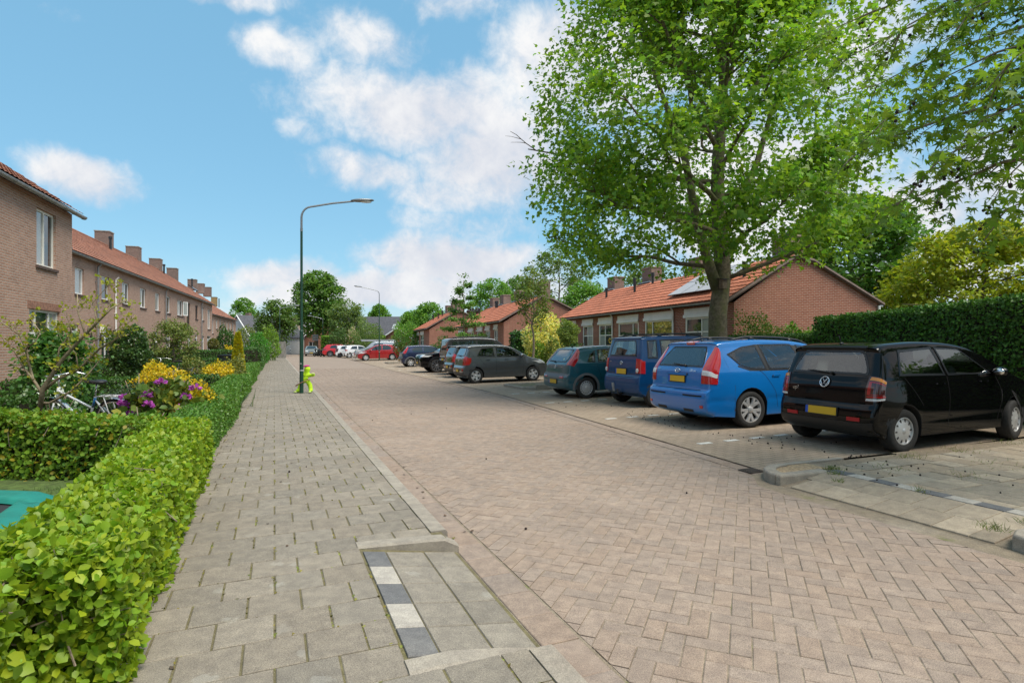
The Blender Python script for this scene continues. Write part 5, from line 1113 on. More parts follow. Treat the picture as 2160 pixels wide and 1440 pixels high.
    def tlight(s, zr, f_in, x_side, m, sg=-1, off=.010, name='tail_light', rear=True, nz=8, parent=None):
        """wraps from the end face round the corner; f_in, x_side may be (low, high) pairs"""
        G = []; zs = np.linspace(zr[0], zr[1], nz); fi = np.interp(np.linspace(0, 1, nz), np.linspace(0, 1, len(f_in)), f_in); xs = np.interp(np.linspace(0, 1, nz), np.linspace(0, 1, len(x_side)), x_side)
        for i, z in enumerate(zs):
            row = [s.end(sg * math.sin(ph) ** EX, z, rear) for ph in np.linspace(math.asin(min(1, fi[i] ** (1 / EX))), math.pi / 2, 8)]; x, ins = s._sil(z, rear); xe = x + (ins if rear else -ins); last = row[-1].x + s.xa
            xt = max(xs[i], .01); tgt = last + xt if rear else last - xt
            row += [s.side(q, row[-1].z, sg) for q in np.linspace(last, tgt, 6)[1:]]; G.append(row)
        return s.patch(name, G, m, off=off, parent=parent)
    def line(s, pts, w=.006, m=None, name='panel_gap', sg=-1, parent=None, off=.002):
        pts = cr(pts, 5) if len(pts) > 2 else np.array([np.array(pts[0]) * (1 - q) + np.array(pts[1]) * q for q in np.linspace(0, 1, 8)]); mb = MB(); G = []
        for i, p in enumerate(pts):
            t = pts[min(i + 1, len(pts) - 1)] - pts[max(i - 1, 0)]; t = t / (np.linalg.norm(t) + 1e-9); n = np.array([-t[1], t[0]]) * w / 2; G.append([s.side(p[0] + n[0], p[1] + n[1], sg, off), s.side(p[0] - n[0], p[1] - n[1], sg, off)])
        mb.grid(G); return mb.build(name, m or seam_m, parent or s.root, local=True)
    def plate(s, z, rear=True, w=.50, h=.105, blue=True, y=0.0):
        p = s.end(y, z, rear, .012); p2 = s.end(y, z + .05, rear, .012); p1 = s.end(y, z - .05, rear, .012); sl = math.atan2(p2.x - p1.x, .1) * .5; mb = MB(); M = Matrix.Rotation(sl, 3, 'Y'); sg = -1 if rear else 1
        mb.box(p, (.016, w + .03, h + .03), M, bev=.006); po = mb.build('plate_holder', black_plastic, s.root, local=True); mb = MB(); mb.box(p + Vector((sg * .010, 0, 0)), (.006, w, h), M); mb.build('number_plate', plate_m, po, local=True)
        if blue: mb = MB(); mb.box(p + Vector((sg * .0125, (w / 2 - .022) * (1 if rear else -1), 0)), (.004, .044, h), M); mb.build('plate_band', plate_blue, po, local=True)
    def wheels(s, sp):
        r, tw = sp['r'], sp.get('tw', .185); rr = r * sp.get('rimf', .66); style, n = sp.get('rim', ('spoke', 5))
        prof = [(rr * .96, -tw * .40), (rr * 1.03, -tw * .49), (r * .90, -tw * .5), (r * .975, -tw * .44), (r, -tw * .30), (r, tw * .30), (r * .975, tw * .44), (r * .90, tw * .5), (rr * 1.03, tw * .49), (rr * .96, tw * .40)]
        I4 = Matrix.Identity(4); tb = MB(); tb.lathe(prof, I4, 36); 
        for g_ in (-.18, 0, .18): tb.lathe([(r + .0006, tw * g_ - .006), (r + .001, tw * g_), (r + .0006, tw * g_ + .006)], I4, 36)
        hub = MB(); hub.lathe([(.001, -.02), (rr * .95, -.03), (rr * .95, tw * .2), (.001, tw * .2)], I4, 24)
        rb = MB(); rb.lathe([(rr * .99, tw * .20), (rr * 1.01, tw * .46), (rr * .95, tw * .47), (rr * .92, tw * .30), (rr * .90, tw * .12)], I4, 36)
        zo = tw * .36
        if style == 'spoke':
            wd = sp.get('spw', .075); split = sp.get('split', 0)
            for k in range(n):
                for sd in ((-split, split) if split else (0,)):
                    a = 2 * math.pi * k / n + sd; c, sn = math.cos(a), math.sin(a); a2 = 2 * math.pi * k / n + sd * .25; G = []
                    for q in np.linspace(0, 1, 5):
                        rad = rr * (.14 + .82 * q); ww = wd * rr / .19 * (.85 + .35 * abs(q - .4)) * (.6 if split else 1) / 2; aa = a2 + (a - a2) * q; cx, sx = math.cos(aa), math.sin(aa); z = zo + .022 * math.sin(q * math.pi * .6)
                        G.append([Vector((rad * cx - y * sx, rad * sx + y * cx, z + dz_)) for y, dz_ in ((-ww, -.03), (-ww * .8, 0), (ww * .8, 0), (ww, -.03))])
                    rb.grid(G, flip=True)
        else:
            rb.lathe([(rr * .20, zo + .02), (rr * .55, zo + .016), (rr * .97, zo - .004)], I4, 36)
        rb.lathe([(rr * .24, zo - .01), (rr * .23, zo + .018), (rr * .15, zo + .028), (.001, zo + .03)], I4, 20)
        tm_ = tb.build('tyre', tyre_m, None, True); hm = hub.build('wheel', rim_dark, None); rm = rb.build('rim', sp.get('rimm', rim_m), None, True, angle=40); parts = [tm_, hm, rm]; sl = None
        if style == 'slots':
            sb = MB()
            for k in range(n):
                a = 2 * math.pi * (k + .5) / n; c, sn = math.cos(a), math.sin(a); M = Matrix(((c, -sn, 0), (sn, c, 0), (0, 0, 1))); sb.box(M @ Vector((rr * sp.get('slot_r', .76), 0, zo + .004)), (rr * sp.get('slot_l', .22), rr * sp.get('slot_w', .10), .014), M)
            sl = sb.build('slot', rim_dark, None); parts.append(sl)
        me = {p.name.split('.')[0]: p.data for p in parts}
        for p in parts: bpy.data.objects.remove(p)
        for wx in (0, sp['wb']):
            for sg in (-1, 1):
                w = link('wheel', me['wheel'], s.root, True); y = sg * (sp['W'] / 2 - tw / 2 - .012); steer = sp.get('steer', 0) if wx else 0
                M = Matrix.Rotation(steer, 4, 'Z') @ (Matrix.Rotation(R(90), 4, 'X') if sg < 0 else Matrix.Rotation(R(-90), 4, 'X')); w.matrix_local = Matrix.Translation((wx, y, r)) @ M @ Matrix.Rotation(random.uniform(0, 6), 4, 'Z')
                for nm in ('tyre', 'rim') + (('slot',) if sl is not None else ()): link(nm, me[nm], w, True)
    def cladding(s, c):                                   # dark plastic over the arches and along the sill
        r = s.sp['r']; Ra = r + .045
        for sg in (-1, 1):
            for xc in (s.xa, s.xa + s.sp['wb']):
                s.patch('arch_trim', [[s.side(xc + (Ra + q) * math.cos(a), r + (Ra + q) * math.sin(a), sg) for q in (.006, .035, .07)] for a in np.linspace(R(-8), R(188), 18)], c, off=.012)
    def mirror(s, x, z, m=None):
        for sg in (-1, 1):
            p = s.side(x, z, sg, .10); mb = MB(); mb.ell(p, (.07, .10, .065), seg=12, rings=8); mb.box(s.side(x + .02, z - .03, sg, .02), (.05, .10, .03)); o = mb.build('mirror', m or s.paint, s.root, True, local=True)
            g_ = MB(); g_.ell(p + Vector((-.045, 0, 0)), (.028, .082, .05), seg=10, rings=6); g_.build('mirror_glass', chrome, o, True, local=True)
    def handle(s, x, z, sg=-1, m=None):
        for sg in (-1, 1):
            mb = MB(); p = s.side(x, z, sg, .012); mb.box(p, (.17, .03, .028), bev=.01); mb.build('door_handle', m or s.paint, s.root, local=True)
    def wiper(s, z, y0, y1, rear=True):
        mb = MB(); a, b = s.end(y0, z, rear, .03), s.end(y1, z + .03, rear, .03); mb.tube([a, a.lerp(b, .5) + Vector((-.008, 0, .004)), b], [.014, .011, .006], 5); mb.ell(a, (.025, .025, .025), seg=8, rings=5); mb.build('wiper', black_plastic, s.root, True, local=True)
    def rails(s, x0, x1, f=.80, m=None, gap=.05):
        top = s.Cn[:s.nt]; 
        for sg in (-1, 1):
            mb = MB(); pts = []
            for q in np.linspace(0, 1, 12):
                x = x0 + (x1 - x0) * q; z = float(np.interp(x, top[:, 0][np.argsort(top[:, 0])], top[:, 1][np.argsort(top[:, 0])])); w = float(s.Wf(x, z - .08)); pts.append(Vector((x - s.xa, sg * w * f, z + gap * min(1, 6 * min(q, 1 - q)) - .01)))
            mb.tube(pts, [.014] + [.019] * 10 + [.014], 7)
            for q in (3, 8): mb.box(pts[q] - Vector((0, 0, gap * .6)), (.10, .035, gap * 1.2))
            mb.build('roof_rail', m or black_plastic, s.root, True, local=True)
    def antenna(s, x, h=.2, tilt=-.5):
        top = s.Cn[:s.nt]; z = float(np.interp(x, top[:, 0][np.argsort(top[:, 0])], top[:, 1][np.argsort(top[:, 0])])); mb = MB(); mb.ell((x - s.xa, 0, z + .005), (.04, .02, .02), seg=8, rings=5); mb.tube([(x - s.xa, 0, z), (x - s.xa + tilt * h, 0, z + h)], [.007, .003], 5); mb.build('antenna', black_plastic, s.root, True, local=True)
    def ring_emblem(s, z, r, strokes, rear=True, wd=.009, m=None, y=0.0, solid=None, ex=1.0):
        p = s.end(y, z, rear, .016); p2 = s.end(y, z + .05, rear, .0); p1 = s.end(y, z - .05, rear, .0); sl = math.atan2(p2.x - p1.x, p2.z - p1.z); M = Matrix.Rotation(sl, 3, 'Y'); sg = -1 if rear else 1; mb = MB()
        mk = lambda a, b: p + M @ Vector((sg * .003, -a * sg * -1 if False else (-a if rear else a), b))
        mb.tube([mk(r * ex * math.cos(t), r * math.sin(t)) for t in np.linspace(0, 2 * math.pi, 25)], wd * .6, 6, caps=False)
        for st_ in strokes: mb.tube([mk(a * r * ex, b * r) for a, b in st_], wd * .5, 5)
        o = mb.build('emblem', m or chrome, s.root, True, local=True)
        if solid: d = MB(); d.ell(p + Vector((-sg * .004, 0, 0)), (.006, r * ex, r), M); d.build('emblem_field', solid, o, True, local=True)
    def text(s, txt, z, y, size, rear=True, m=None):
        cu = bpy.data.curves.new('t', 'FONT'); cu.body = txt; cu.size = size; cu.extrude = .002; cu.align_x = 'CENTER'; to = bpy.data.objects.new('t', cu); COL.objects.link(to); dg = bpy.context.evaluated_depsgraph_get(); me = bpy.data.meshes.new_from_object(to.evaluated_get(dg)); bpy.data.objects.remove(to)
        me.materials.clear(); me.materials.append(m or chrome); o = link('badge', me, s.root, True); p = s.end(y, z, rear, .014); p2 = s.end(y, z + .04, rear, .0); p1 = s.end(y, z - .04, rear, .0); sl = math.atan2(p2.x - p1.x, p2.z - p1.z)
        o.matrix_local = Matrix.Translation(p) @ (Matrix.Rotation(sl, 4, 'Y') @ Matrix(((0, 0, -1, 0), (-1, 0, 0, 0), (0, 1, 0, 0), (0, 0, 0, 1))))
    def box_on_end(s, name, z, y0, y1, h, m, rear=True, off=.01, th=.02, parent=None):
        G = [[s.end(y, zz, rear) for y in np.linspace(y0, y1, 8)] for zz in (z - h / 2, z, z + h / 2)]; return s.patch(name, G, m, off=off, parent=parent)
    def lower_black(s, z1=.34, rear=True, m=None, f=.97, z0=None):
        s.patch('lower_bumper', [[s.end(y, z, rear) for y in np.linspace(-f, f, 15)] for z in np.linspace(z0 or s.sp['sil'][0 if rear else -1][1] + .015, z1, 5)], m or black_plastic, off=.008)
    def tow(s):
        mb = MB(); x = -s.xa - .06; mb.tube([(.2 - s.xa, 0, .30), (x + .03, 0, .28), (x, 0, .36)], .022, 7); mb.ell((x, 0, .38), (.028, .028, .028)); mb.build('tow_hook', black_plastic, s.root, True, local=True)
    def place(s, contact, heading, wheel='rr', pitch=0.0):
        s.finish()
        Fd = hd(heading); Ld = Vector((-Fd.y, Fd.x, 0)); wx = s.sp['wb'] if wheel[0] == 'f' else 0; wy = (1 if wheel[1] == 'l' else -1) * (s.sp['W'] / 2 - .03); o = Vector(contact) - Fd * wx - Ld * wy
        rz = math.atan2(Fd.y, Fd.x); zf = s.zg(o + Fd * s.sp['wb']); zr = s.zg(o); s.root.location = (o.x, o.y, zr); s.root.rotation_euler = (0, -math.atan2(zf - zr, s.sp['wb']), rz)
    def zg(s, p):
        a, b = st(p); return max(0, pz(a, b)) if b > wr(a) else 0.0
def door_lines(c, xs, z0, z1):
    for sg in (-1, 1):
        for x in xs: c.line(x, sg=sg)
HEAD = 69.0
def zc(u, v):                                             # wheel contact on the sloping bays
    p = gp(u, v)
    for _ in range(4):
        a, b = st(p); p = gp(u, v, max(0, pz(a, b)) if b > wr(a) else 0)
    return p
# ---- black small hatchback, nearest
SIL_UP = [(.16, .22), (.03, .30), (.0, .46), (.02, .58), (.055, .68), (.075, .86), (.13, 1.02), (.27, 1.36), (.24, 1.425), (.42, 1.465), (1.0, 1.492), (1.6, 1.47), (2.05, 1.40), (2.45, 1.24), (2.80, 1.04), (3.05, .97), (3.36, .86), (3.50, .74), (3.555, .56), (3.54, .34), (3.44, .22)]
up = dict(L=3.56, W=1.64, H=1.492, ra=.56, wb=2.41, r=.295, tw=.18, sil=SIL_UP, belt=.97, roofw=.77, rim=('slots', 10), slot_r=.70, slot_l=.36, slot_w=.11, rimf=.62, crz=.42, steer=R(11), rend=.14, tr=.08)
black_p = car_paint('paint_black', (.003, .003, .0035), metal=0, rough=.15, spec=.0, coat=.7)
c = Car('small_hatchback', 'glossy black small hatchback nearest the camera, front wheel turned', up, black_p)
c.ewin('rear_window', 1.045, 1.375, .84, .70, car_glass_clear, curve=.06)
c.box_on_end('tailgate_panel', .84, -.80, .80, .36, mat('gloss_black_panel', (.004, .004, .0045), rough=.08, coat=.2, spec=.15), off=.004)
for sg in (-1, 1):
    tl = c.tlight((.70, 1.04), (.80, .80, .84), (.015, .015, .012), lamp_smoke, sg); c.tlight((.755, .775), (.83, .83), (.02, .02), lamp_red, sg, off=.014, parent=tl, nz=3, name='lamp_bar'); c.tlight((.71, .74), (.81, .82), (.012, .012), lamp_clear, sg, off=.014, parent=tl, nz=3, name='reverse_lamp')
    c.tlight((.985, 1.03), (.85, .87), (.01, .01), lamp_amber, sg, off=.014, parent=tl, nz=3, name='turn_lamp'); c.tlight((.79, .97), (.83, .85), (-.0, -.0), lamp_red, sg, off=.013, parent=tl, nz=5, name='brake_lamp'); c.tlight((.80, .955), (.885, .895), (-.0, -.0), lamp_smoke, sg, off=.0155, parent=tl, nz=5, name='lamp_core')
    c.swin('side_window', [(.52, 1.03), (1.42, 1.005)], [(.62, 1.37), (1.30, 1.405)], sg=sg); c.swin('door_window', [(1.47, 1.005), (2.42, 1.00)], [(1.36, 1.40), (1.86, 1.37)], sg=sg)
    c.line([(1.44, .30), (1.47, .7), (1.45, 1.0)], sg=sg); c.line([(.92, .62), (.78, .80), (.60, 1.0)], sg=sg); c.line([(2.52, .32), (2.62, .7), (2.50, .98)], sg=sg); c.box_on_end('rear_reflector', .455, sg * .52, sg * .76, .05, MATS['refl'], off=.012)
c.plate(.53, w=.50); c.lower_black(.41, m=mat('satin_black', (.012, .012, .013), rough=.35)); c.wiper(1.06, -.1, .42)
c.ring_emblem(.93, .075, [[(-.55, .72), (0, -.02), (.55, .72)], [(-.88, .30), (-.42, -.82), (0, .02), (.42, -.82), (.88, .30)]], wd=.012); c.text('up!', .80, .62, .085)
c.handle(1.28, .90); c.handle(2.22, .90); c.mirror(2.48, 1.03); c.antenna(.42, .12, -.4); c.ewin('spoiler', 1.40, 1.435, .78, .78, MATS['satin_black'], off=.012, nz=3)
c.ewin('windscreen', 1.06, 1.42, .82, .70, rear=False)
c.place(zc(1906, 955), HEAD, 'rr')
# ---- bright blue estate
SIL_IW = [(.20, .22), (.04, .30), (.0, .50), (.015, .64), (.075, .70), (.09, .90), (.13, 1.06), (.40, 1.44), (.40, 1.50), (.62, 1.53), (1.3, 1.555), (2.1, 1.52), (2.6, 1.42), (3.15, 1.12), (3.45, 1.00), (3.95, .90), (4.30, .76), (4.45, .58), (4.44, .34), (4.30, .22)]
iw = dict(L=4.47, W=1.765, H=1.555, ra=.98, wb=2.70, r=.322, tw=.205, sil=SIL_IW, belt=.97, roofw=.74, rim=('spoke', 5), split=.30, spw=.085, rimf=.70, tr=.09, rend=.15)
blue_p = car_paint('paint_blue', (.003, .150, .47), metal=.0, rough=.28)
c = Car('estate_car', 'bright blue estate car with black roof rails beside the black hatchback', iw, blue_p)
c.ewin('rear_window', 1.075, 1.435, .80, .66, car_glass_clear, curve=.05); c.box_on_end('high_brake_lamp', 1.495, -.16, .16, .05, lamp_red, off=.012)
for sg in (-1, 1):
    tl = c.tlight((.80, 1.44), (.78, .79, .81, .90), (.04, .06, .04, .01), lamp_red, sg, nz=12); c.tlight((.945, 1.03), (.80, .80), (.04, .045), lamp_clear, sg, off=.013, nz=4, parent=tl, name='reverse_lamp')
    c.swin('quarter_window', [(.78, 1.10), (1.02, 1.02), (1.36, 1.005)], [(.56, 1.30), (.90, 1.42), (1.24, 1.455)], sg=sg); c.swin('rear_door_window', [(1.42, 1.005), (2.30, .995)], [(1.30, 1.455), (2.06, 1.455)], sg=sg); c.swin('front_door_window', [(2.38, .995), (3.25, 1.00)], [(2.16, 1.455), (2.55, 1.40)], sg=sg)
    c.line([(1.15, 1.02), (1.30, .92), (1.52, .62), (1.58, .34)], sg=sg); c.line([(2.33, .30), (2.36, .7), (2.33, .99)], sg=sg); c.box_on_end('bumper_trim', .585, sg * .30, sg * .97, .028, seam_m, off=.001)
    c.swin('window_trim', [(.74, 1.075), (1.0, .995), (3.3, .975)], [(.74, 1.10), (1.0, 1.02), (3.3, .995)], m=black_plastic, sg=sg, off=.004); c.swin('door_pillar', [(1.33, 1.005), (1.44, 1.005)], [(1.22, 1.455), (1.32, 1.455)], m=black_plastic, sg=sg, off=.004, nx=3); c.swin('door_pillar', [(2.28, .995), (2.40, .995)], [(2.04, 1.455), (2.18, 1.455)], m=black_plastic, sg=sg, off=.004, nx=3)
    c.box_on_end('exhaust_slot', .32, sg * .30, sg * .62, .05, black_plastic, off=.004); c.box_on_end('rear_reflector', .40, sg * .84, sg * .92, .05, lamp_red, off=.01)
c.box_on_end('tailgate_gap', .685, -.77, .77, .010, seam_m, off=.002); c.box_on_end('tailgate_handle', .945, -.34, .34, .04, blue_p, off=.03)
c.plate(.86, w=.46); c.wiper(1.10, -.22, .25); c.ring_emblem(1.01, .038, [[(-.5, -.6), (-.2, .6)], [(.2, -.6), (.5, .6)], [(-.35, 0), (.35, 0)]], ex=1.7, wd=.010, y=.0); c.text('i30 cw', 1.0, -.52, .062)
c.text('hyundai', 1.02, .70, .032)
c.handle(1.55, .90); c.handle(2.55, .90); c.mirror(3.22, 1.05); c.rails(.75, 2.75); c.antenna(.66, .28, -.55); c.ewin('windscreen', 1.10, 1.47, .82, .70, rear=False)
sign = MB(); q = c.side(1.86, 1.22, -1, -.05)
c.place(zc(1584, 902), HEAD, 'rr')
# ---- dark blue boxy mini MPV
SIL_AG = [(.18, .26), (.03, .34), (.0, .52), (.02, .68), (.055, .76), (.07, .96), (.10, 1.16), (.19, 1.58), (.20, 1.625), (.40, 1.655), (1.2, 1.67), (1.9, 1.645), (2.25, 1.56), (2.62, 1.24), (2.78, 1.10), (3.15, .99), (3.38, .86), (3.48, .66), (3.48, .40), (3.38, .26)]
ag = dict(L=3.50, W=1.62, H=1.67, ra=.52, wb=2.36, r=.29, tw=.175, sil=SIL_AG, belt=1.04, roofw=.80, rim=('spoke', 5), spw=.10, rimf=.64, floor=.24, tr=.05, rend=.10)
navy = car_paint('paint_navy', (.003, .045, .14), metal=.0, rough=.28, spec=.2, coat=.6)
c = Car('mini_van', 'dark blue boxy minivan with roof rails and tow hook between teal and bright blue cars', ag, navy)
c.ewin('rear_window', 1.19, 1.575, .80, .72, car_glass_clear, curve=.05)
for sg in (-1, 1):
    tl = c.tlight((.80, 1.14), (.80, .80), (.05, .05), lamp_red, sg); p = c.end(sg * .88, .865, True, .022); mb = MB(); mb.ell(p, (.012, .055, .055)); mb.build('reverse_lamp', lamp_clear, tl, True, local=True)
    c.swin('quarter_window', [(.30, 1.14), (.58, 1.13)], [(.34, 1.56), (.60, 1.57)], sg=sg); c.swin('rear_door_window', [(.68, 1.12), (1.38, 1.10)], [(.68, 1.57), (1.38, 1.575)], sg=sg); c.swin('front_door_window', [(1.46, 1.10), (2.35, 1.08)], [(1.46, 1.575), (2.02, 1.56)], sg=sg)
    c.line([(.63, 1.58), (.63, 1.1), (.80, .80), (.92, .60)], sg=sg); c.line([(1.42, .34), (1.42, .8), (1.42, 1.58)], sg=sg)
c.box_on_end('bumper_gap', .705, -.96, .96, .010, seam_m, off=.002); c.box_on_end('tailgate_gap', .785, -.78, .78, .008, seam_m, off=.002)
c.plate(.83, w=.46, h=.12, y=-.0); c.wiper(1.24, .05, .50); c.ring_emblem(1.03, .042, [[(-1, -.1), (.0, .25), (-.1, -.2), (1, .12)]], wd=.012); c.tow(); c.rails(.30, 2.1); c.antenna(1.9, .42, -.6); c.handle(.95, 1.0); c.handle(1.75, 1.0); c.mirror(2.32, 1.12); c.text('agila', 1.05, .66, .042)
c.box_on_end('towing_socket', .44, .30, .40, .20, zinc, off=.03); c.ewin('windscreen', 1.16, 1.56, .84, .74, rear=False)
c.place(zc(1386, 859), HEAD, 'rr')
# ---- teal hatchback
SIL_CO = [(.18, .22), (.03, .30), (.0, .46), (.02, .60), (.07, .66), (.10, .90), (.16, 1.02), (.44, 1.33), (.50, 1.375), (.75, 1.415), (1.4, 1.44), (2.0, 1.40), (2.35, 1.28), (2.80, 1.02), (3.0, .93), (3.45, .83), (3.72, .68), (3.81, .52), (3.80, .32), (3.70, .22)]
co = dict(L=3.82, W=1.646, H=1.44, ra=.62, wb=2.49, r=.292, tw=.18, sil=SIL_CO, belt=.94, roofw=.74, rim=('slots', 16), slot_r=.80, slot_l=.20, slot_w=.08, rimf=.66, tr=.10, rend=.16)
teal = car_paint('paint_teal', (.008, .085, .115), metal=.2, rough=.3); greyp = mat('grey_bumper_plastic', (.12, .125, .13), rough=.55)
def corsa(name, label, paint, contact, plate_col=True, three=False, rimk=None):
    sp = dict(co)
    if rimk: sp['rim'] = rimk; sp['fine'] = 0
    c = Car(name, label, sp, paint)
    c.ewin('rear_window', .99, 1.34, .74, .70, car_glass_clear, curve=.08)
    for sg in (-1, 1):
        c.tlight((.93, 1.36), (.82, .84, .87), (.012, .015, .012), lamp_red, sg, nz=10); c.box_on_end('rear_reflector', .585, sg * .52, sg * .75, .05, lamp_red, off=.018)
        if three: c.swin('side_window', [(.80, 1.0), (1.45, .97)], [(.72, 1.18), (1.0, 1.33), (1.45, 1.365)], sg=sg); c.swin('door_window', [(1.53, .97), (2.65, .96)], [(1.52, 1.365), (2.15, 1.31)], sg=sg)
        else: c.swin('quarter_window', [(.66, .99), (.92, .98)], [(.78, 1.20), (.96, 1.31)], sg=sg, nx=5); c.swin('rear_door_window', [(1.0, .98), (1.72, .965)], [(1.03, 1.33), (1.70, 1.365)], sg=sg); c.swin('door_window', [(1.80, .965), (2.65, .96)], [(1.78, 1.365), (2.18, 1.31)], sg=sg)
        c.line([(1.76, .32), (1.79, .7), (1.76, 1.0)] if not three else [(1.49, .32), (1.50, .7), (1.49, .97)], sg=sg); c.line([(.95, .97), (1.02, .75), (1.10, .5)], sg=sg) if not three else None
    c.box_on_end('bumper_strip', .62, -.985, .985, .10, greyp, off=.014); c.cladding(greyp); c.plate(.46, w=.46); c.wiper(1.0, .15, .62) if not three else c.wiper(1.0, -.3, .2)
    c.ring_emblem(.86, .04, [[(-1, -.1), (0, .25), (-.1, -.2), (1, .12)]], wd=.012); c.text('corsa', .86, -.52, .04); c.handle(1.25, .86, m=black_plastic) if not three else c.handle(1.7, .86, m=black_plastic); c.mirror(2.62, 1.0, black_plastic); c.antenna(.62, .24, -.4); c.ewin('windscreen', 1.0, 1.36, .80, .70, rear=False)
    c.place(contact, HEAD, 'rr'); return c
corsa('teal_hatchback', 'teal green hatchback with grey bumper strip and tall red tail lights', teal, zc(1237, 840))
# ---- grey small hatchback
SIL_KI = [(.16, .24), (.03, .32), (.0, .48), (.02, .60), (.06, .70), (.08, .92), (.13, 1.06), (.28, 1.37), (.20, 1.43), (.45, 1.465), (1.1, 1.485), (1.7, 1.46), (2.1, 1.36), (2.6, 1.08), (2.82, .98), (3.25, .86), (3.48, .72), (3.58, .54), (3.57, .34), (3.46, .23)]
ki = dict(L=3.595, W=1.60, H=1.485, ra=.52, wb=2.40, r=.292, tw=.18, sil=SIL_KI, belt=.98, roofw=.75, rim=('spoke', 5), spw=.11, rimf=.66, tr=.10, rend=.15)
grey_p = car_paint('paint_grey', (.105, .108, .112), metal=.55, rough=.32)
def picanto(name, label, paint, contact, clad=None, lights=lamp_red, heading=HEAD, wheel='rr', sp=None, plate=True, tz=(.70, 1.06), front=False):
    sp = sp or ki; c = Car(name, label, sp, paint); k = sp['H'] / 1.485; l = sp['L'] / 3.595
    c.ewin('rear_window', 1.05 * k, 1.375 * k, .80, .70, car_glass_clear, curve=.08)
    for sg in (-1, 1):
        c.tlight((tz[0] * k, tz[1] * k), (.72, .80), (.06, .13, .10), lights, sg); c.swin('side_window', [(.58 * l, 1.05 * k), (1.30 * l, 1.015 * k)], [(.78 * l, 1.34 * k), (1.28 * l, 1.385 * k)], sg=sg); c.swin('door_window', [(1.40 * l, 1.01 * k), (2.42 * l, 1.0 * k)], [(1.38 * l, 1.385 * k), (1.98 * l, 1.33 * k)], sg=sg)
        c.line([(1.34 * l, .32), (1.37 * l, .7), (1.34 * l, 1.0 * k)], sg=sg); c.line([(.95 * l, .64), (.80 * l, .80), (.66 * l, 1.02 * k)], sg=sg); c.line([(2.45 * l, .34), (2.52 * l, .7), (2.44 * l, .96 * k)], sg=sg); c.box_on_end('rear_reflector', .52, sg * .80, sg * .93, .09, lamp_red, off=.012)
        c.tlight((.70 * k, .86 * k), (.62, .68), (.18, .26), lamp_clear, sg, rear=False, name='headlight')
    if plate: c.plate(.49, w=.44)
    c.lower_black(.42, m=mat('grey_black_plastic', (.03, .03, .032), rough=.5)); c.handle(1.02 * l, .90 * k); c.handle(1.80 * l, .90 * k); c.mirror(2.42 * l, 1.05 * k); c.wiper(1.06 * k, -.1, .35); c.ewin('windscreen', 1.02 * k, 1.40 * k, .82, .70, rear=False); c.ring_emblem(.88 * k, .035, [[(-.6, 0), (.6, 0)]], ex=1.6, wd=.008)
    if front: c.plate(.44, rear=False, w=.44); c.box_on_end('grille', .62 * k, -.5, .5, .08, black_plastic, rear=False, off=.006)
    c.place(contact, heading, wheel); return c
c = picanto('grey_hatchback', 'metallic grey small hatchback parked left of the teal car', grey_p, zc(1004, 808.5)); c.antenna(.5, .18, -.5)
# ---- dark hatchback behind it, then the high dark van
dk = car_paint('paint_charcoal', (.03, .032, .036), metal=.5, rough=.3); dk2 = car_paint('paint_darkbrown', (.045, .042, .045), metal=.5, rough=.3)
c = picanto('dark_hatchback', 'charcoal hatchback with large red lamps half hidden behind the grey one', dk, zc(977, 797), sp=dict(ki, fine=0, H=1.53, L=3.7, W=1.68))
SIL_VA = [(.18, .26), (.03, .34), (.0, .52), (.02, .70), (.05, .78), (.06, 1.0), (.08, 1.2), (.16, 1.68), (.22, 1.755), (.5, 1.80), (1.6, 1.815), (2.4, 1.77), (2.75, 1.64), (3.25, 1.22), (3.5, 1.10), (4.0, .98), (4.27, .80), (4.36, .56), (4.35, .36), (4.22, .26)]
va = dict(fine=0, L=4.37, W=1.76, H=1.815, ra=.80, wb=2.80, r=.315, tw=.19, sil=SIL_VA, belt=1.08, roofw=.83, rim=('spoke', 6), floor=.24, rend=.12)
c = Car('tall_van', 'dark grey tall family van with roof rails beyond the two grey hatchbacks', va, dk2); c.ewin('rear_window', 1.22, 1.66, .80, .74)
for sg in (-1, 1): c.tlight((.85, 1.30), (.83, .83), (.06, .06), lamp_red, sg); c.swin('side_window', [(.30, 1.18), (1.55, 1.16)], [(.36, 1.62), (1.55, 1.66)], sg=sg); c.swin('door_window', [(1.65, 1.16), (2.95, 1.12)], [(1.65, 1.66), (2.45, 1.62)], sg=sg)
c.plate(.75); c.rails(.35, 2.5, gap=.06); c.lower_black(.45); c.mirror(2.9, 1.18); c.handle(1.4, 1.05); c.ewin('windscreen', 1.2, 1.66, .84, .76, rear=False)
c.place(zc(975, 790), HEAD, 'rr')
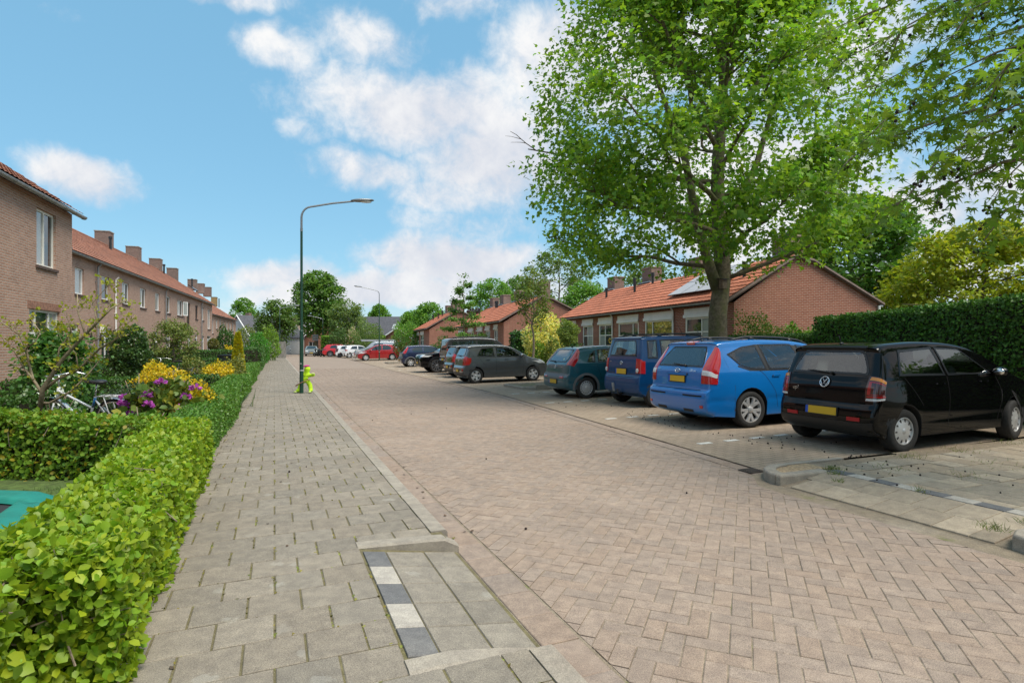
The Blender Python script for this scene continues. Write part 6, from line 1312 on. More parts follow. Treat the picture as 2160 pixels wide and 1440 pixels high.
# ---- black SUV, nose to the street
SIL_BM = [(.22, .30), (.04, .40), (.0, .58), (.03, .76), (.09, .84), (.12, 1.04), (.20, 1.16), (.52, 1.50), (.55, 1.55), (.85, 1.60), (1.7, 1.62), (2.4, 1.57), (2.8, 1.44), (3.35, 1.14), (3.60, 1.06), (4.15, 1.00), (4.42, .92), (4.53, .76), (4.54, .50), (4.52, .36), (4.38, .28)]
bm_ = dict(L=4.55, W=1.845, H=1.62, ra=.98, wb=2.69, r=.365, tw=.235, sil=SIL_BM, belt=1.03, roofw=.74, rim=('spoke', 10), spw=.045, rimf=.74, rimm=mat('rim_grey', (.30, .30, .31), rough=.3, metal=.8), floor=.27, tf=.10, rend=.14)
c = Car('black_suv', 'black sport utility car parked nose to the street with dark multi-spoke wheels', bm_, black_p, clad=MATS['satin_black'])
for sg in (-1, 1):
    c.tlight((.84, .95), (.56, .60), (.24, .34), lamp_clear, sg, rear=False, name='headlight'); c.swin('side_window', [(.90, 1.12), (1.85, 1.09)], [(1.0, 1.42), (1.80, 1.52)], sg=sg); c.swin('door_window', [(1.93, 1.09), (3.1, 1.07)], [(1.9, 1.52), (2.55, 1.46)], sg=sg); c.tlight((.90, 1.08), (.6, .66), (.15, .18), lamp_red, sg); c.line([(1.9, .4), (1.93, .8), (1.9, 1.1)], sg=sg)
    c.box_on_end('kidney_grille', .74, sg * .06, sg * .36, .30, MATS['gloss_black_panel'], rear=False, off=.022)
c.box_on_end('lower_grille', .47, -.62, .62, .13, black_plastic, rear=False, off=.010); c.plate(.53, rear=False); c.ewin('windscreen', 1.16, 1.53, .82, .70, rear=False); c.mirror(3.05, 1.13); c.handle(1.6, 1.0); c.handle(2.6, 1.0); c.ewin('rear_window', 1.2, 1.48, .74, .66)
c.place(zc(922, 785.6), HEAD + 180, 'fl')
corsa('navy_hatchback', 'dark navy three-door hatchback with red lamps in front of the lamp island', car_paint('paint_deepnavy', (.012, .018, .06), metal=.35, rough=.3), zc(866.5, 773.8), three=True, rimk=('spoke', 7))
# ---- red hatchback nose to the street
SIL_C3 = [(.18, .24), (.03, .32), (.0, .50), (.03, .66), (.10, .74), (.14, .98), (.22, 1.12), (.52, 1.40), (.66, 1.46), (1.1, 1.515), (1.7, 1.52), (2.2, 1.44), (2.7, 1.20), (3.05, 1.02), (3.2, .95), (3.6, .84), (3.84, .68), (3.93, .50), (3.92, .33), (3.80, .23)]
c3 = dict(fine=0, L=3.94, W=1.73, H=1.52, ra=.70, wb=2.46, r=.305, tw=.19, sil=SIL_C3, belt=.97, roofw=.73, rim=('spoke', 6), spw=.12, rimf=.68, rend=.16)
red_p = car_paint('paint_red', (.36, .012, .016), metal=.15, rough=.26)
c = Car('red_hatchback', 'red hatchback parked nose to the street behind the far street lamp', c3, red_p)
for sg in (-1, 1):
    c.tlight((.68, .86), (.62, .66), (.26, .40), lamp_clear, sg, rear=False, name='headlight'); c.swin('rear_door_window', [(.72, 1.10), (1.0, 1.02), (1.62, 1.0)], [(.86, 1.30), (1.1, 1.41), (1.58, 1.44)], sg=sg); c.swin('door_window', [(1.70, 1.0), (2.75, .99)], [(1.66, 1.44), (2.25, 1.36)], sg=sg); c.tlight((.80, 1.12), (.72, .78), (.12, .08), lamp_red, sg); c.line([(1.66, .34), (1.69, .7), (1.66, 1.0)], sg=sg)
c.box_on_end('grille', .44, -.45, .45, .16, black_plastic, rear=False); c.plate(.5, rear=False); c.ewin('windscreen', 1.04, 1.44, .82, .70, rear=False); c.mirror(2.72, 1.02); c.handle(1.4, .92); c.handle(2.3, .92); c.ewin('rear_window', 1.15, 1.40, .7, .64); c.plate(.7)
c.place(zc(772, 761), HEAD + 180, 'fl'); red_loc = Vector(c.root.location)
white_p = car_paint('paint_white', (.72, .73, .74), metal=0, rough=.3); silver_p = car_paint('paint_silver', (.46, .48, .50), metal=.6, rough=.3)
picanto('white_hatchback', 'white hatchback with red tail lamp parked left of the red hatchback', white_p, zc(737, 755), sp=dict(ki, fine=0, L=3.95, W=1.7, H=1.47, wb=2.5, r=.31), tz=(.86, 1.02))
p = at(717, 728, 68.5); picanto('white_city_car', 'white city car squeezed between white hatchback and red crossover', white_p, Vector((p.x, p.y, 0)), sp=dict(ki, fine=0, r=.29, rimm=rim_dark), tz=(.7, 1.2), lights=lamp_smoke)
cx = dict(bm_, fine=0, L=4.55, H=1.69, W=1.84, wb=2.7, r=.36, rim=('spoke', 8), spw=.06)
p = at(696.5, 728, 73.0); c = Car('red_crossover', 'bright red crossover at the left end of the parked cars', cx, car_paint('paint_crossover_red', (.50, .012, .02), metal=.1, rough=.26), clad=black_plastic); c.ewin('rear_window', 1.18, 1.50, .76, .68)
for sg in (-1, 1): c.tlight((.95, 1.10), (.55, .6), (.18, .25), lamp_smoke, sg); c.swin('side_window', [(.95, 1.12), (1.85, 1.10)], [(1.1, 1.42), (1.80, 1.54)], sg=sg); c.swin('door_window', [(1.93, 1.09), (3.1, 1.07)], [(1.9, 1.54), (2.55, 1.47)], sg=sg)
c.lower_black(.55); c.plate(.8); c.place(Vector((p.x, p.y, 0)), HEAD, 'rr')
# silver van with a ladder on its roof, behind the red hatchback
c = Car('silver_van', 'silver van carrying an aluminium ladder, behind the red hatchback', dict(va, H=1.70, L=4.2, fine=0), silver_p)
for sg in (-1, 1): c.swin('door_window', [(1.65, 1.14), (2.95, 1.10)], [(1.65, 1.60), (2.45, 1.56)], sg=sg); c.tlight((.8, .98), (.62, .66), (.2, .3), lamp_clear, sg, rear=False, name='headlight')
c.ewin('windscreen', 1.18, 1.62, .84, .74, car_glass_clear, rear=False); c.rails(.5, 2.4, gap=.10); c.finish(); vp = red_loc + A * 2.75 + C * .45; c.root.location = (vp.x, vp.y, pz(*st(vp))); Fd = hd(HEAD + 180); c.root.rotation_euler = (0, 0, math.atan2(Fd.y, Fd.x)); van_loc = vp.copy()
lad = thing('ladder', 'aluminium ladder lying on the roof of the silver van', 'ladder', (vp.x, vp.y, 1.86)); alum = mat('aluminium', (.62, .64, .66), rough=.35, metal=.7); ld = hd(HEAD + 180); ln = Vector((-ld.y, ld.x, 0))
for sgn in (-.2, .2):
    for k in (0, 1): mb = MB(); cc = vp + ld * (.9 + k * .35) + ln * sgn * (1 - .12 * k); mb.box((cc.x, cc.y, 1.93 + k * .10), (3.9 - k * .6, .03, .085), math.atan2(ld.y, ld.x)); mb.build('stile', alum, lad)
for k in range(12): mb = MB(); cc = vp + ld * (-.75 + k * .3); mb.tube([(cc.x + ln.x * .2, cc.y + ln.y * .2, 1.93), (cc.x - ln.x * .2, cc.y - ln.y * .2, 1.93)], .016, 6); mb.build('rung', alum, lad)
# far cars at the street's end
SIL_SE = [(.2, .22), (.03, .32), (.0, .5), (.03, .80), (.10, .90), (.55, .94), (1.05, 1.30), (1.3, 1.38), (2.0, 1.41), (2.5, 1.34), (3.1, 1.02), (3.3, .95), (3.9, .85), (4.15, .7), (4.2, .5), (4.18, .32), (4.05, .22)]
se = dict(fine=0, L=4.2, W=1.68, H=1.41, ra=.85, wb=2.5, r=.30, sil=SIL_SE, belt=.93, roofw=.72)
p = at(650, 728, 80); c = Car('grey_saloon', 'pale grey old saloon seen from the front at the far end of the road', se, car_paint('paint_palegrey', (.30, .34, .34), metal=.4, rough=.35), group='cars at the far end of the street')
for sg in (-1, 1): c.tlight((.62, .74), (.55, .6), (.05, .06), lamp_clear, sg, rear=False, name='headlight'); c.swin('side_window', [(1.1, .97), (2.9, .97)], [(1.35, 1.28), (2.4, 1.28)], sg=sg)
c.ewin('windscreen', 1.0, 1.33, .82, .72, car_glass_clear, rear=False); c.box_on_end('grille', .66, -.5, .5, .1, black_plastic, rear=False); c.plate(.45, rear=False); c.finish(); c.root.location = (p.x, p.y + 1.5, .02); c.root.rotation_euler = (0, 0, math.atan2(-.94, .30))
p = at(610, 728, 104); c = Car('dark_crossover', 'dark crossover parked before the garage at the street end', dict(cx, H=1.62, fine=0), dk, group='cars at the far end of the street')
for sg in (-1, 1): c.swin('side_window', [(.95, 1.10), (3.0, 1.06)], [(1.1, 1.40), (2.5, 1.44)], sg=sg); c.tlight((.85, 1.0), (.6, .64), (.1, .2), lamp_red, sg)
c.ewin('rear_window', 1.15, 1.46, .76, .66); c.plate(.7); c.finish(); c.root.location = (p.x, p.y, .03); c.root.rotation_euler = (0, 0, R(52))
# ================================================================== street furniture and other objects
pole_green = mat('pole_green', (.012, .055, .035), rough=.4, var=.15, vscale=4); pole_grey = mat('pole_grey', (.24, .26, .27), rough=.4, metal=.6)
def street_lamp(label, base, z0, h, arm_dir, arm, seg2=None):
    o = thing('street_lamp', label, 'street lamp', (base.x, base.y, z0), group='street lamps'); b = Vector((base.x, base.y, z0)); U = Vector((0, 0, 1)); a = Vector(arm_dir).normalized(); hl = h * .325; hm = h * .86
    mb = MB(); mb.tube([b, b + U * hl], [.056, .054], 14); mb.tube([b + U * hl, b + U * (hl + .05)], [.058, .040], 14); mb.build('pole_base', pole_green, o, True, angle=35)
    mb = MB(); mb.tube([b + U * (hl + .04), b + U * hm], [.040, .034], 12); mb.build('pole', pole_green, o, True, angle=35)
    pts = [b + U * (hm - .02), b + U * (h - .42)]
    for q in np.linspace(0, 1, 7)[1:]: pts.append(b + U * (h - .42 + .34 * math.sin(q * R(80))) + a * (.30 * (1 - math.cos(q * R(80)))))
    e = b + U * (h + .20) + a * (arm * .80); pts += [pts[-1].lerp(e, .5) + U * .02, e]
    mb = MB(); mb.tube(pts, [.032] * 3 + [.028] * (len(pts) - 3), 10); mb.tube([b + U * (hm - .05), b + U * (hm + .05)], .038, 10); mb.build('arm', pole_grey, o, True, angle=35)
    M = Matrix((a, Vector((-a.y, a.x, 0)), U)).transposed(); hc = b + U * (h + .25) + a * (arm * .80 + .26); mb = MB(); mb.ell(hc, (.36, .13, .055), M @ Matrix.Rotation(R(-6), 3, 'Y'), 16, 8); mb.tube([e - a * .05, hc - a * .2], .034, 8); ho = mb.build('lamp_head', pole_grey, o, True)
    g_ = MB(); g_.ell(hc - U * .03 + a * .06, (.22, .10, .035), M, 12, 6); g_.build('lamp_lens', mat('lamp_lens', (.75, .76, .74), rough=.2), ho, True)
    mb = MB(); q = b + Vector((0, -.057, hl * .48)); mb.box(q, (.05, .006, .022)); mb.build('number_tag', mat('tag_silver', (.55, .57, .55), rough=.4), o); mb = MB(); mb.tube([b + U * (hl * .36), b + U * (hl * .36 + .035)], .0585, 14); mb.build('band', mat('band_silver', (.6, .62, .66), rough=.35, metal=.4), o)
    return o
lb = gp(636, 829, SW); street_lamp('tall green street lamp with curved grey arm, standing nearest on the left pavement', lb, SW, 5.55, C, 1.85)
p = gp(800, 762); a_, b_ = st(p); street_lamp('green street lamp in front of the red hatchback, arm reaching left', p, .1, 6.55, -C, 2.1)
p = at(590, 728, 63); street_lamp('far green street lamp on the left pavement before the round garden trees', p, SW, 5.6, C, 1.85)
p = at(681, 728, 82); street_lamp('furthest street lamp, beside the tall round tree', p, .05, 5.4, -C, 1.9)
# --- stuffed neon figure tied to the near lamp
fo = lb + Vector((.05, .20, 0)); fig = thing('stuffed_figure', 'neon yellow-green stuffed child figure tied to the near lamp post', 'figure', (fo.x, fo.y, SW))
neon = mat('neon_fabric', (.50, .78, .015), rough=.8, var=.12, vscale=14, bump=.3)
def skin_mesh(name, joints, edges, m, parent, sub=2):
    me = bpy.data.meshes.new(name); me.from_pydata([j[:3] for j in joints], edges, []); o = bpy.data.objects.new(name, me); COL.objects.link(o); md = o.modifiers.new('skin', 'SKIN'); md.use_smooth_shade = True; md.branch_smoothing = .6
    for i, j in enumerate(joints): sv = me.skin_vertices[0].data[i]; k_ = 1.22; sv.radius = (j[3] * k_, (j[4] if len(j) > 4 else j[3]) * k_); sv.use_root = i == 0
    ms = o.modifiers.new('sub', 'SUBSURF'); ms.levels = sub; ms.render_levels = sub; dg = bpy.context.evaluated_depsgraph_get(); m2 = bpy.data.meshes.new_from_object(o.evaluated_get(dg)); bpy.data.objects.remove(o); m2.materials.clear(); m2.materials.append(m)
    m2.polygons.foreach_set('use_smooth', [True] * len(m2.polygons)); return link(name, m2, parent, True)
J = [(0, .0, .37, .085, .10), (.01, 0, .50, .09, .105), (.03, 0, .60, .055, .06), (.055, -.01, .71, .082, .088), (.06, -.01, .775, .05, .05),
     (-.10, 0, .34, .062), (-.15, -.02, .20, .052), (-.19, -.05, .06, .05), (-.24, -.12, .045, .052), (.09, 0, .33, .062), (.14, -.01, .19, .055), (.165, -.03, .065, .05), (.175, -.11, .045, .05),
     (.14, -.03, .505, .05), (.24, -.07, .525, .042), (.30, -.10, .54, .036), (-.10, 0, .50, .05), (-.13, -.03, .40, .042), (-.13, -.05, .31, .036)]
E = [(0, 1), (1, 2), (2, 3), (3, 4), (0, 5), (5, 6), (6, 7), (7, 8), (0, 9), (9, 10), (10, 11), (11, 12), (1, 13), (13, 14), (14, 15), (1, 16), (16, 17), (17, 18)]
skin_mesh('body', J, E, neon, fig)
mb = MB(); mb.ell((.03, -.0, .785), (.085, .09, .035)); mb.ell((-.02, -.02, .775), (.08, .07, .018)); mb.build('cap', mat('cap_magenta', (.45, .05, .22), rough=.8), fig, True, local=True)
mb = MB(); cx_ = -.05; mb.tube([(-.05 + .19 * math.cos(t), -.13 + .17 * math.sin(t), .30 + .09 * math.cos(t)) for t in np.linspace(0, 2 * math.pi, 22)], .011, 6, caps=False); mb.build('rope', mat('rope_brown', (.28, .13, .08), rough=.9), fig, True, local=True)
for nm_, c_, r3 in (('mitten_patch', (.26, -.115, .565), (.05, .03, .02)), ('shoe_cap', (-.24, -.16, .035), (.05, .06, .025)), ('shoe_cap', (.175, -.15, .035), (.04, .06, .025))): mb = MB(); mb.ell(c_, r3); mb.build(nm_, mat('neon_pale', (.62, .75, .22), rough=.8), fig, True, local=True)
# --- bicycles
def bicycle(name, label, loc, rz, fcol, fcol2=None, rack=True, lean=.06, child=False):
    o = thing(name, label, 'bicycle', tuple(loc), rz, group='bicycles'); o.rotation_euler = (lean, 0, rz); fm = mat('frame_%s' % name, fcol, rough=.3, coat=.8); silver = mat('bike_silver', (.62, .63, .64), rough=.25, metal=.8); r = .345
    for wx in (0, 1.08):
        tb = MB(); M = Matrix.Translation((wx, 0, r)) @ Matrix.Rotation(R(90), 4, 'X'); tb.lathe([(r - .035, -.012), (r - .02, -.02), (r, -.010), (r, .010), (r - .02, .02), (r - .035, .012)], M, 32); w = tb.build('wheel', tyre_m, o, True, local=True)
        rb = MB(); rb.lathe([(r - .055, -.011), (r - .034, -.012), (r - .034, .012), (r - .055, .011), (r - .055, -.011)], M, 32); rb.build('rim', silver, w, True, local=True)
        sb = MB()
        for k in range(20): a = 2 * math.pi * k / 20; sb.tube([M @ Vector((.02 * math.cos(a + .8), .02 * math.sin(a + .8), .025 * (-1) ** k)), M @ Vector(((r - .05) * math.cos(a), (r - .05) * math.sin(a), 0))], .0022, 4, caps=False)
        sb.tube([M @ Vector((0, 0, -.05)), M @ Vector((0, 0, .05))], .022, 8); sb.build('spokes', silver, w, local=True)
        mg = MB(); mg.grid([[Vector((wx + (r + .02) * math.cos(a), y, r + (r + .02) * math.sin(a) - .006 * abs(y) / .03)) for y in (-.03, 0, .03)] for a in np.linspace(R(20) if wx else R(55), R(155) if wx else R(200), 16)]); mg.build('mudguard', silver if not fcol2 else silver, w, True, local=True)
    bb = Vector((.46, 0, .29)); hs = Vector((.92, 0, .80)); ht = Vector((.96, 0, .68)); st_ = Vector((.30, 0, .72)); ax = Vector((0, 0, r)); fx = Vector((1.08, 0, r)); mb = MB()
    mb.tube([bb, st_], .018, 8); mb.tube([ht, bb + Vector((.02, 0, .03))], .022, 8); mb.tube([hs, bb + Vector((-.10, 0, .25))], .018, 8); mb.tube([hs + Vector((-.01, 0, .06)), ht + Vector((.01, 0, -.04))], .022, 8)
    for y in (-.05, .05): mb.tube([bb, ax + Vector((0, y, 0))], .012, 6); mb.tube([st_ - Vector((.0, 0, .06)), ax + Vector((0, y, 0))], .010, 6); mb.tube([ht + Vector((.02, y * .8, -.06)), fx + Vector((0, y, 0))], .012, 6)
    fr = mb.build('frame', fm, o, True, local=True)
    if fcol2: mb = MB(); mb.tube([st_ + Vector((.06, 0, -.16)), st_ + Vector((0, 0, -.01))], .0195, 8); mb.build('frame_band', mat('frame_band_%s' % name, fcol2, rough=.3, coat=.8), fr, True, local=True)
    mb = MB(); mb.tube([st_, st_ + Vector((-.04, 0, .20))], .013, 6); mb.build('seat_post', silver, o, True, local=True); mb = MB(); mb.ell(st_ + Vector((-.09, 0, .225)), (.11, .095, .035)); mb.ell(st_ + Vector((.05, 0, .225)), (.12, .04, .028)); mb.build('saddle', black_plastic, o, True, local=True)
    mb = MB(); mb.tube([hs, hs + Vector((-.03, 0, .24))], .013, 6); mb.tube([hs + Vector((-.22, -.26, .22)), hs + Vector((-.06, -.24, .26)), hs + Vector((-.02, 0, .24)), hs + Vector((-.06, .24, .26)), hs + Vector((-.22, .26, .22))], .012, 6); mb.build('handlebar', silver, o, True, local=True)
    if rack:
        mb = MB()
        for y in (-.065, .065): mb.tube([(.22, y, .735), (-.22, y, .735), (-.26, y, .70), (-.02, y, .36)], .008, 6); mb.tube([(.10, y, .735), (.0, y, .36)], .008, 6)
        for x in (-.2, -.05, .1, .2): mb.tube([(x, -.065, .735), (x, .065, .735)], .006, 5)
        mb.tube([(.0, 0, .74), (-.18, 0, .74)], .008, 5); mb.build('rack', mat('rack_white', (.72, .72, .72), rough=.35), o, True, local=True); mb = MB(); mb.ell((-.275, 0, .69), (.02, .045, .05)); mb.build('rear_lamp', lamp_red, o, True, local=True)
    mb = MB(); mb.tube([bb + Vector((0, -.07, 0)), bb + Vector((.10, -.075, -.13))], .011, 6); mb.tube([bb + Vector((0, .07, 0)), bb + Vector((-.10, .075, .13))], .011, 6); mb.box(bb + Vector((.10, -.12, -.13)), (.09, .08, .02)); mb.box(bb + Vector((-.10, .12, .13)), (.09, .08, .02)); mb.lathe([(.09, -.002), (.09, .002)], Matrix.Translation(bb + Vector((0, -.05, 0))) @ Matrix.Rotation(R(90), 4, 'X'), 24, close=True); mb.build('crank', black_plastic, o, True, local=True)
    return o
GZ = .03                                                  # garden level
p = at(247, 728, 8.6); bicycle('city_bicycle', 'white city bicycle with blue frame band and rear rack in the front garden', (p.x, p.y, GZ - .02), R(172), (.70, .72, .74), (.02, .16, .42), lean=-.10)
p = at(392, 728, 18.5); bicycle('dark_bicycle', 'dark bicycle with grey frame leaning by the garden hedge further back', (p.x, p.y, GZ), R(176), (.16, .17, .18))
p = at(745, 728, 60); bicycle('grey_bicycle', 'grey bicycle standing before the white hatchback', (p.x + .2, p.y - .4, .05), R(20), (.3, .3, .32), rack=False)
p = at(628, 728, 101); bicycle('pale_bicycle', 'pale bicycle before the dark garage door', (p.x - .4, p.y, .02), R(10), (.6, .62, .65), rack=False)
# two dark scooters left of the red crossover
for k, u in enumerate((677, 684)):
    p = at(u, 728, 74 + k); o = thing('motor_scooter', ('dark motor scooter left of the red crossover, nearer the grey saloon', 'dark motor scooter right beside the red crossover')[k], 'scooter', (p.x, p.y, .02), R(150)); mb = MB()
    mb.tube([(-.1, 0, .72), (.35, 0, .70), (.55, 0, .40), (.85, 0, .38), (1.05, 0, .9)], [.14, .16, .10, .09, .07], 8); mb.ell((1.02, 0, .85), (.10, .16, .2)); mb.build('body', black_plastic, o, True, local=True); mb = MB(); mb.ell((.12, 0, .82), (.36, .13, .06)); mb.build('seat', dark_metal, o, True, local=True)
    for x in (.05, 1.2): mb = MB(); mb.lathe([(.12, -.05), (.24, -.05), (.25, 0), (.24, .05), (.12, .05)], Matrix.Translation((x, 0, .25)) @ Matrix.Rotation(R(90), 4, 'X'), 20); mb.build('wheel', tyre_m, o, True, local=True)
    mb = MB(); mb.tube([(1.02, -.3, 1.02), (1.05, 0, 1.0), (1.02, .3, 1.02)], .018, 6); mb.tube([(1.05, 0, .9), (1.05, 0, 1.0)], .025, 6); mb.ell((1.12, 0, .98), (.06, .08, .07)); mb.build('handlebar', zinc, o, True, local=True)
# --- trampoline on the near lawn
tc = Vector((-3.80, 4.80, 0)); ax_, ay_ = Vector((-.985, .17, 0)), Vector((.386, -.922, 0)); tr = thing('trampoline', 'low rectangular trampoline with green padded rim on the near lawn', 'trampoline', (tc.x, tc.y, .02)); TW, TL, TZ = 2.5, 1.45, .27
pad = mat('pad_green', (.012, .20, .155), rough=.45, var=.12, vscale=6, bump=.5, bscale=9)
def tp_(x, y, z): q = tc + ax_ * x + ay_ * y; return Vector((q.x, q.y, z))
for (x0, x1, y0, y1, nm) in ((0, TW, 0, .30, 'pad'), (0, TW, TL - .30, TL, 'pad'), (0, .30, .31, TL - .31, 'pad'), (TW - .30, TW, .31, TL - .31, 'pad')):
    mb = MB(); nx, ny = 12, 12; G = []
    for i in range(nx + 1):
        row = []
        for j in range(ny + 1):
            fx, fy = i / nx, j / ny; e = min(fx * (x1 - x0), (1 - fx) * (x1 - x0), fy * (y1 - y0), (1 - fy) * (y1 - y0)); row.append(tp_(x0 + (x1 - x0) * fx, y0 + (y1 - y0) * fy, TZ - .05 + .05 * min(1, e / .06) ** .5 + .006 * math.sin(9 * fx + 5 * fy)))
        G.append(row)
    mb.grid(G, flip=False); po = mb.build(nm, pad, tr, True)
mb = MB(); vs = [(0, 0), (TW, 0), (TW, TL), (0, TL)]
for k in range(4): a, b = vs[k], vs[(k + 1) % 4]; mb.add([tp_(*a, TZ - .05), tp_(*b, TZ - .05), tp_(*b, TZ - .15), tp_(*a, TZ - .15)], [(0, 1, 2, 3)])
mb.build('pad_skirt', pad, tr); mb = MB(); mb.add([tp_(.28, .28, TZ - .06), tp_(TW - .28, .28, TZ - .06), tp_(TW - .28, TL - .28, TZ - .06), tp_(.28, TL - .28, TZ - .06)], [(0, 1, 2, 3)]); mb.build('jumping_mat', mat('mat_black', (.02, .02, .022), rough=.8), tr)
for (x, y) in ((.15, .15), (TW - .15, .15), (TW - .15, TL - .15), (.15, TL - .15)): mb = MB(); mb.tube([tp_(x, y, TZ - .06), tp_(x, y, .02)], .022, 8); mb.build('leg', zinc, tr)
# --- posts, rails and bins in the gardens
def post(name, label, u, v, h, w=.09, m=None, z=SW, cat='post'):
    p = gp(u, v, z); o = thing(name, label, cat, (p.x, p.y, z - .05)); mb = MB(); mb.box((p.x, p.y, z + h / 2 - .05), (w, w, h + .1), ROT, bev=.012); mb.build('shaft', m or wood_post, o); mb = MB(); mb.box((p.x, p.y, z + h + .015), (w * 1.12, w * 1.12, .03), ROT, bev=.01); mb.build('cap', m or wood_post, o); return o
post('garden_post', 'short weathered post poking from the clipped pavement hedge', 533.5, 806, .50, .08)
post('garden_post', 'thick weathered gate post at the end of the clipped hedge', 545, 783, .95, .24)
p = gp(534, 781, SW); o = thing('white_rail', 'bent white tubular handrail beside the thick gate post', 'rail', (p.x, p.y, SW)); mb = MB(); mb.tube([(p.x - .1, p.y, 0), (p.x - .02, p.y, .62), (p.x + .1, p.y, .70), (p.x + .35, p.y, .70)], .022, 7); mb.build('tube', white_frame, o, True); mb = MB(); mb.tube([(p.x + .35, p.y, 0), (p.x + .35, p.y, .70)], .022, 7); mb.build('upright', white_frame, o, True)
fp = at(575, 728, 62); fn = thing('board_fence', 'grey weathered board fence at the far end of the left pavement', 'fence', (fp.x, fp.y, 0))
for k in range(14): mb = MB(); q = fp + Vector((-1.2 + k * .19, k * .02, 0)); mb.box((q.x, q.y, .95), (.18, .03, 1.9)); mb.build('board', mat('grey_boards', (.26, .24, .21), rough=.9, var=.25, vscale=5), fn)
for z in (.5, 1.5): mb = MB(); q = fp + Vector((0, .16, 0)); mb.box((q.x, q.y, z), (2.7, .05, .09), .10); mb.build('rail', MATS['grey_boards'], fn)
def wheelie(label, u, Y, m):
    p = at(u, 728, Y); o = thing('wheelie_bin', label, 'bin', (p.x, p.y, GZ)); mb = MB(); vs = [(sx * w_, sy * d_, z) for z, w_, d_ in ((.12, .22, .24), (1.0, .29, .34)) for sx, sy in ((-1, -1), (1, -1), (1, 1), (-1, 1))]; mb.add(vs, [(3, 2, 1, 0), (4, 5, 6, 7), (0, 1, 5, 4), (1, 2, 6, 5), (2, 3, 7, 6), (3, 0, 4, 7)]); mb.build('bin_body', m, o, local=True)
    mb = MB(); mb.box((0, -.02, 1.04), (.62, .74, .07), bev=.03); mb.build('lid', dark_metal, o, local=True)
    for sx in (-.2, .2): mb = MB(); mb.lathe([(.02, -.03), (.12, -.03), (.12, .03), (.02, .03)], Matrix.Translation((sx, .27, .12)) @ Matrix.Rotation(R(90), 4, 'Y'), 14); mb.build('wheel', tyre_m, o, local=True)
wheelie('dark wheelie bin beside the white front door of the terrace', 430.5, 43, mat('bin_grey', (.05, .055, .06), rough=.5))
wheelie('dark wheelie bin behind the yellow cone conifer', 482, 24, mat('bin_grey2', (.04, .045, .05), rough=.5))
q = at(1525, 599, 16.25); o = thing('bird_box', 'small wooden bird box on the large tree trunk', 'bird box', (q.x, q.y, q.z)); mb = MB(); mb.box(q, (.16, .16, .26), .4); mb.build('box_body', mat('box_wood', (.17, .12, .085), rough=.85, var=.25, vscale=20), o); mb = MB(); mb.box(q + Vector((0, -.01, .145)), (.22, .24, .025), Matrix.Rotation(.4, 3, 'Z') @ Matrix.Rotation(R(8), 3, 'X')); mb.build('box_roof', dark_metal, o); mb = MB(); mb.ell(q + Vector((-.035, -.078, .05)), (.02, .006, .02)); mb.build('entrance', seam_m, o)
p = gp(694, 747); o = thing('street_sign', 'dark pole with small street signs beside the far green hedge', 'sign', (p.x, 77, 0)); p = at(680, 728, 77); 
mb = MB(); mb.tube([(p.x - .6, 77, 0), (p.x - .6, 77, 3.0)], .04, 8); mb.build('pole', dark_metal, o)
for k in range(4): mb = MB(); mb.box((p.x - .95, 76.97, 2.2 + k * .22), (.8, .03, .15)); mb.build('sign_board', mat('sign_dark', (.10, .11, .12), rough=.5), o)
p = at(612.5, 728, 96); o = thing('bollard', 'small white bollard at the far street corner', 'bollard', (p.x, p.y, 0)); mb = MB(); mb.tube([(p.x, p.y, 0), (p.x, p.y, .95)], .09, 10); mb.build('shaft', white_frame, o, True); mb = MB(); mb.tube([(p.x, p.y, .6), (p.x, p.y, .72)], .095, 10); mb.build('band', dark_metal, o)
# ================================================================== gardens, hedges and trees
tag(sheet('front_garden', [P(-6, -2.04), P(92, -2.04), P(92, -22), P(-6, -22)], GZ, soil), kind='structure')
lawn = sheet('lawn', [P(-1.3, -2.2), P(3.3, -2.2), Vector((-7.5, 6.6, 0)), Vector((-7.5, 2.0, 0))], GZ + .006, grass_m)
def blades(name, pts, size, m, parent=None, lean=.5, seed=1):
    r = np.random.default_rng(seed); n = len(pts); fw = unit(np.stack([r.normal(0, lean, n), r.normal(0, lean, n), np.ones(n)], 1)); return leaf_obj(name, np.array(pts), fw, rdir(n, r), size * r.uniform(.5, 1.3, n), T_BLADE, m, parent, r=r)
grass_leaf = leaf_mat('grass_blade', (.085, .16, .03), .3)
n = 9000; s_ = rng.uniform(-1.2, 3.2, n); t_ = rng.uniform(-4.8, -2.3, n); o = blades('grass', [list(P(a, b, GZ)) for a, b in zip(s_, t_)], .045, grass_leaf); tag(o, 'short green grass of the near lawn', 'grass', kind='stuff')
# --- foreground beech hedge: roadside run plus two cross runs
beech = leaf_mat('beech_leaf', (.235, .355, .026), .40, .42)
k0 = P(-1.30, -2.06); k1 = P(3.25, -2.16)
alt_b = (1.35, 1.12, .9)
hedge('beech_hedge', 'bright green beech hedge along the pavement, nearest the camera', [k0, P(1, -2.12), k1], .50, [.60, .62, .62], beech, T_OVA, .044, 4300, .05, zg=GZ, twigs_n=600, core=False, alt=(1.5, 1.22, .9), palt=.14, seed=2, spread=.3)
hedge('beech_hedge', 'bright green beech hedge crossing the foreground before the trampoline', [k0 + Vector((-.22, .12, 0)), k0 + Vector((-2.3, .75, 0))], .42, [.60, .60], beech, T_OVA, .044, 5400, .05, zg=GZ, twigs_n=500, core=False, alt=(1.5, 1.22, .9), palt=.12, seed=3)
hedge('beech_hedge', 'darker beech hedge behind the trampoline and lawn', [k1 + Vector((-.24, -.02, 0)), k1 + Vector((-3.2, .15, 0))], .42, [.62, .74], leaf_mat('beech_leaf_dark', (.175, .295, .028), .35), T_OVA, .05, 2700, .045, zg=GZ, twigs_n=350, alt=(1.6, .8, .6), palt=.10, seed=4)
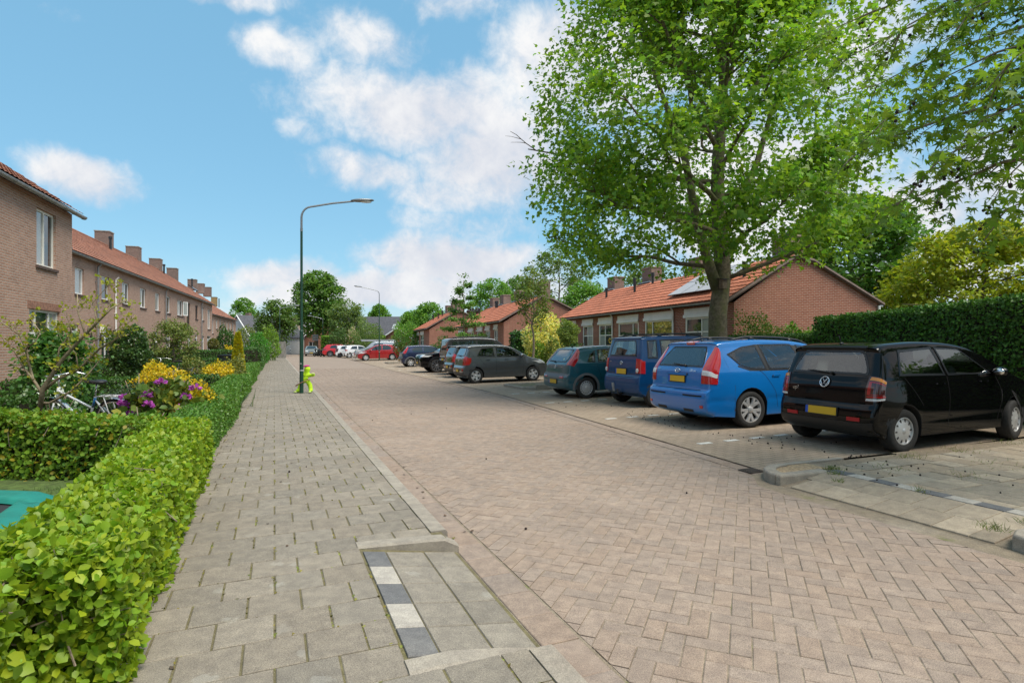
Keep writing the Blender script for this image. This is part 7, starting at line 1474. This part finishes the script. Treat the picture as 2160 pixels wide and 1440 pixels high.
hedge('beech_hedge', 'corner of a neighbouring beech hedge at the bottom left edge', [Vector((-1.62, 1.62, 0)), Vector((-2.4, 1.9, 0))], .35, [.74, .74], beech, T_OVA, .048, 2900, .05, core=False, zg=GZ, alt=(1.5, 1.2, .9), palt=.2, seed=5)
# --- small-leaved clipped hedge along the rest of the pavement
privet = leaf_mat('privet_leaf', (.11, .235, .034), .3, .4); privet_d = leaf_mat('privet_leaf_dark', (.062, .145, .024), .25, .42)
hp = [P(s, -2.16 + .04 * math.sin(s)) for s in np.linspace(3.5, 9.0, 6)]; hedge('clipped_hedge', 'clipped small-leaved hedge bordering the pavement beyond the beech hedge', hp, .46, [.56, .58, .60, .60, .62, .62], privet, T_DIA, .034, 3000, .028, zg=GZ, seed=6)
hp = [P(s, -2.18 + .05 * math.sin(s)) for s in np.linspace(9.1, 26.5, 10)]; hedge('clipped_hedge', 'clipped hedge continuing along the pavement to the gate post', hp, .5, [.62, .60, .63, .60, .63, .62, .6, .63, .62, .62], privet, T_DIA, .045, 1500, .03, zg=GZ, seed=7)
hp = [P(s, -2.35) for s in np.linspace(29, 54, 8)]; hedge('tall_clipped_hedge', 'taller dark green clipped hedge on the pavement beyond the gate post', hp, .9, 1.28, privet_d, T_DIA, .09, 420, .05, zg=GZ, seed=8)
hedge('garden_hedge', 'green cross hedge between gardens at the tall hedge corner', [P(29.2, -2.8), P(27.5, -7.5)], .7, 1.2, privet_d, T_DIA, .06, 900, .04, zg=GZ, seed=9)
for k, (s, h_, lab, z_) in enumerate(((9.3, .52, 'low clipped cross hedge behind the rhododendron', -6.4), (13.2, .66, 'clipped cross hedge behind the golden mound', -7.0), (18.0, .86, 'clipped cross hedge beside the dark bicycle', -7.4), (22.8, .92, 'clipped cross hedge behind the yellow cone', -7.4))):
    hedge('garden_hedge', lab, [P(s, -2.6), P(s - 1.0, z_)], .42, h_, privet_d, T_DIA, .055, 950, .03, zg=GZ, seed=20 + k)
hedge('garden_hedge', 'dark low hedge under the windows of the near brick house', [Vector((-7.3, 8.6, 0)), Vector((-12.2, 9.4, 0))], .5, .66, privet_d, T_DIA, .05, 1300, .04, zg=GZ, seed=30)
# --- garden shrubs (pixel column, depth)
def gb(u, Y, z=GZ): p = at(u, 728, Y); return Vector((p.x, p.y, z))
gold = leaf_mat('golden_leaf', (.66, .50, .025), .35); green = leaf_mat('mid_leaf', (.07, .15, .025), .3); dgreen = leaf_mat('dark_leaf', (.06, .14, .028), .3, .35); olive = leaf_mat('olive_leaf', (.17, .22, .045), .3); lime = leaf_mat('lime_leaf', (.17, .29, .03), .35); varieg = leaf_mat('variegated_leaf', (.26, .27, .07), .3); greyg = leaf_mat('grey_leaf', (.13, .17, .10), .25)
petal = mat('rhodo_petal', (.46, .09, .50), rough=.6, attr=True, trans=.3)
bush('rhododendron', 'rhododendron with bright purple flower heads in the front garden', gb(362, 8.7), .60, .92, leaf_mat('rhodo_leaf', (.13, .19, .035), .25), 1500, .115, T_OVA, seed=41, alt=(1.9, 1.3, .8), palt=.2, flower=(petal, 17, .085, -.2), cat='shrub')
bush('golden_shrub', 'golden-leaved shrub right beside the rhododendron', gb(410, 8.9), .34, .84, gold, 2600, .05, T_DIA, seed=42)
bush('leafy_perennial', 'leafy green perennials in front of the bicycle wheel', gb(300, 7.6), .46, .52, leaf_mat('peren_leaf', (.09, .20, .025), .35), 1500, .085, T_OVA, seed=43, cat='plant')
bush('leafy_perennial', 'leafy green perennials at the foot of the rhododendron', gb(380, 7.5), .36, .44, MATS['peren_leaf'], 1000, .08, T_OVA, seed=44, cat='plant')
bush('leafy_perennial', 'low green plants under the bare-branched small tree', gb(215, 7.7), .50, .40, MATS['peren_leaf'], 1300, .075, T_OVA, seed=45, cat='plant')
bush('grey_shrub', 'grey-green shrub behind the bicycle rack', gb(292, 10.6), .62, .80, leaf_mat('bluegreen_leaf', (.06, .10, .045), .25), 2400, .055, T_DIA, seed=46)
bush('golden_shrub', 'broad golden mound behind the purple rhododendron', gb(338, 12.6), .56, 1.06, gold, 4200, .05, T_DIA, seed=47)
bush('golden_shrub', 'second golden mound beside the variegated ball', gb(462, 16), .46, 1.02, gold, 3000, .055, T_DIA, seed=48)
bush('variegated_shrub', 'pale variegated ball shrub at the foot of the yellow cone', gb(497, 16.6), .32, 1.18, varieg, 1800, .055, T_DIA, seed=49, alt=(.5, .6, .4), palt=.35)
o = thing('cone_conifer', 'yellow-green clipped cone conifer standing over the pavement hedge', 'conifer', tuple(gb(502, 18.4))); b_ = gb(502, 18.4); r_ = np.random.default_rng(50); n = 5200; zz = r_.uniform(0, 1, n); rr = .26 * (1.03 - zz) ** .6 * np.sqrt(r_.uniform(.6, 1, n)); aa = r_.uniform(0, 6.283, n); pt = np.stack([b_.x + rr * np.cos(aa), b_.y + rr * np.sin(aa), b_.z + zz * 1.88], 1); dd = np.stack([np.cos(aa), np.sin(aa), np.full(n, .9)], 1); leaf_obj('foliage', pt, dd + r_.normal(0, .3, (n, 3)), rdir(n, r_), .05 * r_.uniform(.6, 1.3, n), T_DIA, leaf_mat('cone_leaf', (.46, .42, .018), .25), o, r=r_); mb = MB(); mb.tube([b_, b_ + Vector((0, 0, 1.6))], [.05, .01], 7); mb.build('stem', bark, o)
r_ = np.random.default_rng(51); b_ = gb(437, 12.5); n = 420; o = thing('iris_clump', 'clump of grey-green sword leaves before the golden mound', 'plant', tuple(b_)); pts = np.array(b_) + np.stack([r_.normal(0, .30, n), r_.normal(0, .22, n), np.zeros(n)], 1); fw = unit(np.stack([r_.normal(0, .45, n), r_.normal(0, .45, n), np.ones(n)], 1)); leaf_obj('blades', pts, fw, rdir(n, r_), .62 * r_.uniform(.6, 1.2, n), T_BLADE, greyg, o, r=r_)
bush('round_tree', 'dark green round-headed small tree before the terrace windows', gb(272, 15.5), .50, 1.95, leaf_mat('dark_shiny', (.07, .135, .035), .3, .3), 5200, .07, T_DIA, seed=52, stem=(.05, .62), cat='tree')
tree('garden_tree', 'airy light green small tree among the gardens by the dark bicycle', gb(366, 19.5), 2.35, .075, env_oval(.78, .30, .55), olive, n_limbs=13, z_first=.34, leaf=.07, n_leaf=5200, sub=4, sigma=.10, seed=53, barkm=bark_pale)
bush('variegated_shrub', 'cream-speckled shrub left of the golden mounds', gb(409, 18.5), .42, 1.12, varieg, 1800, .07, T_DIA, seed=54, alt=(.45, .6, .4), palt=.5)
bush('pink_perennial', 'low mauve-flowering plant behind the golden mound', gb(378, 14.2), .34, .62, leaf_mat('mauve_flower', (.30, .17, .25), .3), 1100, .05, T_DIA, seed=55, cat='plant')
bush('ball_topiary', 'clipped ball on a stem before the white front door', gb(450, 33), .30, 1.85, leaf_mat('topiary_leaf', (.14, .14, .025), .2), 2600, .05, T_DIA, seed=56, stem=(.035, 1.2), shell=.8, lump=.03, cat='topiary')
bush('dark_shrub', 'dark upright shrub right of the clipped ball', gb(473, 40), .62, 2.7, dgreen, 3000, .12, T_DIA, seed=57)
bush('golden_shrub', 'golden bush behind the top of the yellow cone', gb(485, 36), .36, 1.45, gold, 1400, .08, T_DIA, seed=58)
bush('lime_shrub', 'fresh green round shrub behind the tall clipped hedge', gb(546, 44), .78, 2.5, leaf_mat('fresh_leaf', (.09, .27, .035), .35), 3600, .10, T_DIA, seed=59)
bush('olive_shrub', 'olive green bush left of the fresh green shrub', gb(522, 50), 1.2, 3.1, olive, 3600, .13, T_DIA, seed=60)
bush('olive_shrub', 'yellowish bush right of the fresh green shrub', gb(566, 52), 1.05, 3.0, lime, 3000, .13, T_DIA, seed=61)
bush('amber_topiary', 'small amber conifer ball left of the fresh green shrub', gb(528, 34), .26, 1.25, leaf_mat('amber_leaf', (.30, .22, .015), .2), 1200, .06, T_DIA, seed=62, shell=.75, lump=.04, cat='topiary')
tree('dark_shrub_tree', 'dense dark green shrub against the near house window', gb(122, 10.0), 1.75, .05, env_oval(.50, .05, .6), leaf_mat('holly_leaf', (.08, .19, .038), .35, .35), n_limbs=16, z_first=.10, leaf=.085, n_leaf=4200, sub=4, sigma=.12, seed=63, cat='shrub')
bush('white_flower_shrub', 'shrub sprinkled with small white flowers beside the bicycle', gb(112, 8.9), .42, .95, dgreen, 1100, .06, T_DIA, seed=64, alt=(18, 8.5, 36), palt=.09)
bush('yellow_flowers', 'yellow poppies in green foliage left of the broad golden mound', gb(268, 11.6), .42, .66, green, 1100, .06, T_DIA, seed=65, alt=(7.2, 2.6, .2), palt=.04, cat='plant')
# sparse small tree with yellow-green buds
def sparse_tree():
    b = gb(83, 7.9); o = thing('bare_shrub_tree', 'sparse small tree with yellow-green young leaves on bare branches', 'tree', tuple(b)); r = np.random.default_rng(66); mb = MB(); lp = []
    Y = 7.9
    def L(a, c, dy=0.0): return at(a, c, Y + dy)
    br_ = [([(83, 872), (90, 820), (130, 760), (170, 715), (205, 680), (235, 650), (268, 632)], .030), ([(90, 825), (120, 800), (165, 780), (210, 735), (250, 712), (272, 705)], .020), ([(86, 850), (105, 850), (150, 825), (185, 790), (210, 760)], .018), ([(88, 828), (70, 800), (62, 770), (55, 735), (40, 705), (0, 678)], .018), ([(70, 800), (50, 775), (30, 740), (5, 722)], .012), ([(150, 738), (140, 700), (120, 690), (100, 685)], .010), ([(180, 705), (165, 660), (163, 620)], .010), ([(205, 680), (200, 655), (195, 640), (230, 600)], .008), ([(120, 770), (125, 735), (150, 700), (145, 680)], .010), ([(170, 715), (195, 720), (240, 700), (262, 680)], .008), ([(55, 735), (75, 720), (85, 700), (60, 665)], .008), ([(210, 735), (235, 725), (262, 690), (285, 665)], .007), ([(235, 650), (228, 625), (226, 600)], .006), ([(165, 780), (160, 745), (135, 720)], .008)]
    for pts, w in br_:
        dy = 0.0; P3 = []
        for i, (a, c) in enumerate(pts): P3.append(L(a, c, dy + r.normal(0, .10) * (i > 0))); 
        mb.tube(P3, [w * (1 - .8 * i / (len(P3) - 1)) + .003 for i in range(len(P3))], 6)
        for i in range(1, len(P3)):
            for k in range(7):
                q = P3[i - 1].lerp(P3[i], r.random()); d = Vector(r.normal(0, 1, 3)); d.z = abs(d.z); e = q + d.normalized() * r.uniform(.05, .18)
                if i > 1: mb.tube([q, e], [.0035, .0018], 4, caps=False); lp += [list(e + Vector(r.normal(0, .018, 3))) for _ in range(5)]
    mb.build('branches', mat('greyish_bark', (.26, .21, .13), rough=.9, var=.3, vscale=25), o, True); n = len(lp); leaf_obj('leaves', np.array(lp), rdir(n, r) + [0, 0, .5], rdir(n, r), .045 * r.uniform(.5, 1.2, n), T_OVA, leaf_mat('bud_leaf', (.34, .36, .03), .4), o, r=r)
sparse_tree()
# --- right side: tall clipped hedge, low hedge and shrubs
yew = leaf_mat('yew_leaf', (.062, .150, .022), .25, .45)
front = lambda s: P(s, wr(s) + PARK_D + .62)
hedge('tall_hedge', 'tall dark green clipped hedge behind the black and blue cars', [P(-2.5, 11.15), P(1.5, 11.1), front(3.5), P(6.1, wr(6.1) + PARK_D + .50)], .95, [2.32, 2.26, 2.16, 2.07], yew, T_DIA, .06, 1500, .035, zg=.1, seed=70, spread=.35, alt=(1.7, 1.7, 1.2), palt=.15)
hedge('low_hedge', 'lower clipped hedge running from the tall hedge to the large tree', [P(6.25, wr(6.2) + PARK_D + .6), P(10.2, wr(10) + PARK_D + .75)], .8, [1.68, 1.66], privet_d, T_DIA, .05, 1500, .04, zg=.1, seed=71)
bush('feathery_shrub', 'soft light green shrub between the low hedge and the red gable', gb(1600, 18.6, .12), .95, 2.42, leaf_mat('feather_leaf', (.12, .20, .03), .35), 5200, .07, T_DIA, seed=72, lump=.25)
for k, (u, Y, r_, h_) in enumerate(((1672, 19.2, .5, 2.0), (1712, 18.6, .45, 1.95))): bush('bright_shrub', ('bright green shrub left of the tall hedge end', 'bright green shrub tucked against the tall hedge end')[k], gb(u, Y, .12), r_, h_, leaf_mat('bright_leaf', (.13, .26, .03), .35), 1500, .10, T_OVA, seed=73 + k)
hedge('ivy_hedge', 'glossy green hedge beside the gable behind the grey hatchback', [Vector((.05, 30.0, 0)), Vector((3.3, 31.3, 0))], .9, [2.05, 1.9], leaf_mat('ivy_leaf', (.05, .13, .022), .2, .3), T_OVA, .12, 420, .09, zg=.12, seed=76, spread=.4)
bush('variegated_bush', 'pale yellow variegated bush behind the slim street tree', gb(1149, 28.5, .12), .98, 2.95, leaf_mat('pale_yellow', (.78, .72, .26), .4), 4200, .13, T_OVA, seed=77, alt=(.35, .5, .35), palt=.15)
o = bush('lollipop_tree', 'small round-headed tree on a bent trunk by the bungalow doors', gb(1197, 25, .12), .44, 2.5, leaf_mat('willow_leaf', (.23, .31, .07), .4), 4200, .06, T_DIA, seed=78, stem=(.055, 1.35), shell=.4, cat='tree')
bush('amber_shrub', 'orange-tinged shrub beside the bungalow door', gb(1290, 24, .12), .36, 1.55, leaf_mat('orange_leaf', (.26, .20, .03), .3), 900, .08, T_DIA, seed=79)
bush('box_cone', 'small dark conifer beside the bungalow door', gb(1224, 26, .12), .25, 1.55, dgreen, 900, .06, T_DIA, seed=80)
for k, (u, Y, r_, h_, m_, lab) in enumerate(((1140, 26.5, .35, 1.55, lime, 'fresh green low shrub under the pale yellow bush'), (1165, 26.3, .4, 1.7, olive, 'olive low shrub right of the pale yellow bush'), (935, 44, .62, 2.2, dgreen, 'dark evergreen bush behind the tall van'), (920, 50, .7, 1.6, privet_d, 'dark low bush left of the evergreen bush'))): bush('low_shrub', lab, gb(u, Y, .1), r_, h_, m_, 1400, .09, T_DIA, seed=81 + k)
# main street tree
sweet = leaf_mat('sweetgum_leaf', (.185, .325, .035), .5, .42)
tb_ = at(1516, 728, 16.5); main_env = lambda z: float(np.interp(z, [0, .18, .26, .36, .5, .62, .76, .9, 1.0], [1.8, 3.3, 4.2, 4.8, 4.9, 4.6, 3.7, 2.2, .3]))
st_o, st_cl = tree('street_tree', 'large leafy street tree with stout mossy trunk behind the blue cars', (tb_.x, tb_.y, .14), 14.5, .285, main_env, sweet, n_limbs=32, z_first=.225, leaf=.125, tmpl=T_STAR3, n_leaf=78000, sub=6, sub_len=.34, up=.62, sigma=.22, clip=1.05, zmin=3.9, lr=.010, low_up=.22, seed=90, droop=.22, fill=.8, off=(-.75, -.2), spread=.34, warm=.22, squash=.9, alt=(1.75, 1.5, .9), palt=.18, trunk_top=.94, flare=1.18)
mb = MB(); q0 = Vector((tb_.x - .06, tb_.y, 3.15)); mb.tube([q0, q0 + Vector((-.28, -.1, .75)), q0 + Vector((-.62, -.15, 1.9)), q0 + Vector((-1.0, -.3, 3.6)), q0 + Vector((-1.7, -.3, 5.6)), q0 + Vector((-2.3, -.2, 7.4))], [.17, .15, .125, .10, .06, .02], 10); mb.build('limb', bark, st_o, True)
mb = MB(); q0 = Vector((tb_.x + .05, tb_.y, 4.6)); mb.tube([q0, q0 + Vector((.4, -.1, .8)), q0 + Vector((1.1, .1, 2.2)), q0 + Vector((1.7, .2, 4.2)), q0 + Vector((2.2, .1, 6.2))], [.12, .11, .09, .06, .02], 9); mb.build('limb', bark, st_o, True)
# near tree, trunk off to the right, whose branches hang into the frame
def near_tree():
    b = Vector((8.6, 4.2, .1)); o = thing('overhanging_tree', 'near tree whose drooping branches with dark seed balls hang in at the top right', 'tree', tuple(b)); r = np.random.default_rng(91); mb = MB(); mb.tube([b, b + Vector((-.03, 0, .3)), b + Vector((0, .05, 3)), b + Vector((-.1, .1, 6)), b + Vector((0, 0, 9))], [.30, .24, .21, .15, .03], 12); mb.build('trunk', bark, o, True)
    tg = [(1790, 120, 7.4, 5.2), (1800, 330, 7.2, 4.2), (1870, 250, 6.4, 4.4), (1905, 60, 6.8, 5.6), (1900, 425, 6.6, 3.6), (1990, 330, 5.9, 3.9), (2000, 160, 6.0, 4.9), (2050, 20, 5.8, 5.6), (2080, 250, 5.4, 4.5), (2125, 440, 5.6, 3.6), (2140, 120, 5.2, 5.2), (2200, 300, 5.0, 4.2), (1960, -80, 6.4, 6.4), (2100, -150, 5.8, 6.4), (1830, -60, 7.6, 6.4), (1850, 180, 7.8, 5.0), (1930, 240, 7.0, 4.4), (2250, 60, 4.6, 5), (2350, 200, 4.4, 4.6), (1985, 90, 6.9, 5), (2060, 330, 6.4, 4.2), (1760, 60, 8.2, 5.4)]
    tg3 = [(at(u, v, Y), z0) for u, v, Y, z0 in tg] + [(b + Vector((math.cos(a) * q, math.sin(a) * q, z)), z - 1) for a, q, z in ((-.8, 3.5, 5.5), (.3, 3.4, 6), (1.2, 3.2, 6.5), (2.2, 3, 7.5), (4.2, 3.2, 6), (5, 3, 7), (3.4, 2, 8.6), (.8, 2.2, 8.4), (1.7, 3.8, 4.6))]
    B = MB(); cl = []; tip = []
    for e, z0 in tg3:
        p0 = b + Vector((0, .05, max(2.6, z0 - .4))); L = (e - p0).length; mid = p0.lerp(e, .55) + Vector((0, 0, .16 * L)); pts = [p0 * (1 - q) ** 2 + mid * (2 * q * (1 - q)) + e * q * q + Vector(r.normal(0, .03, 3)) * (0 < q < 1) for q in np.linspace(0, 1, 10)]; B.tube(pts, [.05 * (1 - q) + .006 for q in np.linspace(0, 1, 10)], 6)
        for k in range(4, 10):
            for j in range(2):
                d = (pts[k] - pts[k - 1]).normalized(); d = rot_about(d, Vector((0, 0, 1)), r.choice([-1, 1]) * r.uniform(.3, 1.2)); d.z += r.uniform(-.5, .2); sp = limb_path(pts[k], d, r.uniform(.35, .75), 4, r, -.35, .12); B.tube(sp, [.010, .008, .006, .004, .002], 4, caps=False); cl += [list(q) for q in sp[1:]]; tip.append(sp[-1]); tip.append(sp[2])
        cl += [list(q) for q in pts[6:]]
    B.build('branches', bark_pale, o, True); cl = np.array(cl); n = 11500; idx = r.integers(len(cl), size=n); p = cl[idx] + r.normal(0, .095, (n, 3)) * [1, 1, .8] + [0, 0, -.03]
    leaf_obj('leaves', p, unit(np.stack([r.normal(0, .6, n), r.normal(0, .6, n), r.normal(-.55, .35, n)], 1)), unit(np.array([0, -.25, .8]) + r.normal(0, .5, (n, 3))), .098 * r.uniform(.6, 1.25, n), T_STAR, leaf_mat('near_sweetgum_leaf', (.18, .29, .034), .5, .42), o, .3, .2, (1.7, 1.6, .9), .2, r)
    ball = MB(); sel = r.permutation(len(tip))[:210]
    for i in sel:
        for k in range(r.integers(1, 4)): q = tip[i] + Vector((r.normal(0, .03), r.normal(0, .03), -r.uniform(.02, .12))); ball.tube([tip[i], q], .0016, 3, caps=False); ball.ell(q, (.019,) * 3, seg=7, rings=5)
    tag(ball.build('seed_balls', mat('seed_ball', (.028, .018, .016), rough=.95), o), kind='stuff')
near_tree()
# fallen seed balls on the bays and pavement
mb = MB(); r_ = np.random.default_rng(92)
for k in range(185):
    if k < 100: s, t = r_.uniform(.2, 6.5), r_.normal(0, .9); t = wr(s) + .9 + abs(t)
    elif k < 140: s, t = r_.uniform(-1.2, .9), r_.uniform(4.2, 9)
    elif k < 170: s, t = r_.uniform(6, 16), 0; t = wr(s) + r_.uniform(.3, 3.5)
    else: s, t = r_.uniform(0, 14), r_.uniform(-1.9, 4.5)
    z = pz(s, t) if t > wr(s) and s > .97 else (SW if (t < 0 or s < .97 and t > 4.5) else 0.0); q = r_.uniform(.007, .013); mb.ell(P(s, t, z + q * .8), (q, q, q), seg=6, rings=4)
o = mb.build('fallen_seed_balls', MATS['seed_ball']); tag(o, 'dark round seed balls scattered over the bays and pavements', 'seed balls', kind='stuff')
# tufts of grass and moss in the joints
pts = []
for (s, t, n, sp) in ((.52, 4.62, 130, .05), (.35, 4.45, 60, .04), (-1.42, 3.86, 80, .05), (-1.45, 4.3, 50, .06), (.1, 4.15, 40, .03), (-.5, 4.5, 40, .04), (.62, 6.1, 70, .10), (.64, 7.2, 80, .14), (.3, 5.2, 50, .12), (-.3, 5.6, 50, .12), (.66, 8.6, 80, .2), (-.05, 6.6, 60, .2)): pts += [list(P(s + rng.normal(0, sp), t + rng.normal(0, sp), SW - .01)) for _ in range(n)]
o = blades('grass_tufts', pts, .06, leaf_mat('tuft_blade', (.16, .20, .05), .3), lean=.7, seed=93); tag(o, 'small grass tufts in the joints of the right pavement', 'grass', kind='stuff')
moss = leaf_mat('moss', (.21, .205, .045), .1, .9); n = 11000; r_ = np.random.default_rng(94); pts = []
for k in range(n):
    i = r_.integers(0, 56); j = r_.integers(0, 8); s = -5.13 + i * .27; q = r_.random()
    if abs(math.sin(i * 12.9 + j * 78.2)) < .35: continue
    if r_.random() < .68: ss, tt = s + q * .27, -.14 - j * .27 + .135 * ((i + 1) % 2) + r_.normal(0, .004)
    else: ss, tt = s + r_.normal(0, .004), -.14 - (j + q) * .27
    if tt < -1.98 or tt > -.14 or (D0 - .14 < ss < D1 + .14 and tt > DT): continue
    pts.append(list(P(ss, tt, SW - .009)))
pts = np.array(pts); n = len(pts); o = leaf_obj('joint_moss', pts, rdir(n, r_) * [1, 1, .2] + [0, 0, .25], rdir(n, r_) * .4 + [0, 0, 1], .020 * r_.uniform(.5, 1.3, n), T_DIA, moss, None, .3, .25, r=r_); tag(o, 'green moss growing in the joints of the left pavement', 'moss', kind='stuff')
# slim young trees by the parking islands
tree('young_tree', 'slim young street tree with thin trunk right of the grey hatchback', at(1125, 728, 25.5) * Vector((1, 1, 0)) + Vector((0, 0, .2)), 4.75, .055, env_oval(.80, .42, .6), leaf_mat('young_leaf', (.16, .225, .04), .35), n_limbs=15, z_first=.45, leaf=.10, n_leaf=2600, sub=3, sigma=.10, seed=95, barkm=bark_pale, flare=1.1) if False else None
def gt(u, Y, z=.1): p = at(u, 728, Y); return Vector((p.x, p.y, z))
tree('young_tree', 'slim young street tree with thin straight trunk right of the grey hatchback', gt(1125, 25.5, .2), 4.75, .055, env_oval(.85, .42, .6), leaf_mat('young_leaf', (.16, .225, .04), .35), n_limbs=15, z_first=.45, leaf=.11, n_leaf=2300, sub=3, sigma=.12, seed=95, barkm=bark_pale, flare=1.1)
tree('tiered_tree', 'slender tree with tiered drooping branches behind the tall van', gt(978, 38.5), 6.3, .09, lambda z: float(np.interp(z, [0, .22, .35, .5, .7, .9, 1], [1.6, 1.65, 1.55, 1.25, .8, .45, .1])), leaf_mat('tier_leaf', (.12, .24, .04), .35), n_limbs=17, z_first=.20, leaf=.14, n_leaf=4200, sub=4, sigma=.13, seed=96, up=.05, droop=.5, squash=.4, fill=.1)
bg = leaf_mat('bg_leaf', (.125, .235, .042), .45); bg2 = leaf_mat('bg_leaf_soft', (.16, .235, .065), .45); bg3 = leaf_mat('bg_leaf_fresh', (.15, .30, .045), .45)
tree('round_tree', 'tall round green tree at the far end of the street', gt(668, 92), 13.6, .32, env_oval(4.1, .16, .5, peak=.55), bg, n_limbs=22, z_first=.22, leaf=.40, n_leaf=15000, sub=5, sigma=.38, clip=1.08, seed=97, lean=(.3, 0), fill=.6)
tree('dense_tree', 'dark bushy tree behind the far left street lamp', gt(583, 78), 7.6, .2, env_oval(2.6, .14, .55), leaf_mat('bg_leaf_dark', (.11, .19, .035), .4), n_limbs=18, z_first=.22, leaf=.30, n_leaf=6500, sub=5, sigma=.32, seed=98, fill=.5)
tree('grey_green_tree', 'grey-green dense tree left of the dark tiled roof', gt(731, 86), 8.2, .2, env_oval(2.7, .12, .5), bg2, n_limbs=18, z_first=.2, leaf=.30, n_leaf=6500, sub=5, sigma=.30, seed=99, fill=.5)
bush('round_bush', 'large rounded olive bush behind the ladder van', gt(776, 68), 1.75, 4.2, bg2, 5200, .16, T_DIA, seed=100); bush('round_bush', 'dark low bush under the grey-green tree', gt(718, 76), 1.6, 3.4, leaf_mat('bg_leaf_mid', (.07, .13, .03), .3), 3600, .17, T_DIA, seed=101)
bush('blossom_shrub', 'shrub with pale pink blossom above the far green hedge', gt(746, 76), .95, 3.9, bg, 2400, .16, T_DIA, seed=102, alt=(6, 2.6, 11), palt=.4); bush('round_bush', 'light green spreading tree right of the ladder', gt(862, 62), 1.9, 3.9, bg3, 5200, .18, T_DIA, seed=103)
bush('flower_shrub', 'green shrub with a few red flowers behind the navy hatchback', gt(846, 55), .9, 2.3, green, 2200, .12, T_DIA, seed=104, alt=(5, .6, .6), palt=.04)
hedge('far_hedge', 'bright green clipped hedge behind the far parked cars', [gt(683, 82), gt(806, 76)], 1.1, 2.75, leaf_mat('far_hedge_leaf', (.15, .30, .02), .35), T_DIA, .15, 190, .08, zg=.05, seed=105)
for k, (u, Y, h_, R_, m_, lab) in enumerate(((905, 78, 7.4, 2.7, bg3, 'fresh green tree behind the furthest bungalow roof'), (870, 84, 6.6, 2.2, bg3, 'light green tree left of the furthest bungalow roof'), (800, 105, 9.0, 2.2, bg3, 'bright tree crown peeking over the dark roof ridge'), (1040, 72, 10.0, 3.2, bg3, 'light green tree behind the middle bungalow chimneys'), (1092, 76, 10.8, 2.8, bg, 'green tree between the two middle bungalow roofs'),
        (1180, 62, 12.4, 4.6, bg2, 'tall airy tree rising behind the bungalow gables'), (1235, 56, 7.8, 2.9, bg3, 'fresh green tree at the left end of the near bungalow roof'), (1370, 60, 10.6, 3.6, bg2, 'tree behind the near bungalow roof, left of the trunk'), (515, 125, 12.0, 3.0, bg3, 'far tree above the white house'))):
    tree('background_tree', lab, gt(u, Y), h_, .16, env_oval(R_, .12, .5), m_, n_limbs=18, z_first=.2, leaf=.27 if Y < 90 else .36, n_leaf=8500, sub=3, sigma=.30, seed=110 + k, fill=.8, clip=1.1, group='trees behind the houses')
bush('purple_shrub', 'dark purple-leaved tree top beside the middle bungalow chimney', gt(1000, 58), .9, 5.2, leaf_mat('purple_leaf', (.06, .018, .022), .3), 1800, .15, T_DIA, seed=120, stem=(.08, 2.6), cat='tree')
tree('maple_tree', 'broad dense green tree behind the red brick gable', gt(1795, 33), 10.2, .26, env_oval(4.3, .14, .45, peak=.5), leaf_mat('maple_leaf', (.11, .235, .03), .45), n_limbs=24, z_first=.18, leaf=.22, tmpl=T_STAR3, n_leaf=24000, sub=6, sigma=.26, seed=121, fill=1.0, clip=1.05)
tree('yellow_green_tree', 'yellow-green tree rising over the tall right hedge', gt(2075, 25), 6.9, .18, env_oval(4.0, .10, .5, peak=.42), leaf_mat('yellowgreen_leaf', (.32, .36, .024), .42), n_limbs=22, z_first=.16, leaf=.18, tmpl=T_DIA, n_leaf=30000, sub=6, sigma=.20, seed=122, fill=1.0, clip=1.05)

# --- unseen trees, hedge and house behind the camera, added to darken car reflections
for k, (x, y, h_, R_) in enumerate(((4.5, -13, 9, 3.2), (12, -11, 8.5, 3.2), (19, -6, 9.5, 3.6), (-9, -14, 8, 3.0), (27, 2, 9, 3.4))):
    tree('background_tree', ('leafy tree behind the camera, centre right', 'leafy tree behind the camera, further right', 'leafy tree beyond the right edge of the view', 'leafy tree behind the camera on the left', 'leafy tree far beyond the right edge of the view')[k], (x, y, 0), h_, .2, env_oval(R_, .12, .5), bg, n_limbs=14, z_first=.2, leaf=.38, n_leaf=2600, sub=2, sigma=.4, seed=140 + k, fill=.5, group='unseen trees behind the camera, added for car reflections')
hedge('garden_hedge', 'unseen garden hedge behind the camera, added for car reflections', [Vector((3, -9, 0)), Vector((22, -3.5, 0))], 1.0, 1.9, privet_d, T_DIA, .22, 60, .08, seed=150)
far_house('brick_house', 'unseen brick house behind the camera, added for car reflections', (2, -24, 0), R(188), 24, 8, 5.2, 8.2, brick_brown, tile_brown, False, [(3, 4.5, 1, 2.3), (9, 10.5, 1, 2.3), (15, 16.5, 1, 2.3), (3, 4.5, 3.4, 4.7), (9, 10.5, 3.4, 4.7), (15, 16.5, 3.4, 4.7)])

r_ = np.random.default_rng(160); pts = []
for k in range(620):
    s = r_.uniform(-2.0, 24); q = r_.random()
    if q < .62: t, z = -1.98 + abs(r_.normal(0, .10)), SW + .004
    elif q < .80: t, z = r_.uniform(-1.9, -.2), SW + .004
    else: t, z = .06 + abs(r_.normal(0, .12)), .008
    if D0 - .2 < s < D1 + .2 and t > DT: continue
    pts.append(list(P(s, t, z)))
pts = np.array(pts); n = len(pts); o = leaf_obj('leaf_litter', pts, rdir(n, r_) * [1, 1, .08], np.array([0, 0, 1.0]) + r_.normal(0, .25, (n, 3)), .028 * r_.uniform(.4, 1.3, n), T_OVA, mat('dry_leaf', (.10, .06, .035), rough=.9, attr=True), None, .4, .3, (1.6, 2.6, .8), .12, r_); tag(o, 'small dry leaves along the foot of the hedge and gutter', 'leaf litter', kind='stuff')
